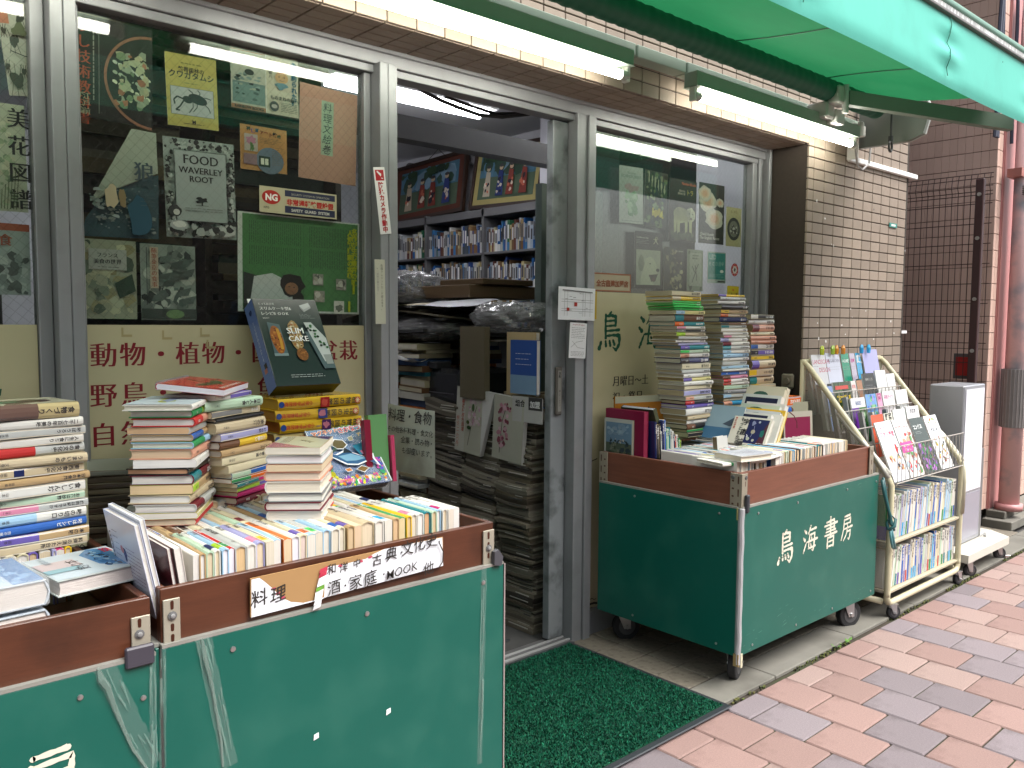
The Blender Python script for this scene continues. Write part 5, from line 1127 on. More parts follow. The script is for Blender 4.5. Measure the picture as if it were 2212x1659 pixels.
# picture book leaning at the front corner of the middle cart
def slab(name, label, cat, w, h, t, loc, rot, front, back=(.6, .6, .6), art=None, pg=None, group=None, m='print_gloss', side=None):
    "upright picture book: x across, z up, front face towards -y"
    root = thing(name, label, cat, loc, rot, group=group); b = MB(); c = hx(front, .88) if isinstance(front, str) else front; sd_ = side or c
    b.box(0, w, 0, .0012, 0, h, c); b.box(0, w, t-.0012, t, 0, h, c); b.box(0, .0014, .0012, t-.0012, 0, h, sd_)
    s = Surf(b, (0, -.0001, 0), (1, 0, 0), (0, 0, 1), w, h)
    if art: art(s)
    b.build('cover', mat(m), root, local=True)
    b = MB(); b.box(.0014, w-.002, .0012, t-.0012, .002, h-.002, hx(pg or 'dcd8d0', .86)); b.build('page_block', mat('pages'), root, local=True)
    return root
def art_pic(s):
    rr = random.Random(31); s.rect(0, 0, 1, 1, hx('cfd2e4', .9)); s.blob(.45, .62, .05, .07, hx('4a3a7a', .7), rough=.2); s.blob(.38, .66, .05, .04, hx('c98a92', .8)); s.tiny(.52, .25, .95, .72, 12, hx('8a6a8a', .7), .0012, rr=rr); s.tiny(.15, .55, .32, .85, 5, hx('6a6a80', .7), .001, rr=rr)
    s.blob(.38, .27, .10, .12, (.04, .04, .05), rough=.3, rr=rr); s.text('春', .36, .22, .022, hx('cfd2e4', .9), 'brush', align='c'); s.blob(.72, .10, .02, .03, (.06, .05, .15)); s.tiny(.05, .2, .1, .8, 1, bk, .004, vert=True)
for i, (f, dx, hh, lab) in enumerate((('cfd2e4', 0, .205, 'white picture book leaning at the corner of the middle cart, its purple cover facing out'), ('dcdfea', .011, .214, 'pink topped picture book tucked behind the white one at the cart corner'))):
    M = Matrix.Rotation(rad(-11), 3, 'Y') @ Matrix.Rotation(rad(-90), 3, 'Z')
    def art2(s, i=i):
        if i == 0: art_pic(s)
        else: s.rect(0, 0, 1, 1, hx('d5dae6', .9)); s.rect(.0, .86, .82, .93, hx('c26a86', .8)); s.rect(.62, .86, .82, .93, hx('4a2a3a', .6))
    slab('picture_book', lab, 'book', .182, hh, .009, (.548+dx-.014, 1.752, .676), M, f, art=art2)
M = Matrix.Rotation(rad(-8), 3, 'Y') @ Matrix.Rotation(rad(-90), 3, 'Z')
slab('book', 'thin maroon book standing next to the leaning picture books', 'book', .18, .15, .008, (.572, 1.75, .676), M, '4a1a22'); slab('book', 'white paperback leaning against the thin maroon book', 'book', .18, .148, .014, (.585, 1.75, .676), M, 'd8cfc8')
# ---- stacks on the middle cart
GA = 'books stacked on the middle cart'
def art_topA(s): rr = random.Random(1); s.rect(0, 0, 1, 1, hx('b0bcc2', .85)); s.blob(.35, .5, .14, .13, hx('9fa832', .8), rough=.2, rr=rr); s.blob(.6, .62, .10, .08, hx('9fa852', .8), rough=.2, rr=rr); s.blob(.5, .5, .26, .10, hx('8a97b0', .7), rough=.3, rr=rr); s.text('料理', .72, .3, .02, hx('6a74a0', .7), 'bold')
A_ = [('red', .013, None, None, 'd9c9b0'), ('pale yellow', .013, None, '食物史入門', 'd9d4cc'), ('pale grey', .018, [(0, .35, 'maroon')], '酒と料理', 'e0ded8'), ('beige', .019, None, '人生の食', 'e4e2dc'), ('tan', .020, [(0, .3, 'lime')], '民俗と食', 'ddc39a'),
      ('maroon', .021, [(0, .35, 'teal')], '料理物語', 'e0d8d0'), ('black', .014, None, '世界の味', 'c99a78'), ('white', .017, None, '鍋', 'e6e4e0'), ('salmon', .022, None, '日本料理史', 'd9bfa0'), ('light blue', .014, [(0, .45, 'green')], '食卓の科学', 'e2dfd2'),
      ('tan', .014, [(0, .5, 'blue')], '味の源', 'dccbb0'), ('pale grey', .015, None, '魚のはなし', 'd3b08a'), ('red', .018, [(.4, 1, 'salmon')], '台所', 'ddd8d2'), ('green', .016, [(.5, 1, 'lime')], '野菜', 'dcd6cc'), ('white', .013, [(.6, 1, 'pale yellow')], '花の料理', 'dedccb', .02, .012)]
stack('front stack on the middle cart', .694, 1.918, .803, 55, A_, ja=3.5, jx=.005, grp=GA, topart=art_topA)
B_ = [('maroon', .018, None, '世界の図鑑', None), ('magenta', .013, None, '動物', None), ('lime', .011, [(.5, 1, 'violet')], '植物', None), ('teal', .010, [(.5, 1, 'magenta')], '昆虫', None), ('orange', .010, [(0, .4, 'green')], '鳥', None), ('blue', .013, [(0, .4, 'pale green')], '宇宙', None),
      ('cream', .019, None, None, 'cfc4a8'), ('cream', .019, None, '玉の寄り道', 'cfc4a8'), ('tan', .017, None, 'アメリカ', None), ('brown', .019, [(.45, 1, 'yellow')], '二日酔い', None), ('lavender', .017, None, '村の記', None), ('beige', .025, None, '京の酒', 'd6c8a4'),
      ('black', .010, None, None, None), ('grey', .016, [(.6, 1, 'beige')], '岬の話', 'd8cba8'), ('pale green', .023, None, '日本人と食', 'c9a87e', .012, 0), ('white', .012, [(.4, 1, 'violet')], '草', 'e2dcd2', -.02, 0, 6)]
zb = stack('rear stack on the middle cart', .905, 2.03, .803, 30, B_, drift=(-.095, -.045), ja=5, jx=.005, grp=GA)
def art_ring(s):
    s.rect(0, 0, 1, 1, hx('b8382c', .85)); g = hx('1f5a2c', .6); s.blob(.35, .62, .20, .10, g, rot=.35, rough=.1); s.blob(.66, .58, .20, .09, g, rot=-.15, rough=.1); s.line([(.50, .60), (.42, .30), (.30, .12)], .006, g)
    s.text('A COMPARATIVE PLANTS BOOK', .5, .88, .010, (.75, .72, .66), 'bold', align='c', fit=.8); s.blob(.5, .78, .01, .02, (.8, .8, .8))
rb = book('red ring bound plant book with a green leaf lying askew atop the rear stack', .245, .150, .014, 'red', (.800, 1.995, zb+.008), RZ(rad(-127)) @ Matrix.Rotation(rad(-6), 3, 'X'), hard=False, pg='e4e2ea', seed=77, cover_art=lambda s: art_ring(s), name='notebook')
b = MB()
for k in range(23): b.tube([(-.112+.01*k, -.075+.006*math.cos(a), .007+.010*math.sin(a)) for a in [q*.7 for q in range(9)]], .0013, 5, (.55, .52, .45))
b.build('ring_binding', mat('steel'), rb, local=True)
C_ = [('white', .021, [(0, .25, 'red')], None, 'e2d9cd'), ('maroon', .019, None, None, 'e4dcd2'), ('grey', .018, None, None, 'e8e6dc'), ('white', .026, [(0, .3, 'red')], None, 'e6dcca'), ('salmon', .020, None, None, 'e4d4c0'), ('salmon', .016, None, None, 'ddc8a8'), ('pale grey', .019, None, None, 'e6e0e0'), ('beige', .016, None, None, 'e2dccd')]
def art_topC(s): s.rect(0, 0, 1, 1, hx('b9bca2', .85)); s.uv([(0, 1), (.3, 1), (.0, .45)], hx('3a4a7a', .6)); s.uv([(.55, 0), (1, 0), (1, .8)], hx('b07a80', .7)); s.text('山と人', .35, .45, .018, bk, 'hand', ang=.6); s.tiny(.1, .12, .6, .3, 4, bk, .0012)
stack('short white-edged stack on the middle cart', .938, 1.775, .803, -127, C_, L=.186, Wd=.122, ja=2, jx=.0025, grp=GA, topart=art_topC)
Y_ = [('pale yellow', .030, [(0, .12, 'pale green')], '昆虫の図鑑', 'b98a50'), ('yellow', .030, None, '鳥の図鑑', 'b0803c'), ('yellow', .030, [(0, .1, 'lime')], '植物の図鑑', 'b0803c'), ('yellow', .030, None, '魚の図鑑', 'b0803c'), ('beige', .028, None, '昆虫の図鑑', 'b98a50'), ('yellow', .031, None, '植物の図鑑', 'a8682c'), ('yellow', .029, None, '昆虫の図鑑', 'b0803c'), ('yellow', .030, None, '植物の図鑑', 'b9963c')]
zy = .796
for i, (cov, t, band, ti, pg) in enumerate(Y_):
    k = len(Y_)-i
    dxx = (0, .004, -.004, .002, -.008, .003, -.006, 0)[i]
    def yart(s, i=i, t=t):
        s.blob(.5, .955, .30, None, hx('b8402c', .85), n=16)
        for q in range(8): a = q*.785; s.line([(.5, .955), (.5+.26*math.cos(a), .955+.26*t/.258*math.sin(a))], .0018, hx('d9c9a0', .85)); s.k -= .9
        s.rect(.05, .49, .95, .60, hx(('7a3040', '3a4a9a', '5a2a6a', '4a5a9a', '7a7a6a', '4a2a5a', '2a3a7a', 'a02a24')[i], .7)); s.blob(.5, .545, .3, .04, hx(('b06a7a', 'b84a3a')[i == 7], .8), rough=.3); s.text('小学館学習図鑑', .5, .40, .0125, hx('b8502c', .8), 'bold', vert=True); s.blob(.5, .035, .28, None, hx('2a4a8a', .7), n=12)
    r_ = book(f'yellow picture encyclopedia {"on top" if k == 1 else ordw(k)+" from the top"} of the stack under the cake book box', .258, .186, t, hx('c9a220' if cov == 'yellow' else 'b5a468', .80), (1.142+dxx, 2.158+(-.008 if i > 4 else 0), zy), RZ(rad(1.5+(i % 3)*.6)), hard=True, band=band, pg=pg, seed=nxt(), title=ti, tsz=.019, style='mincho', tcol=(.06, .05, .03), group='yellow picture encyclopedias', spine_art=yart)
    zy += t+.0012
# slim cake book box leaning back on the encyclopedias
def cake_box():
    w, h, d = .194, .276, .056; th = rad(31.5)
    t = thing('book_box', 'dark boxed cake recipe set with a blue side leaning against the window', 'book box', (1.022, 2.066, zy+.032), Matrix.Rotation(-th, 3, 'X') @ Matrix.Rotation(rad(0), 3, 'Z'))
    b = MB(); dk = (.012, .020, .022); b.bbox(0, w, 0, d, 0, h, .0012, dk); b.add([(-.0004, .001, .001), (-.0004, d-.001, .001), (-.0004, d-.001, h-.001), (-.0004, .001, h-.001)], [(0, 1, 2, 3)], hx('6b86c0', .75)); b.build('carton', mat('print_gloss'), t, local=True)
    b = MB(); s = Surf(b, (0, -.0002, 0), (1, 0, 0), (0, 0, 1), w, h); rr = random.Random(41); c = hx('cfd0cc', .9)
    s.text('とっておきの', .07, .925, .008, c, 'mincho'); s.text('スリムケーキ型&', .07, .865, .0125, c, 'mincho'); s.text('レシピBOOK', .07, .805, .0125, c, 'mincho'); s.text('荻田尚子', .08, .76, .005, c)
    s.uv([(.70, .92), (.86, .955), (.88, .915), (.75, .87)], hx('b5b9b9', .8)); s.uv([(.70, .92), (.75, .87), (.75, .84), (.71, .885)], hx('8a8f90', .7)); s.uv([(.75, .87), (.88, .915), (.88, .89), (.75, .84)], hx('9fa4a4', .75)); s.tiny(.66, .76, .90, .82, 4, (.25, .28, .28), .0008)
    def cake(u, v, ru, rv, cols, n=60):
        s.blob(u, v, ru, rv, cols[0], n=16, rough=.06)
        for i in range(n): a = rr.uniform(0, 6.28); q = rr.random()**.5; s.blob(u+ru*.85*q*math.cos(a), v+rv*.9*q*math.sin(a), rr.uniform(.008, .024), rr.uniform(.006, .016), jit(rr.choice(cols), .2, rr), n=6, rough=.4); s.k -= .9
        s.k += 1
    s.uv([(.10, .33), (.31, .33), (.30, .69), (.12, .72)], hx('5a7078', .6)); s.uv([(.10, .33), (.31, .33), (.31, .36), (.10, .36)], hx('8a9ca0', .7)); cake(.205, .52, .09, .165, [hx('a85a20', .7), hx('c88030', .75), hx('7a3a14', .6)]); s.line([(.24, .64), (.25, .5), (.24, .4)], .008, hx('c8902c', .8))
    cake(.50, .56, .10, .17, [hx('b0905c', .75), hx('d0c0a0', .85), hx('6a4a2c', .6), hx('b8703c', .7)]); cake(.52, .34, .085, .07, [hx('8a5428', .65), hx('a86830', .7)], 24)
    s.uv([(.66, .60), (.76, .60), (.90, .22), (.98, .22), (.98, .17), (.80, .17)], hx('5f7278', .6)); s.uv([(.68, .71), (.80, .71), (.97, .52), (.97, .25), (.84, .25)], hx('bcc2c0', .85)); s.uv([(.84, .33), (.97, .33), (.97, .22), (.86, .22)], hx('9aa09c', .75))
    for i in range(15): q = i/14; s.blob(.74+.16*q+rr.uniform(-.04, .05), .68-.28*q+rr.uniform(-.03, .03), .022, .014, jit(hx(('2f6a34', '14301c')[i % 2], .6), .2, rr), n=8, rough=.2)
    s.text('SLIM', .50, .575, .027, (.8, .8, .78), 'serif', align='c', fit=.26); s.text('CAKE', .52, .485, .027, (.8, .8, .78), 'serif', align='c', fit=.31); s.tiny(.24, .07, .76, .115, 2, (.45, .47, .46), .0012)
    b.build('front_print', mat('print_gloss'), t, local=True)
    b = MB(); s = Surf(b, (-.0007, d, 0), (0, -1, 0), (0, 0, 1), d, h); s.text('とっておきのスリムケーキ', .5, .78, .0105, hx('b9c8e4', .9), 'mincho', vert=True); s.blob(.5, .88, .16, .03, hx('3a4a7a', .6), rough=.2); s.rect(.4, .24, .7, .30, hx('2a2a3a', .6)); s.rect(.3, .20, .6, .25, hx('b87a6a', .8)); b.build('side_print', mat('print_gloss'), t, local=True)
    b = MB(); b.box(-.002, .045, d*.4, d*.4+.001, h-.002, h+.012, (.7, .72, .7)); b.build('price_slip', mat('print'), t, local=True)
cake_box()
# magnet fishing picture book box
def fish_box():
    w, h, d = .187, .221, .026; th = rad(43.6)
    t = thing('picture_book', 'blue sea creature picture book in a clear wrapper leaning on the books', 'book', (1.098, 1.925, .810), Matrix.Rotation(-th, 3, 'X'))
    b = MB(); b.bbox(0, w, 0, .006, 0, h, .001, hx('1f6fb8', .7)); b.build('cover', mat('print_gloss'), t, local=True)
    b = MB(); b.bbox(.004, w-.002, .0065, d, .001, h-.002, .001, (.04, .05, .07)); b.build('tray', mat('print_gloss'), t, local=True)
    b = MB(); s = Surf(b, (0, -.0001, 0), (1, 0, 0), (0, 0, 1), w, h); rr = random.Random(51); s.rect(0, 0, 1, 1, hx('2177b8', .75)); s.rect(0, .86, 1, 1, hx('7db8da', .85)); s.rect(0, .2, 1, .5, hx('1a63ac', .7)); s.rect(0, 0, 1, .22, hx('1c4c92', .7))
    for k in range(70): u, v = rr.uniform(0, .95), rr.uniform(.1, .8); s.line([(u, v), (u+.03, v+.006), (u+.06, v)], .0009, hx('5aa5d8', .8)); s.k -= .9
    s.mottle(0, 0, 1, .16, [hx(c, .85) for c in ('d8c820', '38a04a', 'd0508a', 'e07a30', '8a4ab0', 'b8d038', 'e8e8e0')], 90, .03, rr); s.mottle(0, .1, .2, .45, [hx('c8c830', .8), hx('b8b020', .8), hx('4a9a5a', .7)], 24, .035, rr); s.mottle(.86, .1, 1, .45, [hx('c050a0', .8), hx('40a070', .7), hx('5a60c0', .7)], 22, .035, rr)
    s.rect(.27, .885, .78, .955, hx('6ab83a', .85)); s.text('あそんでまなべる', .52, .895, .0105, hx('e8f0f0'), 'heavy', align='c')
    for i, ch in enumerate('マグネット'): s.text(ch, .05+.088*i, .765+.008*i, .0195, hx('e8eaea', .9), 'heavy'); s.k += 1; s.text(ch, .055+.088*i, .768+.008*i, .0175, hx('dd7a2a', .9), 'bold')
    for i, ch in enumerate('さかなつり'): s.text(ch, .47+.097*i, .775+.006*i, .024, hx('eef0f0', .9), 'heavy'); s.k += 1; s.text(ch, .477+.097*i, .780+.006*i, .021, hx('cc2a2c', .9), 'bold')
    s.text('ずかん', .76, .70, .0125, hx('e8c890', .9), 'heavy')
    def cut(pts, col): 
        cx = sum(a for a, c in pts)/len(pts); cy = sum(c for a, c in pts)/len(pts); s.uv([(cx+(a-cx)*1.12, cy+(c-cy)*1.2) for a, c in pts], (.75, .78, .8)); s.uv(pts, col)
    cut([(.28, .60), (.36, .67), (.48, .65), (.52, .58), (.44, .53), (.34, .54)], hx('6a5a30', .7)); s.blob(.26, .66, .035, .025, hx('6a7a4a', .7)); s.uv([(.30, .57), (.24, .48), (.34, .53)], hx('4a6a5a', .6))
    cut([(.08, .50), (.30, .44), (.44, .48), (.52, .46), (.74, .36), (.86, .46), (.84, .34), (.88, .24), (.74, .32), (.56, .28), (.40, .30), (.28, .38)], hx('3a6a9a', .65)); s.uv([(.30, .42), (.52, .44), (.74, .35), (.56, .33), (.40, .34)], hx('7fb0cc', .8)); s.uv([(.40, .46), (.46, .54), (.56, .45)], hx('2a3a4a', .5))
    cut([(.02, .62), (.10, .64), (.12, .58), (.05, .55)], hx('c8b030', .8)); s.rect(.06, .55, .08, .64, bk); cut([(.58, .68), (.66, .70), (.66, .64), (.59, .63)], hx('a8a888', .8)); s.blob(.20, .92, .07, .03, hx('1a2a5a', .6)); s.blob(.12, .92, .04, .02, hx('d8c038', .8))
    cut([(.50, .20), (.60, .24), (.70, .20), (.60, .15)], hx('8a6a3a', .7)); cut([(.32, .22), (.40, .23), (.42, .19), (.34, .18)], hx('c87a3a', .8)); s.uv([(.60, .55), (.95, .62), (.98, .46), (.66, .40)], hx('3a92b0', .75)); s.uv([(.68, .46), (.88, .52), (.88, .46), (.70, .41)], hx('d88aa8', .85)); s.text('70コの', .06, .03, .016, hx('d86a98', .9), 'heavy')
    b.build('cover_print', mat('print_gloss'), t, local=True)
    b = MB(); b.bbox(-.002, w+.004, -.0025, d+.001, -.001, h+.001, .001); b.build('clear_wrapper', mat('plastic_clear'), t, local=True)
    b = MB(); b.tube([(-.001, -.003, 0), (-.001, -.003, h)], .0014, 6, (.75, .8, .85)); b.tube([(w+.003, -.003, 0), (w+.003, -.002, h)], .0018, 6, (.75, .8, .85)); b.build('wrapper_seam', mat('print_gloss'), t, local=True)
fish_box()
# hand-lettered card by the door
def card():
    L = P(831, 868, X=1.432); Rr = Vector((1.447, 1.950, 0)); t = thing('hand_lettered_card', 'stained white card hand-lettered in black marker propped up by the doorway', 'sign', (1.43, 2.1, .79))
    a = Vector((1.437, 2.165, .795)); ex = Vector((1.452, 1.945, .795))-a; w = ex.length; ey = Vector((0, 0, 1))
    top = P(937, 888, Y=1.945).z; h = top-.795
    b = MB(); n = ex.normalized().cross(ey); N = 10; v = []
    for i in range(N+1):
        for j in (0, 1): p = a+ex*(i/N)+ey*(h*j*(1+.03*(1-i/N)))+n*(.010*math.sin(i/N*3)*j); v.append(p)
    f = [(2*i, 2*i+2, 2*i+3, 2*i+1) for i in range(N)]; b.add(v, f, hx('b5bdb4', .88)); b.add([p-n*.0015 for p in v], f, hx('b5bdb4', .8)); b.build('card', mat('stained_card', attr=True, rough=.6, dark=hx('7a6a48', .7), dscale=7, damt=.35), t, smooth=True)
    b = MB(); s = Surf(b, a+n*.0095, ex, ey, w, h); c = (.03, .03, .035)
    s.text('料理・食物', .06, .80, .041, c, 'hand'); s.text('その他各種料理・食文化', .04, .615, .020, c, 'hand', sp=.98); s.text('全集・読み物・', .34, .47, .022, c, 'hand'); s.text('も御座います。', .36, .31, .022, c, 'hand'); b.build('marker_lettering', mat('print'), t)
card()
M = Matrix.Rotation(rad(-6), 3, 'X')
slab('book', 'green hardback standing upright behind the blue sea picture book', 'book', .06, .19, .02, (1.255, 1.97, .80), M, '5f8f5c', side=hx('5f8f5c', .8)); slab('book', 'maroon paperback standing between the blue picture book and the green hardback', 'book', .02, .18, .02, (1.232, 1.955, .80), M, '7a1f34')
slab('book', 'pink booklet standing beside the green hardback', 'book', .012, .13, .02, (1.318, 1.96, .80), M, 'a83a5a')
# ---- cart at the edge of the picture
G0 = 'books on the cart by the pillar'
row('row at the end of the nearest cart', .20, .508, 1.84, .788, I('cream/20,white/18,beige/22,light blue/24,cream/26,white/20/red,cream/22,cream/20,violet/17,white/20,lavender/8,magenta/16,yellow/13'), grp=G0, seed=31)
row('back row of the nearest cart', .30, .508, 2.03, .775, I('brown/30,grey/25,grey/22,tan/26,grey/24,grey/25,brown/22'), grp=G0, seed=33, into=SB)
T_ = [('beige', .017, None, '料理の消えた台所', None), ('tan', .018, [(0, .45, 'violet')], '本の味', None), ('blue', .017, None, '味はレシピ', None), ('white', .020, [(0, .5, 'light blue')], '味の切り口', None), ('pale grey', .014, [(.1, .5, 'pink')], '焼肉は好きですか', None), ('pale green', .015, None, 'お茶は妙蘭', None),
      ('white', .022, None, '食いしん坊', None), ('tan', .015, None, '日本の食風', None), ('beige', .019, [(.3, .4, 'navy')], '東西食文化史', None), ('beige', .018, None, 'うまいもの', None), ('pale grey', .019, [(0, .5, 'red')], '食の文化史', None), ('white', .016, None, '人生に食あり', None), ('pale grey', .016, None, '味ぼうろう', None), ('white', .017, None, '二千七百年の美味', None)]
zt_ = stack('stack on the nearest cart', .395, 1.915, .790, 6, T_, L=.188, Wd=.13, ja=3, jx=.005, grp=G0)
def art_dragon(s): rr = random.Random(61); s.rect(0, 0, 1, 1, hx('b9b79c', .85)); s.blob(.42, .5, .42, .26, hx('5a3a2a', .5), rough=.35, rr=rr); s.blob(.36, .5, .28, .14, hx('1f7a54', .6), rough=.3, rr=rr); s.blob(.7, .55, .16, .12, hx('4a3028', .5), rough=.3, rr=rr)
book('thick cream book with a green and brown cover picture lying on the stack by the pillar', .195, .14, .030, hx('c2b283', .85), (.378, 1.915, zt_), RZ(rad(9)), band=[(0, .55, hx('7a5f55', .7))], title='食物づくり', seed=88, cover_art=art_dragon, pg='c2b088')
# slipcase
slab('slipcase', 'tall cream slipcase with black vertical characters standing behind the stack by the pillar', 'book', .038, .205, .14, (.497, 2.002, .745), Matrix.Identity(3), 'a8a888', side=hx('7f8a76', .7), m='print',
     art=lambda s: (s.rect(0, 0, 1, 1, hx('a8a888', .85)), s.tiny(.2, .84, .85, .92, 3, bk, .001), s.text('人類の挑戦', .5, .78, .026, bk, 'mincho', vert=True, sp=1.0), s.text('冒険', .5, .14, .022, bk, 'mincho', vert=True)))
# two shrink-wrapped books lying in front
def art_wave(s):
    rr = random.Random(71); s.rect(0, 0, 1, 1, hx('b9c6cc', .9)); s.uv([(.0, .12), (.9, .05), (1.0, .25), (.8, .42), (.3, .40)], hx('5f92c0', .75)); s.mottle(.1, .14, .9, .38, [hx('3f7ab0', .7), hx('8fb5d0', .8), hx('2f5f92', .6)], 40, .05, rr, .5)
    s.rect(.25, .62, .40, 1, hx('8fb5bc', .8)); s.rect(.40, .55, .70, 1, hx('c2b5b5', .85)); s.text('釣り本', .2, .55, .026, bk, 'hand'); s.text('525', .80, .05, .022, hx('c2304a', .85), 'heavy', align='c'); s.text('開高の人', .62, .80, .014, (.2, .25, .3), 'hand')
book('white book with a blue wave picture priced 525 lying on the rim of the nearest cart', .178, .165, .030, hx('c8d0cc', .88), (.452, 1.735, .752), RZ(rad(-82+180)), hard=True, pg='e2d8d2', seed=91, cover_art=lambda s: art_wave(s))
def art_wave2(s):
    rr = random.Random(72); s.rect(0, 0, 1, 1, hx('a8b8cc', .85)); s.rect(0, .0, 1, .30, hx('5a86b8', .7)); s.mottle(0, .05, 1, .3, [hx('4a7ab0', .7), hx('7aa0c8', .8)], 24, .08, rr, .5); s.text('ひらり', .2, .7, .02, (.3, .35, .45), 'hand'); s.text('525', .6, .48, .022, hx('c2304a', .85), 'heavy')
for i, z in enumerate((.700, .752)):
    book(('pale book lying underneath the blue wave book in clear wrap', 'clear-wrapped book with a blue sea cover lying at the edge of the nearest cart')[i], .19, .165, .044, hx('c2ccd4', .88), (.270, 1.70, z), RZ(rad(-86+180)), hard=True, pg='dfd6ce', seed=93+i, cover_art=(lambda s: art_wave2(s)) if i else None)
b = MB(); b.M = Matrix.Translation((.270, 1.70, .752)) @ Matrix.Rotation(rad(94), 4, 'Z'); b.bbox(-.098, .098, -.088, .086, -.002, .048, .004); tag(b.build('plastic_wrapper', mat('plastic_clear')), 'clear plastic wrapper around the sea book on the nearest cart', 'wrapper')
# thick magazines piled between the stacks against the window
rr = random.Random(17); GM = 'old magazines piled behind the front stack'
for i in range(14):
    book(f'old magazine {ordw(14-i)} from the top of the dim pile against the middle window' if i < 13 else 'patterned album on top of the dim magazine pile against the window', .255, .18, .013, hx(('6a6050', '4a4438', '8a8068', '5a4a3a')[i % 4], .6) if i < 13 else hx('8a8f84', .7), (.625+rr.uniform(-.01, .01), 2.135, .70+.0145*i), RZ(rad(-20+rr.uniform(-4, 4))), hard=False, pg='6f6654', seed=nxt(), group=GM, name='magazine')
# ================================================================== BOOKS ON THE FAR CART
G2 = 'books on the far cart'; GS = 'books stacked on the far cart'
rr = random.Random(101)
LIGHT = ['white', 'white', 'pale grey', 'cream', 'light blue', 'beige', 'white', 'cream', 'pale grey', 'tan', 'black', 'navy', 'teal', 'pale yellow']
DIM = ['b5ad92', 'b0a88c', 'a89c7c', 'b8b4a0', '9c8a66', 'b9b5a4']
def it(s):
    out = []
    for w in s.split(','):
        p = w.strip().split('/'); bd = [(0, .34, p[2])] if len(p) > 2 and p[2] else None
        out.append((p[0], float(p[1])/1000, bd, rr.choice(TITLES), rr.choice(DIM)))
    return out
S1 = it('black/20,green/12,black/22/brown,white/20,beige/17,white/30,violet/17,black/17/red,pale grey/18/salmon,lavender/27,cream/18,white/17,pale yellow/15/violet,white/18,pale grey/16,cream/26,navy/23/black,white/20/salmon,pale green/14/bright green,teal/17/violet,lavender/10,white/13,pale grey/14,beige/15/lime,black/13/grey,white/11/pink,teal/18/orange,brown/30/teal,pale yellow/17/light blue,bright green/9,bright green/9,bright green/9,bright green/9,yellow/18/beige,cream/21')
tot = sum(x[1]+.0014 for x in S1); k = .575/tot
S1 = [(a, t*k, bd, ti, pg) for a, t, bd, ti, pg in S1]
stack('tallest stack on the far cart', 2.842, 2.065, .795, 0, S1, drift=(-.128, 0), jx=.006, ja=2, grp=GS)
S2 = it('white/16,light blue/18,pale grey/17,lavender/16,beige/15/green,light blue/17,cream/17,sky blue/18/salmon,beige/15,pale grey/19/light blue,grey/19,pale green/21,white/12/red,white/16/red,pink/15/brown,blue/20,white/9,light blue/17,pale grey/20,white/15,light blue/20,white/16/light blue,pale grey/19/teal,white/16/maroon,white/20/lavender,white/10/pink,white/14,white/18,pale grey/14/teal,brown/12/black,navy/24,beige/15/orange,tan/18/yellow,black/22,white/20,pale grey/15,yellow/11/violet')
tot = sum(x[1]+.0014 for x in S2); k = .570/tot
S2 = [(a, t*k, bd, ti, pg) for a, t, bd, ti, pg in S2]
stack('middle stack on the far cart', 3.128, 2.085, .795, -1, S2, drift=(-.055, 0), jx=.007, ja=2.5, grp=GS)
S3 = it('brown/24,grey/24,grey/26,beige/26/green,beige/27/yellow,beige/26/teal,beige/26/yellow,beige/26/violet,yellow/15,violet/19/black,white/18/blue,salmon/12,salmon/13,cream/12,salmon/24/maroon,white/15,black/16/white')
tot = sum(x[1]+.0014 for x in S3); k = .500/tot
S3 = [(a, t*k, bd, ti, pg) for a, t, bd, ti, pg in S3]
stack('pillar-side stack on the far cart', 3.385, 2.13, .80, -2, S3, drift=(-.0, 0), jx=.010, ja=4, grp=GS)
book('brown book lying beneath the thick paperback by the tiled pillar', .19, .16, .030, 'brown', (3.32, 1.965, .86), RZ(rad(6)), pg='8a6a48', seed=301, band=[(0, .5, 'blue')])
book('thick paperback with blue and orange spine lying beside the tiled pillar', .19, .16, .042, 'violet', (3.32, 1.965, .892), RZ(rad(4)), hard=False, pg='a8aab2', seed=302, band=[(.35, 1, 'orange')], title='世界大百科', tsz=.018)
bx_ = MB(); bx_.box(3.22, 3.36, 1.90, 2.04, .70, .858, hx('3a2c22', .6)); tag(bx_.build('carton', mat('print')), 'brown carton under the thick paperback on the far cart', 'box')
# rows, spines up
row('left run of the front row on the far cart', 2.437, 2.77, 1.568, .785, I('white/18,white/14,pale grey/14/teal,pale yellow/18,light blue/10,white/12,black/16,cream/16,tan/14,white/15,pale grey/13'), grp=G2, seed=41)
row('front row on the far cart', 2.665, 3.365, 1.560, .792, I('white/24/blue,pale grey/14,white/12,cream/13,pale green/15/violet,white/13,tan/14,sky blue/14,white/12,black/22,white/12/orange,light blue/16,white/18,pale green/14,white/13/pink,white/14,brown/16,white/13,teal/22,black/20/orange,white/22,pale grey/16/red,white/18,white/22,lavender/16,white/20,white/17/pink,white/18,white/18,cream/18'), grp=G2, seed=43)
row('second row on the far cart', 2.50, 3.36, 1.752, .775, I('white/14,violet/22,pale grey/16,white/14,light blue/17/blue,white/15,black/18,pale grey/14,white/15,teal/14,white/16,brown/14/red,white/18,light blue/16,white/14,pink/14,white/16,lavender/14,white/15,white/16,sky blue/14,white/18,white/17,red/15,white/16,salmon/17,white/18,light blue/16,white/18,pink/14'), grp=G2, seed=47, into=SB)
row('back row on the far cart', 2.75, 3.30, 1.93, .755, I('grey/20,pale grey/22,white/18,brown/20,white/22,grey/18,pale green/20,white/22,light blue/20,black/20,white/20,grey/20,white/20,pale grey/20'), grp=G2, seed=49, into=SB)
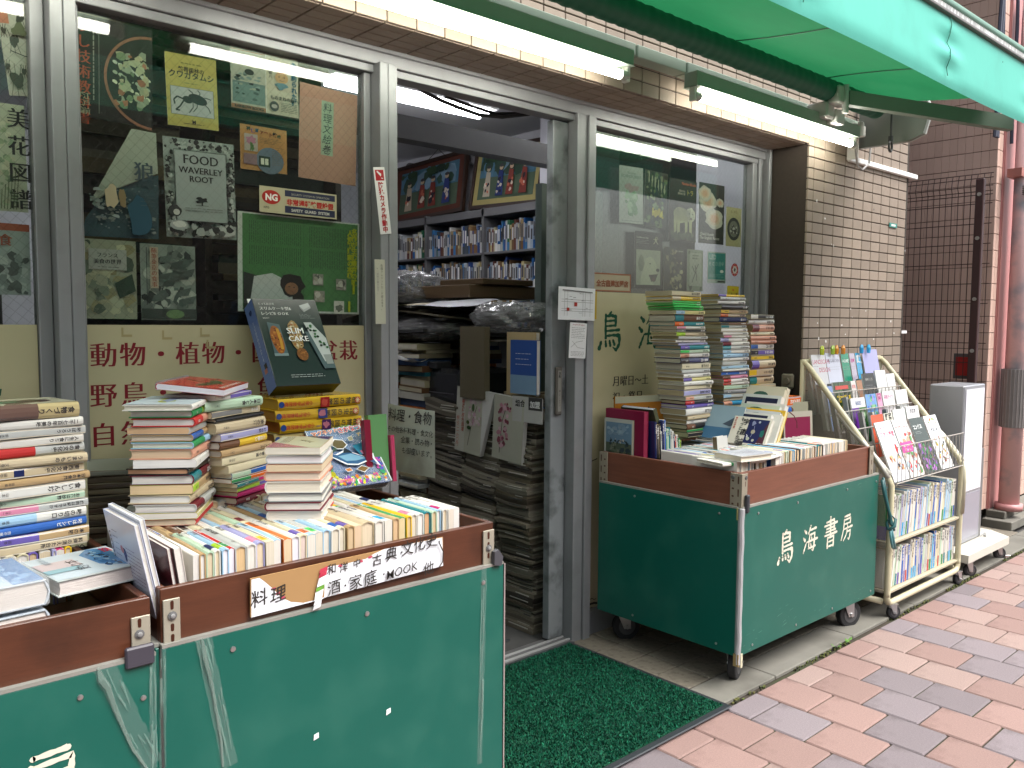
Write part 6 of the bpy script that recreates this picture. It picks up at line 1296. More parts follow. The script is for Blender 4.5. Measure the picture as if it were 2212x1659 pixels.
book('cream hardback lying flat over the near corner of the far cart', .16, .118, .020, 'white', (2.52, 1.600, .786), RZ(rad(-8+180)), hard=True, pg='d8d0bc', seed=311, cover_art=lambda s: (s.rect(0, 0, 1, 1, hx('b8bcc4', .9)), s.tiny(.2, .3, .8, .7, 5, bk, .001)))
book('thin green-spined book lying under the cream hardback at the cart corner', .20, .13, .012, 'white', (2.50, 1.64, .770), RZ(rad(-12)), pg='cfc8b8', seed=312, band=[(.2, .6, 'green')])
book('loose white booklet lying on the front rim of the far cart', .15, .10, .007, 'white', (2.62, 1.60, .780), RZ(rad(5)), hard=False, pg='d8d8d0', seed=313)
# upright big books at the near side of the far cart
def M_up(yaw, lean=0, roll=0): return Matrix.Rotation(yaw, 3, 'Z') @ Matrix.Rotation(lean, 3, 'X') @ Matrix.Rotation(roll, 3, 'Y')
def art_land(s):
    rr = random.Random(81); s.rect(0, 0, 1, 1, hx('b0b4ae', .88)); s.rect(.06, .04, .97, .93, hx('6f8fa8', .75)); s.rect(.06, .04, .97, .52, hx('5a6a58', .6)); s.mottle(.06, .04, .97, .55, [hx('4a5a48', .5), hx('6a7660', .6), hx('3f5058', .5), hx('7a8270', .65)], 60, .07, rr); s.mottle(.06, .66, .97, .93, [hx('8fa8b8', .8), hx('7f9ab0', .78)], 26, .08, rr, .6); s.mottle(.2, .5, .9, .62, [hx('b0b0a8', .85), hx('3a4a44', .5), hx('4a5a6a', .6)], 22, .03, rr)
UPL = -90
slab('picture_book', 'picture book with a landscape photo cover standing at the near end of the far cart', 'book', .140, .192, .010, (2.442, 2.172, .690), M_up(rad(-90)), 'b0b4ae', art=art_land, pg='c8bf9c')
slab('book', 'large magenta hardback standing behind the landscape picture book', 'book', .19, .232, .026, (2.455, 2.178, .686), M_up(rad(-90)), '7c1a3c', pg='8a2a44', side=hx('6a1834', .8))
def art_gold(s): rr = random.Random(83); s.rect(0, 0, 1, 1, hx('a86c24', .75)); s.rect(0, .9, 1, 1, hx('a8a890', .8)); s.blob(.3, .55, .16, .3, hx('4a2c14', .5), rough=.3, rr=rr); s.blob(.65, .6, .12, .25, hx('2a2018', .5), rough=.3, rr=rr); s.mottle(.75, 0, 1, .9, [hx('2a2a24', .5), hx('8a8a30', .6), hx('b0a890', .8)], 30, .05, rr)
slab('picture_book', 'golden art book leaning against the stacks on the far cart', 'book', .25, .27, .010, (2.50, 2.17, .690), M_up(rad(-12), rad(0)), 'a86c24', art=art_gold, pg='b0b0a0')
slab('picture_book', 'dark flower-covered art book leaning in front of the tallest stack', 'book', .02, .22, .16, (2.60, 1.99, .720), M_up(rad(0), 0, rad(-24)), '4a4c34', pg='9ca0a8', side=hx('3a3c2c', .6))
cols = [('navy', .012), ('black', .016), ('black', .011), ('pale grey', .010), ('navy', .014), ('blue', .012), ('green', .010), ('pale green', .012), ('teal', .010), ('pale grey', .013), ('white', .012), ('navy', .011), ('red', .009), ('white', .012), ('green', .014), ('lime', .011)]
x = 2.495; rr = random.Random(91)
for i, (c, t) in enumerate(cols):
    hh = (.19, .178, .182, .15, .188, .192, .15, .155, .16, .15, .142, .13, .12, .125, .11, .10)[i]
    book(f'{c} book standing {ordw(i+1)} after the magenta hardback', hh, .13, t, c, (x+t, 1.965+.065+.002*i, .690+hh/2), Matrix.Rotation(rad(-3), 3, 'Y') @ R_STAND, hard=i % 2 == 0, title=rr.choice(TITLES), seed=nxt(), group='books standing beside the magenta hardback')
    x += t+.001
slab('book', 'small white book standing upright in the middle of the far cart', 'book', .075, .085, .02, (2.665, 1.80, .74), M_up(rad(4), rad(-6)), 'd0d0ca', side=hx('7a6a50', .7), art=lambda s: s.text('ドラン・夢ラン', .5, .42, .0085, bk, 'mincho', align='c'))
# face-up row of leaning books
def art_space(s):
    rr = random.Random(85); s.rect(0, 0, 1, 1, hx('d8d4c4', .9)); s.rect(.42, .06, .94, .94, hx('16235a', .7)); s.uv([(.75, .06), (.94, .06), (.94, .9), (.88, .7)], hx('5a2a3a', .6)); s.blob(.60, .48, .055, None, hx('b0a888', .85), n=16); s.blob(.52, .22, .045, None, hx('b8bca8', .85), n=14); s.blob(.66, .18, .035, None, hx('b8bca8', .85), n=12); s.blob(.56, .78, .05, .08, hx('8a92b0', .8), rough=.3); s.blob(.70, .84, .03, None, hx('a8b0b8', .85)); s.blob(.84, .45, .05, .14, hx('1f7a70', .6), rough=.2)
    s.line([(.46, .36), (.50, .30), (.47, .26)], .003, (.8, .8, .85)); s.line([(.60, .7), (.62, .5), (.58, .28)], .0015, hx('a8b0c8', .8)); s.text('もっとわかる', .25, .97, .0195, bk, 'bold', vert=True, sp=1.0); s.text('宇宙論', .36, .92, .029, bk, 'bold', vert=True, sp=1.45); s.text('最新の宇宙', .07, .95, .010, hx('b8402c', .85), 'bold', vert=True)
def lean_book(i, x, y, z, w, h, t, front, label, art=None, yaw=0, ang=-24, side=None, pg='d5d0c0'):
    return slab('book', label, 'book', w, h, t, (x, y, z), Matrix.Rotation(rad(-9), 3, 'Z') @ Matrix.Rotation(rad(22), 3, 'Y') @ Matrix.Rotation(rad(-26), 3, 'X'), front, art=art, group=None, pg=pg, side=side, m='print')
def art_bird(s): s.rect(0, 0, 1, 1, hx('8fa8b4', .8)); s.rect(0, 0, 1, .35, hx('4a7aa0', .7)); s.uv([(.55, .45), (.9, .75), (.95, .5), (.75, .4)], (.05, .07, .1))
LM = lambda a: Matrix.Rotation(rad(-90), 3, 'Z') @ Matrix.Rotation(rad(-a), 3, 'X')
slab('book', 'pale blue book with a dark bird silhouette leaning on the far cart', 'book', .175, .150, .012, (2.835, 2.02, .79), LM(31), '8fa8b4', art=art_bird, m='print', pg='d0ccc0')
slab('book', 'cream astronomy book with a dark blue planet picture leaning on the far cart', 'book', .166, .118, .016, (2.815, 1.868, .785), LM(31), 'd8d4c4', art=art_space, m='print', pg='d8d4c8')
LB = [('white book with a navy picture leaning first behind the planet book', 'd0d0c8', .024, .135, 1.90, 'd8d4cc'), ('thin white paperback leaning second behind the planet book', 'd6d4cc', .014, .13, 1.87, 'd5cfc0'), ('pale grey paperback leaning third behind the planet book', 'c2c4c8', .018, .138, 1.89, 'd8d4cc'),
      ('yellow covered book leaning in the tilted run on the far cart', 'd8b030', .020, .142, 1.88, 'dccf9c'), ('pale green book with a green oval leaning after the yellow one', 'c0ccbc', .020, .155, 1.92, 'd0d4c8'), ('white book with a maroon ribbon leaning in the tilted run', 'd4d0cc', .026, .16, 1.91, 'dcdad4'),
      ('white book with a strip of photos leaning near the end of the tilted run', 'cdd0cc', .030, .19, 1.95, 'd8d0c4'), ('first tall cream slipcased book at the end of the tilted run', 'd0cab4', .024, .215, 1.96, 'cfc6ae'), ('last tall cream book of the tilted run, next to the magenta card', 'd0cab4', .026, .22, 1.965, 'cfc6ae')]
x = 2.838
for i, (lab, f, t, hh, yb, pg) in enumerate(LB):
    ang = 30-1.2*i
    def ar(s, i=i, f=f): s.rect(0, 0, 1, 1, hx(f, .88)); s.rect(.08, .70, .92, .93, (hx('1a2448', .6), hx('b8bcb8', .8), hx('3a3a4a', .6))[i % 3]) if i in (0, 6, 3) else s.blob(.4, .85, .2, .08, hx('3a6a5a', .6))
    slab('book', lab, 'book', .175, hh, t, (x, yb, .785), LM(ang), f, art=ar, m='print', pg=pg)
    x += t/math.cos(rad(ang))*1.0+.002
b = MB(); b.tube([(3.05, 1.735, .90), (3.06, 1.72, .885), (3.075, 1.715, .86), (3.073, 1.712, .835)], .0022, 5, hx('6a2030', .7)); tag(b.build('ribbon_marker', mat('print')), 'maroon ribbon marker hanging from a white book on the far cart', 'ribbon')
slab('card', 'magenta panelled white card standing at the end of the far cart', 'card', .17, .12, .006, (3.235, 1.86, .755), M_up(rad(-14), rad(-4)), 'b5b0a0', pg='b5b0a0', art=lambda s: s.rect(.04, .08, .92, .80, hx('8c1a48', .75)), m='print')
slab('card', 'large beige board standing behind the magenta card', 'card', .20, .155, .008, (3.235, 1.90, .755), M_up(rad(-14), rad(-5)), '9c9a84', pg='9c9a84', m='print')
# ================================================================== MAGAZINE RACK
rk = thing('magazine_rack', 'cream tubular magazine rack on wheels with tiers of magazines and two bookshelves', 'rack', (3.88, 1.7, 0))
cr = hx('c8c0a0', .88); RX0, RX1, RYF, RYB = 3.50, 4.262, 1.515, 1.93
def rtube(name, pts, r=.013): b = MB(); b.tube(pts, r, 12, cr); return b.build(name, mat('paint'), rk, smooth=True)
for x in (RX0, RX1): rtube('side_tube', [(x, RYF, .105), (x, RYF, .12), (x, RYF, .58), (x, RYF+.02, .62), (x, RYB-.03, 1.055), (x, RYB, 1.08)])
sg_ = .03
rtube('base_tube', [(RX0, RYF, .13), (RX0, RYF, .095), (RX0+.012, RYF, .078), (RX0+.04, RYF, .072), (RX1-.04, RYF, .072), (RX1-.012, RYF, .078), (RX1, RYF, .095), (RX1, RYF, .13)])
for x in (RX0, RX1): rtube('base_tube', [(x, RYF+.02, .08), (x, RYB, .08)]); rtube('back_tube', [(x, RYB, .07), (x, RYB, 1.09)])
rtube('cross_tube', [(RX0, RYB, 1.08), (RX1, RYB, 1.08)])
for z in (.125, .335):
    b = MB(); b.bbox(RX0+.012, RX1-.012, RYF-.003, RYB, z-.012, z, .002, hx('bcb49a', .85)); b.build('shelf', mat('paint'), rk)
b = MB(); b.box(RX0+.01, RX1-.01, RYB-.005, RYB, .13, .9, (.30, .29, .27)); b.build('back_sheet', mat('paint'), rk)
for x, yw in ((RX0+.02, rad(150)), (RX1-.03, rad(170))): caster(rk, x+.025, RYF+.0, .07, .030, .02, yw); caster(rk, x+.025, RYB-.02, .07, .030, .02, yw)
# wire tiers
wr = hx('b5b0a8', .8)
TI = [(1.853, .845), (1.795, .775), (1.732, .715), (1.668, .655), (1.525, .585)]     # y and bottom of each tier, rear to front
for k, (ty, tz) in enumerate(TI):
    b = MB(); hh = (.10, .09, .08, .08, .155)[k]; yo = ty-.055 if k == 4 else ty-.045
    if k == 4: yo = RYF-.012
    b.tube([(RX0+.02, yo, tz), (RX1-.02, yo, tz)], .0028, 6, wr); b.tube([(RX0+.02, yo+.004, tz+hh), (RX1-.02, yo+.004, tz+hh)], .0028, 6, wr)
    n_ = 19
    for i in range(n_): x = RX0+.03+(RX1-RX0-.06)*i/(n_-1); b.tube([(x, ty+.02, tz), (x, yo, tz), (x, yo+.004, tz+hh)], .0016, 5, wr)
    b.build('wire_basket', mat('dark_metal'), rk)
b = MB()
for x in (RX0, ):
    pr = [(1.90, .30), (1.89, .88), (1.84, 1.0), (1.90, 1.06)]
N = 14; v = []; f = []
for i in range(N+1):
    for j in range(N+1):
        a = i/N; c = j/N; y = RYF+.01+(RYB-RYF-.02)*a; zt_ = .60+(1.07-.60)*a; z = .12+(zt_-.12)*c
        v.append((RX0-.016-.010*math.sin(a*9+c*4)*math.sin(c*7+a*3), y+.004*math.sin(c*12), z))
for i in range(N):
    for j in range(N): q = i*(N+1)+j; f.append((q, q+1, q+N+2, q+N+1))
b.add(v, f, hx('a8a496', .85)); b.build('vinyl_cover', mat('vinyl', attr=True, rough=.25, spec=.6, alpha=.5, bump=.8, bscale=14), rk, smooth=True)
b = MB(); 
for k in range(3): b.tube([(RX0-.005+.008*k, RYF+.01+(RYB-RYF)*t, .61+.47*t+.012*math.sin(t*9+k)) for t in [q/16 for q in range(10)]], .010, 7, hx('c2c0b4', .85))
b.build('rolled_vinyl', mat('vinyl2', attr=True, rough=.3, spec=.6, bump=.6, bscale=20), rk, smooth=True); b = MB(); b.tube([(RX1+.006, RYF+.0+(RYB-RYF)*t, .60+.47*t+.01*math.sin(t*9)) for t in [q/16 for q in range(8)]], .012, 7, hx('bdb8a4', .85)); b.tube([(RX1, RYF-.005, .60), (RX1+.004, RYF-.01, .5), (RX1, RYF-.008, .35)], .012, 7, hx('bdb8a0', .85))
b.build('rolled_vinyl', mat('vinyl2', attr=True, rough=.3, spec=.6, bump=.6, bscale=20), rk, smooth=True)
# rope tied between cart and rack
b = MB(); rc = hx('2f6a6c', .65)
b.tube([(3.425, 1.522, .612), (3.432, 1.515, .56), (3.445, 1.50, .49), (3.455, 1.49, .44), (3.47, 1.485, .40)], .0065, 8, rc); b.tube([(3.43, 1.52, .62), (3.442, 1.512, .55), (3.452, 1.50, .48), (3.45, 1.49, .43), (3.46, 1.485, .42)], .006, 8, rc)
b.tube([(3.44, 1.495, .405), (3.46, 1.478, .42), (3.482, 1.485, .445), (3.475, 1.50, .46), (3.45, 1.505, .43), (3.44, 1.495, .405)], .0065, 8, rc)
b.tube([(3.452, 1.488, .41), (3.47, 1.485, .36), (3.50, 1.49, .318)], .006, 8, hx('5f9aa0', .75)); b.tube([(3.447, 1.49, .40), (3.46, 1.488, .35), (3.478, 1.49, .325), (3.487, 1.495, .33)], .0055, 8, hx('5f9aa0', .75)); tag(b.build('teal_rope', mat('paint'), smooth=True), 'teal rope knotted between the far cart and the magazine rack', 'rope')
# magazines
def mag(x, k, w, h, lab, art, dy=0, t=.006, front='d8d8d4', tilt=None, lean=0):
    ty, tz = TI[k]; tilt = tilt if tilt is not None else (22 if k == 4 else 12)
    if k == 4: ty = RYF+.002
    return slab('magazine', lab, 'magazine', w, h, t, (x, ty+dy, tz+.002), Matrix.Rotation(rad(-tilt), 3, 'X') @ Matrix.Rotation(rad(lean), 3, 'Y'), front, art=art, pg='dad8d4', m='print_gloss')
def simple(bgc, title, tc, pal=None, n=26, y0=0, y1=.7, tv=.84, fit=.8, st='bold', tiny=True, seed=1):
    def a(s):
        rr = random.Random(seed); s.rect(0, 0, 1, 1, hx(bgc, .88))
        if pal: s.mottle(.04, y0, .96, y1, [hx(q, .8) for q in pal], n, .09, rr)
        if title:
            if title.isascii(): s.text(title, .5, tv, .02, hx(tc, .85), st, align='c', fit=fit)
            else: s.text(title, .5, tv, .02, hx(tc, .85), st, align='c', fit=fit)
        if tiny: s.tiny(.1, .70, .9, .78, 2, (.3, .3, .32), .0011, rr=rr)
    return a
def art_land2(s): s.rect(0, 0, 1, 1, hx('c8c8cc', .9)); s.text('LANDSCAPE', .04, .84, .03, hx('b8204a', .85), 'sans', fit=1.25); s.text('DESIGN', .42, .70, .03, hx('b8204a', .85), 'sans', fit=.8); s.tiny(.05, .78, .4, .82, 1, bk, .001)
GR = ['3f7a3a', '6fa04a', '2a5a2a', 'c8c8b0']; FL = ['b84a8a', 'd8a040', '5a8a3a', 'e0d8d0', '7a5ab0']; RM = ['d8a080', '6a5a4a', 'b0c8d8', 'e0d8cc', 'a03a3a']
ms = [
 (3.525, 0, .125, .27, 'white magazine with large magenta lettering at the start of the top tier', art_land2, 0), (3.655, 0, .13, .275, 'pale lavender garden magazine with thin grey letters in the top tier', simple('c8ccdc', 'MyGARDEN', '7a7a8a', GR, 20, 0, .28, fit=.86, st='thin', seed=2), 0),
 (3.80, 0, .075, .27, 'green and white home magazine in the top tier', simple('1f8a6a', 'HOME', 'd8e8e0', RM, 16, 0, .5, fit=.8, seed=3), 0), (3.885, 0, .05, .27, 'grey magazine with pink letters in the top tier', simple('b8b0c0', '花時', 'c03a8a', FL, 12, 0, .5, seed=4), 0), (3.945, 0, .05, .27, 'sky blue magazine curling in the top tier', simple('3a9ac8', '庭', 'e8e8e0', GR, 14, 0, .5, seed=5), .0), (4.02, 0, .16, .285, 'tall lavender sky magazine at the end of the top tier', simple('a8a8d8', None, 'ffffff', None, tiny=False, seed=6), 0),
 (3.53, 1, .06, .20, 'narrow blue bordered magazine at the start of the second tier', simple('7a92c0', None, 'ffffff', ['c8ccd8'], 6, .1, .8, seed=7), 0), (3.60, 1, .16, .215, 'dark foliage magazine with a red title strip and yellow lettering', lambda s: (s.rect(0, 0, 1, 1, hx('3a5230', .6)), s.mottle(0, 0, 1, 1, [hx('4a6a38', .6), hx('24381e', .5)], 40, .08, random.Random(8)), s.rect(.08, .84, .85, .92, hx('c83a2c', .85)), s.text('花で彩る', .10, .58, .034, hx('d8b820', .9), 'heavy'), s.text('庭づくり', .30, .36, .034, hx('d8b820', .9), 'heavy')), 0),
 (3.77, 1, .045, .215, 'white magazine with red vertical lettering in the second tier', simple('d4d0cc', '園芸', 'c03a3a', None, seed=9), 0), (3.825, 1, .055, .215, 'brown craft magazine in the second tier', simple('a87858', None, 'ffffff', ['2a201c', 'd84a30'], 8, 0, .6, seed=10), 0), (3.895, 1, .12, .245, 'black magazine with small white characters in the second tier', simple('1c1e20', '和のこころ', 'c8c8c0', ['4a4c4c'], 10, .1, .5, fit=.6, tv=.86, st='mincho', seed=11), 0), (4.03, 1, .11, .255, 'white magazine with a small green leaf in the second tier', simple('e4e4e2', None, 'ffffff', ['3aa060'], 3, .3, .4, tiny=False, seed=12), 0), (4.145, 1, .09, .235, 'plain white magazine at the end of the second tier', simple('e6e6e4', None, 'ffffff', None, tiny=False, seed=13), 0),
 (3.64, 2, .135, .205, 'purple and green gardening magazine in the third tier', lambda s: (s.rect(0, 0, 1, 1, hx('d8d8d8', .9)), s.rect(0, .3, .5, .78, hx('6a2a9a', .7)), s.rect(.5, .3, 1, .78, hx('3a7a30', .6)), s.blob(.72, .6, .16, .10, hx('a8c8a0', .8)), s.rect(0, 0, 1, .3, hx('3a9a4a', .75)), s.text('BISES', .5, .84, .012, hx('7a8ab0', .8), 'bold', align='c', fit=.4), s.text('緑の庭', .5, .08, .018, hx('e0e8e0'), 'heavy', align='c')), 0),
 (3.785, 2, .105, .215, 'blue and green garden photo magazine in the third tier', simple('6a9ad0', None, 'ffffff', ['3f9a5a', '3a6ad0', '8ac890', 'a090d8'], 40, 0, 1, seed=15), 0), (3.90, 2, .05, .215, 'magenta lettered magazine in the third tier', simple('d8a0c0', '園', 'a01a6a', ['d8a830'], 4, 0, .3, seed=16), 0), (3.96, 2, .12, .22, 'white magazine with pink lettering in the third tier', simple('e2dede', '園芸ライフ', 'b83a8a', ['e09a5a'], 8, .1, .35, fit=.8, seed=17), 0), (4.10, 2, .13, .22, 'white magazine with turquoise flowers in the third tier', simple('e4e6e6', None, 'ffffff', ['3aa0a8', '7a6ad0', 'c05a90'], 9, .3, .6, tiny=False, seed=18), 0),
 (3.70, 3, .12, .19, 'orange red magazine in the fourth tier', lambda s: (s.rect(0, 0, 1, 1, hx('d85a38', .85)), s.text('山三種', .5, .70, .020, hx('8a2a1c', .7), 'mincho', align='c'), s.tiny(.15, .2, .85, .6, 4, hx('7a2a1c', .6), .002)), 0), (3.83, 3, .085, .19, 'cream magazine with small photos in the fourth tier', simple('dad8c8', '野菜', '3a3a38', RM, 10, .2, .6, seed=20), 0), (3.925, 3, .13, .20, 'white catalogue with a green header in the fourth tier', simple('e4e6e4', None, 'ffffff', ['6aa05a', 'e08a40', '8a6ab0'], 8, .55, .8, tiny=False, seed=21), 0), (4.07, 3, .14, .205, 'white magazine with dark brushed characters at the end of the fourth tier', simple('e6e6e6', '野菜果', '2a3048', ['3a5aa0', 'c06a3a'], 5, .2, .5, fit=.5, st='hand', seed=22), 0),
 (3.535, 4, .155, .262, 'white magazine with red lettering and rows of seeds on its cover', lambda s: (s.rect(0, 0, 1, 1, hx('dcdee6', .9)), s.text('東カンポン', .22, .88, .010, hx('c8385a', .85), 'bold'), s.text('漢方・薬膳', .12, .74, .026, hx('cc3a5a', .85), 'bold'), s.blob(.78, .52, .07, .09, hx('cc2a20', .85)), s.mottle(.1, .08, .9, .45, [hx('c89a60', .8), hx('3a2a30', .5), hx('b0502a', .7), hx('d8c890', .85)], 16, .05, random.Random(23), 1.2)), 0),
 (3.70, 4, .145, .262, 'magazine with a pink banner across its room photos in the front tier', lambda s: (s.rect(0, 0, 1, 1, hx('dcd8d4', .9)), s.text('アイデアリフォーム', .5, .84, .014, hx('cc2a3a', .85), 'heavy', align='c', fit=.9), s.mottle(.02, .02, .98, .78, [hx(q, .8) for q in RM+['5a9a4a', 'c83a3a']], 60, .09, random.Random(24)), s.rect(.02, .42, .78, .60, hx('d03a90', .85)), s.text('はじめての', .4, .52, .012, hx('f0d8e4'), 'bold', align='c'), s.text('リフォーム', .4, .45, .012, hx('f0d8e4'), 'bold', align='c')), 0),
 (3.87, 4, .145, .255, 'dark grey magazine with purple flowers in the front tier', lambda s: (s.rect(0, 0, 1, 1, hx('3a4a44', .6)), s.mottle(0, 0, 1, .55, [hx('8a5ab0', .7), hx('3a8a4a', .6), hx('6a5a4a', .6), hx('b06ac0', .8), hx('2a4a34', .5)], 50, .09, random.Random(25)), s.text('エンリス', .42, .80, .023, hx('e0e4e2'), 'heavy', align='c'), s.tiny(.15, .70, .6, .76, 2, hx('b0b8b4'), .0012)), 0),
 (4.03, 4, .14, .255, 'white magazine patterned with rows of vegetables at the end of the front tier', lambda s: (s.rect(0, 0, 1, 1, hx('e0e2e4', .9)), s.text('野菜の本', .5, .70, .018, hx('2a2c44', .7), 'bold', align='c'), s.mottle(.08, .82, .92, .97, [hx(q, .8) for q in ('c8502a', 'a8b83a', '6a8a3a')], 9, .045, random.Random(26)), s.mottle(.08, .06, .92, .62, [hx(q, .8) for q in ('d8b030', '6a7a30', '8a3a3a', '3a3a4a', 'c87a3a')], 26, .055, random.Random(27))), 0)]
for x, k, w, h, lab, art, dy in ms: mag(x, k, w, h, lab, art, dy)
# magazines standing behind, page edges showing
rr = random.Random(55)
for k in range(4):
    for j, x in enumerate((3.52, 3.60+.02*k, 3.76, 3.90, 4.05)):
        mag(x-.012, k, .018, .20+.02*rr.random(), f'{ORD[j+1]} spare magazine tucked edge-on in the {ORD[k+1]} tier of the rack', None, dy=.012, t=.02, front=rr.choice(('8a8a86', '9a9c98', '7a7c7c', 'a8a8a0')))
mk = (('lime', 3.60, 'b8c82a'), ('pale lime', 3.70, '9ab83a'), ('orange', 3.735, 'd8902a'), ('amber', 3.80, 'd88a2a'), ('blue', 3.985, '2a9ad8'), ('light blue', 4.06, '3aa8e0'))
for nm_, x, c in mk:
    b = MB(); b.tube([(x, 1.895, 1.11), (x+.004, 1.897, 1.135), (x+.010, 1.900, 1.150)], [.009, .011, .006], 8, hx(c, .85)); tag(b.build('bookmark_clip', mat('print_gloss')), f'{nm_} plastic clip sticking up above the top tier of magazines', 'clip')
# two shelves of paperbacks, spines out
SH = ['white', 'white', 'pale grey', 'light blue', 'sky blue', 'white', 'blue', 'cream', 'white', 'lavender', 'light blue', 'white', 'pale green']
for sh, (zf, hh) in enumerate(((.336, .19), (.126, .17))):
    x = RX0+.02; i = 0; rr = random.Random(60+sh)
    while x < RX1-.035:
        t = rr.uniform(.014, .026); c = ('green' if (sh == 0 and i == 0) else ('blue' if (sh == 0 and i == 12) else rr.choice(SH))); h2 = hh+rr.uniform(-.014, .008); bd = [(0, .3, rr.choice(('blue', 'sky blue', 'teal', 'violet', 'green', 'red')))] if rr.random() < .4 else None
        la = rad(rr.uniform(4, 9)) if sh == 0 else rad(rr.uniform(5, 12) if i < 7 else rr.uniform(1, 4)); i += 1
        book(f'{ordw(i)} paperback on the {("upper", "lower")[sh]} shelf of the magazine rack, {c} spine', h2, .135, t, c, (x+t+h2*.5*math.sin(la)*.9, 1.53+.068, zf+h2/2), Matrix.Rotation(la, 3, 'Y') @ R_STAND, hard=False, band=bd, title=rr.choice(TITLES), seed=nxt(), pg='d8d0c0', group=f'paperbacks on the {("upper", "lower")[sh]} shelf of the rack', into=SB if sh else None)
        x += t+.001
# ================================================================== LIGHT BOX SIGN ON WHEELS
ls = thing('light_box_sign', 'white light box sign standing on a wheeled board behind the magazine rack', 'sign', (4.65, 1.65, 0))
b = MB(); b.bbox(4.497, 4.78, 1.602, 1.772, .128, .945, .006, hx('a8aab0', .85)); b.build('cabinet', mat('sign_metal', attr=True, rough=.35, metal=.3), ls)
b = MB(); b.box(4.515, 4.762, 1.5985, 1.601, .40, .925, hx('e4e6ee', .95)); b.build('face_panel', mat('print_gloss'), ls)
b = MB(); b.box(4.515, 4.762, 1.599, 1.6015, .150, .385, hx('a0a0ac', .8)); b.build('lower_panel', mat('print_gloss'), ls)
b = MB(); b.box(4.783, 4.815, 1.605, 1.76, .13, .60, hx('8f9090', .7)); b.build('back_plate', mat('dark_metal'), ls)
b = MB(); b.prism([(4.36, 1.50, .085), (4.93, 1.50, .085), (5.02, 1.62, .085), (5.02, 1.86, .085), (4.36, 1.86, .085)], (0, 0, .04), hx('cfccc0', .9)); b.build('base_board', mat('paint'), ls)
for x, y in ((4.44, 1.53), (4.90, 1.545), (4.44, 1.82), (4.94, 1.82)): caster(ls, x, y, .086, .032, .02, rad(140), brake=x > 4.8)
b = MB(); b.tube([(4.80, 1.60, .13), (4.81, 1.58, .15), (4.83, 1.58, .13), (4.85, 1.60, .128)], .004, 6, (.6, .6, .6)); b.build('power_cord', mat('paint'), ls)
# ================================================================== INSIDE THE SHOP
def mlamp(x0, x1, y, z, lab, tw=1):
    t = thing('ceiling_lamp', lab, 'lamp', ((x0+x1)/2, y, z), group='tube lamps on the shop ceiling')
    b = MB(); b.box(x0, x1, y-.10, y+.10, z+.02, z+.06, (.75, .75, .75)); b.build('housing', mat('paint'), t)
    for dy in ((-.06, .06) if tw == 2 else (0,)):
        b = MB(); b.tube([(x0+.03, y+dy, z), (x1-.03, y+dy, z)], .016, 10); b.build('tube', mat('tube_in'), t, smooth=True)
mlamp(.35, 1.45, 3.2, 2.56, 'twin tube ceiling lamp behind the middle window', 2)
mlamp(-1.6, -.1, 3.2, 2.56, 'ceiling lamp behind the window by the pillar', 1)
mlamp(2.45, 3.65, 4.3, 2.60, 'twin tube ceiling lamp seen above the shade in the doorway', 2); mlamp(3.1, 4.1, 3.1, 2.60, 'ceiling lamp behind the window with the tiger poster')
mlamp(1.9, 3.1, 6.0, 2.60, 'ceiling lamp far back in the shop', 1)
b = MB(); pts = [P(a, c, Y=2.36) for a, c in ((893, 182), (920, 200), (955, 218), (990, 232), (1035, 248), (1085, 253), (1140, 247), (1185, 238))]; b.tube(pts, .007, 7, (.03, .03, .03)); pts = [P(a, c, Y=2.37) for a, c in ((960, 208), (1010, 226), (1070, 246), (1120, 245), (1180, 235))]; b.tube(pts, .006, 7, (.03, .03, .03)); tag(b.build('black_cable', mat('paint')), 'black cable sagging across the top of the doorway', 'cable')
b = MB(); p = P(843, 208, Y=2.34); b.bbox(p.x-.014, p.x+.012, 2.33, 2.345, p.z-.045, p.z+.03, .003, (.7, .7, .72)); b.box(p.x-.010, p.x+.008, 2.3285, 2.33, p.z+.005, p.z+.018, (.03, .04, .08)); tag(b.build('door_sensor_box', mat('print')), 'small white control box high in the doorway corner', 'control box')
# bookshelf along the far wall
bs = thing('bookshelf', 'grey steel bookshelf full of books along the far wall of the shop', 'bookshelf', (4.2, 5.3, 0)); gy = hx('7a7a7c', .6)
ys = [4.36, 4.99, 5.73, 6.55]
b = MB()
for y in ys: b.box(4.18, 4.46, y-.012, y+.012, .0, 2.12, gy)
b.box(4.43, 4.465, 4.40, 6.55, 0, 2.12, (.06, .06, .06)); b.build('upright', mat('paint'), bs)
ZS = [2.07, 1.78, 1.50, 1.20]
for z in ZS: b = MB(); b.bbox(4.18, 4.43, 4.35, 6.56, z-.018, z+(.04 if z > 2 else 0), .002, gy); b.build('shelf', mat('paint'), bs)
b = MB(); rr = random.Random(70); PALI = [hx(PAL[k], .8) for k in PAL]; IL = [hx(q, .8) for q in ('c8c8c0', 'b8bcc0', 'a8b8c8', '8a9ab0', 'c8c0a0', 'a08860', '7a5a38', '2a4a8a', '1a5a9a', '3a7ab0', 'd0d0cc', '2a6a4a', '6a3a30', 'c0b080', '44505a', 'e0e0dc')]
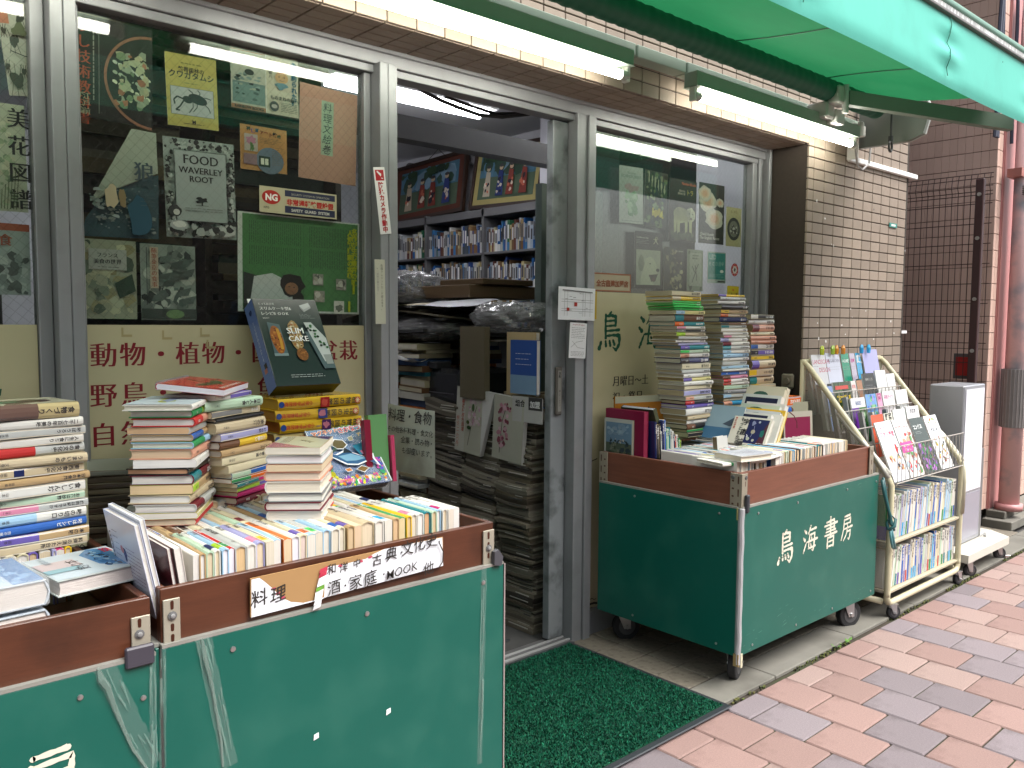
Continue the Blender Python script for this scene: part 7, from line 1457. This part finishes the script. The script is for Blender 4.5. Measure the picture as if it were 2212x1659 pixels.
for zi in (1, 2, 3):
    for a, c in zip(ys, ys[1:]):
        y = a+.016
        while y < c-.03:
            t = rr.uniform(.012, .034); h = rr.uniform(.16, .235); cc = jit(rr.choice(IL), .15, rr); z = ZS[zi]+.001; ln = rr.uniform(-.01, .03) if rr.random() < .3 else 0
            b.prism([(4.21, y, z), (4.21, y+t, z), (4.21, y+t+ln, z+h), (4.21, y+ln, z+h)], (.16, 0, 0), cc)
            b.box(4.2075, 4.2099, y+t*.25, y+t*.75, z+h*.4, z+h*.85, jit((.07, .07, .08) if sum(cc) > .5 else (.6, .6, .6), .3, rr))
            if rr.random() < .3: b.box(4.2078, 4.2099, y, y+t, z, z+h*.28, jit(rr.choice(IL), .2, rr))
            y += t+.001
so = b.build('books_on_shelf', mat('print'), kind='stuff'); tag(so, 'rows of books filling the steel shelves inside the shop', 'books')
# framed prints on top of the shelf
def fprint(nm, lab, y0, y1, z0, z1, frc, art, x=4.0, tilt=.0, roll=0):
    t = thing(nm, lab, 'picture', (x, (y0+y1)/2, z0)); w = abs(y1-y0); h = z1-z0
    M = Matrix.Translation((x, (y0+y1)/2, z0)) @ Matrix.Rotation(rad(-tilt), 4, 'Y') @ Matrix.Rotation(rad(roll), 4, 'X')
    b = MB(); 
    for q in ((-w/2, w/2, 0, .03), (-w/2, w/2, h-.03, h), (-w/2, -w/2+.03, .0301, h-.0301), (w/2-.03, w/2, .0301, h-.0301)): b.box(0, .03, q[0], q[1], q[2], q[3], frc)
    b.M = None; o = b.build('frame', mat('paint'), t, local=True)
    b2 = MB(); s = Surf(b2, (.012, w/2-.02, .02), (0, -1, 0), (0, 0, 1), w-.04, h-.04, step=.0006); art(s); b2.build('print', mat('print'), t, local=True)
    t.rotation_euler = (Matrix.Rotation(rad(tilt), 3, 'Y') @ Matrix.Rotation(rad(roll), 3, 'X')).to_euler(); return t
def art_uk(seed, matc):
    def a(s):
        rr = random.Random(seed); s.rect(0, 0, 1, 1, matc); s.rect(.08, .12, .92, .90, hx('4a7a92', .7)); s.rect(.08, .12, .92, .5, hx('5a7058', .6)); s.mottle(.08, .5, .92, .88, [hx('5a8aa8', .7), hx('3a5a48', .5), hx('7a9ab0', .75)], 26, .07, rr)
        for u in (.22, .42, .58, .78):
            c = jit(hx(rr.choice(('b8a890', '8a3a30', '2a3a7a', '3a3a34', 'c8bca8')), .75), .1, rr); s.uv([(u-.05, .16), (u+.06, .16), (u+.035, .58), (u-.03, .60)], c); s.blob(u, .64, .028, .04, hx('c8b090', .8)); s.blob(u, .68, .03, .03, (.04, .035, .04)); s.mottle(u-.05, .2, u+.05, .5, [hx('c86a50', .8), hx('d8ccb8', .85), hx('2a2a3a', .5)], 7, .02, rr)
        s.mottle(.1, .74, .9, .88, [hx('2a4a38', .5), hx('3a5a3a', .5)], 12, .05, rr)
    return a
fprint('framed_print', 'framed print of robed figures in a red brown mount leaning above the bookshelf', 5.30, 6.30, 2.115, 2.62, hx('3a2418', .6), art_uk(1, hx('6a3626', .6)), x=4.22, tilt=8, roll=-2)
fprint('framed_print', 'framed print of bathers by water in a yellow mount above the bookshelf', 4.42, 5.22, 2.115, 2.60, hx('3a2018', .6), art_uk(5, hx('b0a468', .75)), x=4.22, tilt=8, roll=2)
for y, n_ in ((5.30, 'round black speaker above the red brown framed print'), (6.22, 'round grey speaker at the far end over the bookshelf')):
    b = MB(); b.tube([(4.42, y, 2.57), (4.36, y, 2.57)], .075, 20, (.10, .10, .11)); b.tube([(4.36, y, 2.57), (4.355, y, 2.57)], .055, 20, (.25, .25, .26)); tag(b.build('speaker', mat('paint')), n_, 'speaker')
b = MB(); b.tube([(4.34, 5.6, 2.58), (4.35, 5.78, 2.70)], .003, 5, (.04, .04, .04)); b.tube([(4.34, 5.95, 2.60), (4.35, 5.78, 2.70)], .003, 5, (.04, .04, .04)); tag(b.build('hanging_cord', mat('paint')), 'cord holding the red brown framed print to the ceiling', 'cord')
b = MB(); b.box(4.16, 4.46, 4.22, 4.34, 0, 2.7, (.5, .5, .54)); tag(b.build('wall_post', mat('paint')), 'white wall post at the near end of the bookshelf', 'post')
# the long heap of magazines and books on the right of the aisle
b = MB(); rr = random.Random(77)
MC = [hx(q, .62) for q in ('8a8270', '6a6250', '9a9484', '5a5244', '7a7264', 'a09a88', '4a443c')]; BC = [hx(q, .75) for q in ('b8b098', 'a89c7c', 'c8c4b4', '9a9078', '3a5a8a', '2a3a5a', '6a4a30', 'c0b898', 'b0b4b4', '1a6a7a', 'c06a30', 'd0ccc0')]
def flatbook(x0, x1, y0, y1, z, t, c, pgc=None, tiltx=0, tilty=0, bow=0):
    v = []; nx = 4
    for i in range(nx+1):
        y = y0+(y1-y0)*i/nx; dz = tilty*(y-y0)+bow*math.sin(math.pi*i/nx)
        for x in (x0, x1):
            dx = tiltx*(x-x0)
            v += [(x, y, z+dz+dx), (x, y, z+dz+dx+t)]
    f = []
    for i in range(nx): a = i*4; f += [(a, a+1, a+5, a+4), (a+2, a+6, a+7, a+3), (a+1, a+3, a+7, a+5), (a, a+4, a+6, a+2)]
    f += [(0, 2, 3, 1), (nx*4, nx*4+1, nx*4+3, nx*4+2)]
    b.add(v, f, c)
    if pgc: b.add([(x0-.0006, y0+.002, z+t*.12), (x0-.0006, y0+.002, z+t*.88), (x0-.0006, y1-.002, z+t*.88+tilty*(y1-y0)), (x0-.0006, y1-.002, z+t*.12+tilty*(y1-y0))], [(0, 1, 2, 3)], pgc)
# front part: bundles of magazines, spines towards the aisle
ycols = [(2.36, 2.56), (2.565, 2.80), (2.81, 3.06)]
for ci, (a, c) in enumerate(ycols):
    z = .008; top = (.86, .84, .88)[ci]; k = 0
    while z < top:
        t = rr.uniform(.006, .013); tl = (-.02 if z < .45 else (.10 if ci else .03))*(1 if (int(z*6)) % 2 else .4)
        x0 = 2.225+rr.uniform(0, .012)+.02*math.sin(z*9+ci)+(.015 if k % 15 < 7 else 0); flatbook(x0, x0+.26, a+rr.uniform(0, .01), c-rr.uniform(0, .012), z, t, jit(rr.choice(MC), .2, rr), None, 0, tl, .006*math.sin(z*20))
        if rr.random() < .7: b.box(x0-.001, x0-.0004, a+.03, a+.03+rr.uniform(.03, .12), z+t*.3+tl*.05, z+t*.65+tl*.05, jit((.45, .43, .38) if rr.random() < .5 else (.05, .05, .05), .2, rr))
        z += t+.0004; k += 1
# rear part: stacked books
y = 3.07
while y < 5.2:
    w = rr.uniform(.15, .24); z = .01; top = rr.uniform(1.08, 1.22)
    while z < top:
        t = rr.uniform(.012, .034); x0 = 2.22+rr.uniform(-.02, .04); flatbook(x0, x0+.19, y+rr.uniform(0, .02), y+w-rr.uniform(0, .03), z, t, jit(rr.choice(BC), .15, rr), jit(hx(rr.choice(('b8b096', 'c4bfae', 'a89a78', 'd0cab8')), .8), .1, rr) if rr.random() < .7 else None, 0, rr.uniform(-.03, .03)); z += t+.001
    y += w+.012
# second rank behind
for y0 in (2.4, 2.62, 2.85, 3.1, 3.35, 3.6, 3.85, 4.1):
    z = .01; top = 1.05+rr.uniform(-.05, .16) if y0 > 2.9 else .92
    while z < top: t = rr.uniform(.014, .036); x0 = 2.50+rr.uniform(-.02, .03); flatbook(x0, x0+.2, y0, y0+.2, z, t, jit(rr.choice(BC), .2, rr), jit(hx('a89c80', .7), .2, rr)); z += t+.001
# big flat things heaped on top
for i in range(46):
    y0 = 2.75+rr.random()*1.7; z = 1.16+.20*rr.random()*(1-abs(y0-3.5)/1.6)+.0; w = rr.uniform(.25, .5); x0 = 2.20+rr.uniform(-.02, .35); flatbook(x0, x0+rr.uniform(.25, .4), y0, y0+w, z, rr.uniform(.003, .018), jit(rr.choice(MC+BC[:3]+[(.05, .05, .05)]*5), .3, rr), None, rr.uniform(-.08, .08), rr.uniform(-.10, .10), rr.uniform(-.02, .03))
ho = b.build('heap_of_books', mat('print'), kind='stuff'); tag(ho, 'heap of old books and magazines piled inside the shop along the aisle', 'books')
# a few things that can be told apart on the heap
def sheet(name, lab, cat, c, w, d, z, yaw, col, bend=.02, tilt=(0, 0)):
    b = MB(); N = 8; v = []; M = Matrix.Translation((*c, z)) @ Matrix.Rotation(rad(yaw), 4, 'Z') @ Matrix.Rotation(rad(tilt[0]), 4, 'X') @ Matrix.Rotation(rad(tilt[1]), 4, 'Y')
    for i in range(N+1):
        for j in range(N+1): u = i/N-.5; q = j/N-.5; v.append(M @ Vector((u*w, q*d, bend*math.sin(u*5)+bend*.7*math.cos(q*6+u*3))))
    f = [(i*(N+1)+j, i*(N+1)+j+1, (i+1)*(N+1)+j+1, (i+1)*(N+1)+j) for i in range(N) for j in range(N)]
    b.add(v, f, col); b.add([p-Vector((0, 0, .001)) for p in v], f, col); return tag(b.build(name, mat('print'), smooth=True), lab, cat)
sheet('paper_sheet', 'large pale paper sheet lying on top of the heap inside the doorway', 'paper', (2.36, 3.02), .26, .34, 1.335, 10, (.62, .62, .68), .006, (0, -6)); sheet('paper_sheet', 'brown-edged sheet under the large pale sheet on the heap', 'paper', (2.30, 3.20), .22, .3, 1.325, 40, (.45, .38, .25), .008)
sheet('paper_sheet', 'curled white sheet among the book piles below the heap', 'paper', (2.26, 3.22), .2, .28, 1.10, 5, (.60, .60, .63), .02)
def bag(name, lab, c, sx, sy, sz, seed, m):
    rr = random.Random(seed); b = MB(); NU, NV = 40, 22; v = []; f = []; ph = [rr.uniform(0, 6) for _ in range(12)]
    for i in range(NU):
        for j in range(NV+1):
            a = 2*math.pi*i/NU; e = math.pi*j/NV-math.pi/2; k = 1+.10*math.sin(5*a+ph[0])*math.cos(3*e+ph[1])+.07*math.sin(11*a+7*e+ph[2])+.05*math.sin(17*e-9*a+ph[3])+.04*math.sin(23*a+ph[4]+13*e)
            sq = lambda q: math.copysign(abs(q)**.7, q); v.append((c[0]+sx*k*sq(math.cos(e))*sq(math.cos(a)), c[1]+sy*k*sq(math.cos(e))*sq(math.sin(a)), c[2]+sz*k*math.sin(e)))
    for i in range(NU):
        for j in range(NV): f.append((i*(NV+1)+j, ((i+1) % NU)*(NV+1)+j, ((i+1) % NU)*(NV+1)+j+1, i*(NV+1)+j+1))
    b.add(v, f, (.30, .30, .31)); return tag(b.build(name, m, smooth=True), lab, 'bag')
pb = mat('plastic_bag', color=(.30, .30, .31), rough=.14, spec=.9, alpha=.55, bump=1, bscale=22)
bag('plastic_bag', 'grey crinkled plastic bag on top of the heap near the bookshelf', (2.45, 3.62, 1.41), .22, .30, .085, 1, pb); bag('plastic_bag', 'shiny dark plastic bag bulging over the edge of the heap', (2.33, 3.18, 1.22), .12, .24, .060, 2, pb); bag('plastic_bag', 'creased clear plastic bag near the sliding door jamb', (2.40, 2.66, 1.27), .14, .18, .06, 3, pb)
bx2 = MB()
for q in ((2.42, 2.86, 2.98, 3.42, 1.36, 1.42), (2.48, 2.80, 2.96, 3.28, 1.422, 1.45)): bx2.bbox(*q, .003, hx('6a543a', .65))
tag(bx2.build('cardboard_box', mat('print')), 'flat brown cardboard boxes on the heap in front of the bookshelf', 'box')
# open flower book on its stand
ob2 = thing('open_book', 'open botanical book showing two pink blossom branches with red hand lettering', 'book', (2.28, 2.75, .9))
q0 = [P(1011, 838, X=2.235), P(1068, 846, X=2.235), P(1135, 853, X=2.222), P(980, 975, X=2.22)]
def page(TL, TR, BL, art, nm='page', pc_=(.42, .42, .40)):
    ex = TR-TL; d = BL-TL; b = MB(); b.add([TL, TR, TR+d, BL, TL+Vector((.02, 0, 0)), TR+Vector((.02, 0, 0)), TR+d+Vector((.02, 0, 0)), BL+Vector((.02, 0, 0))], [(3, 2, 1, 0), (4, 5, 6, 7), (0, 1, 5, 4), (1, 2, 6, 5), (2, 3, 7, 6), (3, 0, 4, 7)], pc_)
    eh = (-d)-ex.normalized()*(-d).dot(ex.normalized())
    s = Surf(b, BL, ex, eh, ex.length, eh.length, step=.0003); art(s); return b.build(nm, mat('print'), ob2)
def art_bl1(s):
    rr = random.Random(90); s.rect(0, 0, 1, 1, hx('a8a898', .85)); s.rect(0, 0, .36, 1, hx('b4b4a8', .85)); s.line([(.5, .12), (.62, .45), (.80, .75)], .003, hx('6a5a48', .6)); s.mottle(.45, .42, .98, .86, [hx('b8a0a4', .8), hx('c4b4b4', .85), hx('b890a0', .8)], 34, .05, rr); s.blob(.68, .72, .05, .06, hx('4a6a38', .6)); s.blob(.50, .48, .06, .03, hx('5a6a3a', .6)); s.blob(.55, .40, .08, .03, hx('3f5a30', .55))
    s.text('桜花種原色図譜', .30, .82, .021, hx('b04030', .8), 'hand', vert=True, fit=.5); s.text('税込二一六〇円', .12, .55, .024, hx('b04030', .8), 'hand', vert=True, fit=.48)
def art_bl2(s): rr = random.Random(92); s.rect(0, 0, 1, 1, hx('a6a698', .85)); s.line([(.25, .1), (.3, .6), (.45, .9)], .003, hx('5a4a40', .6)); s.mottle(.12, .18, .6, .92, [hx('b07a88', .8), hx('8a4a58', .7), hx('c09aa4', .8)], 40, .05, rr)
page(P(1011, 838, X=2.226), P(1068, 850, X=2.222), P(982, 970, X=2.226), art_bl1); page(P(1069, 850, X=2.222), P(1134, 864, X=2.218), P(1062, 986, X=2.222), art_bl2)
pr = thing('printer', 'black printer standing on the magazine bundles behind the open blossom book', 'printer', (2.35, 2.95, .88))
b = MB(); b.bbox(2.27, 2.60, 2.86, 3.18, .86, 1.04, .02, (.018, .019, .022)); b.build('body', mat('print_gloss'), pr); b = MB(); b.bbox(2.262, 2.35, 3.02, 3.10, 1.035, 1.07, .006, (.03, .03, .033)); b.box(2.2685, 2.2698, 2.90, 3.14, .93, .935, (.08, .08, .09)); b.build('control_panel', mat('print_gloss'), pr)
slab('paper_folder', 'brown folder in clear plastic standing behind the open blossom book', 'folder', .16, .30, .03, (2.215, 2.79, .93), M_up(rad(-90), 0), '5a5240', m='print', pg='6a6250'); slab('book', 'blue covered book standing by the sliding door jamb inside the shop', 'book', .15, .21, .02, (2.215, 2.47, .97), M_up(rad(-90), 0), '24488c', m='print', art=lambda s: (s.rect(0, .0, 1, .35, hx('7a9ab8', .7)), s.tiny(.2, .5, .8, .8, 3, (.5, .5, .55), .002)))
slab('book', 'tan book standing next to the blue covered book inside the shop', 'book', .17, .25, .02, (2.24, 2.52, .96), M_up(rad(-90), 0), 'a8946c', m='print')
slab('notice_sheet', 'black and white printed sheet by the sliding door jamb', 'notice', .17, .10, .004, (2.218, 2.46, .86), M_up(rad(-90), 0), 'a8a8a4', m='print', art=lambda s: (s.rect(.55, .5, 1, 1, (.03, .03, .03)), s.text('組合', .1, .62, .028, bk, 'bold'), s.text('加盟', .60, .62, .028, (.6, .6, .6), 'bold')))
# dark shelves behind the shop windows
ws = thing('window_shelf', 'dark wooden shelf unit behind the middle shop window', 'shelf', (1.0, 2.6, 0))
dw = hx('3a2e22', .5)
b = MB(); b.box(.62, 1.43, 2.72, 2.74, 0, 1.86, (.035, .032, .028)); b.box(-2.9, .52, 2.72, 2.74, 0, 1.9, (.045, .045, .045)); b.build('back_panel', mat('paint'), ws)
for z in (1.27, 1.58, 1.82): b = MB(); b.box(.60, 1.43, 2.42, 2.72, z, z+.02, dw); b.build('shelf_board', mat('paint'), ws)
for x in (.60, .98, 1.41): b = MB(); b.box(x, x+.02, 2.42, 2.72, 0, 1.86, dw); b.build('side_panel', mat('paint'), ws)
b = MB(); rr = random.Random(99)
for x0, x1, z in ((.62, .98, 1.29), (1.0, 1.41, 1.29), (.62, .98, 1.60), (1.0, 1.41, 1.60), (.62, 1.41, 1.84)):
    zz = z; 
    while zz < z+.22:
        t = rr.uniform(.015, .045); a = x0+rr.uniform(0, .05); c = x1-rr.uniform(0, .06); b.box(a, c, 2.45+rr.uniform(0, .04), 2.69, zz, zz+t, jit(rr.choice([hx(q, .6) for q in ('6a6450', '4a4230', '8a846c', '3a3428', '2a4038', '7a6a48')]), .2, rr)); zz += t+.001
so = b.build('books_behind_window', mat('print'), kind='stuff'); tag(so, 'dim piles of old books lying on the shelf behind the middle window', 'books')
cb = thing('cabinet', 'dark grey cabinet standing behind the window with the tiger poster', 'cabinet', (3.2, 2.6, 0))
b = MB(); b.box(3.02, 3.62, 2.62, 2.80, 0, 2.2, (.028, .03, .033)); b.build('body', mat('paint'), cb); b = MB(); b.box(2.60, 3.0, 2.70, 2.74, 0, 1.86, hx('6a7a74', .5)); b.build('side_panel', mat('paint'), cb)

so = SB.build('books_in_rows', [mat('print'), mat('print_gloss'), mat('pages')], kind='stuff'); tag(so, 'packed rows of secondhand books at the back of the carts and on the low rack shelf', 'books')

for o in bpy.data.objects:
    if o.parent is None and 'label' in o.keys() and len(o['label'].split()) > 16:
        t = o['label'].replace(' from the top of the ', ' down the ').replace(' and brown cover picture', ' cover').replace(', its purple cover facing out', '').replace(' of the stack under', ' under').replace(' with a dark blue planet picture', ' with planet picture')
        o['label'] = ' '.join(t.split()[:16])
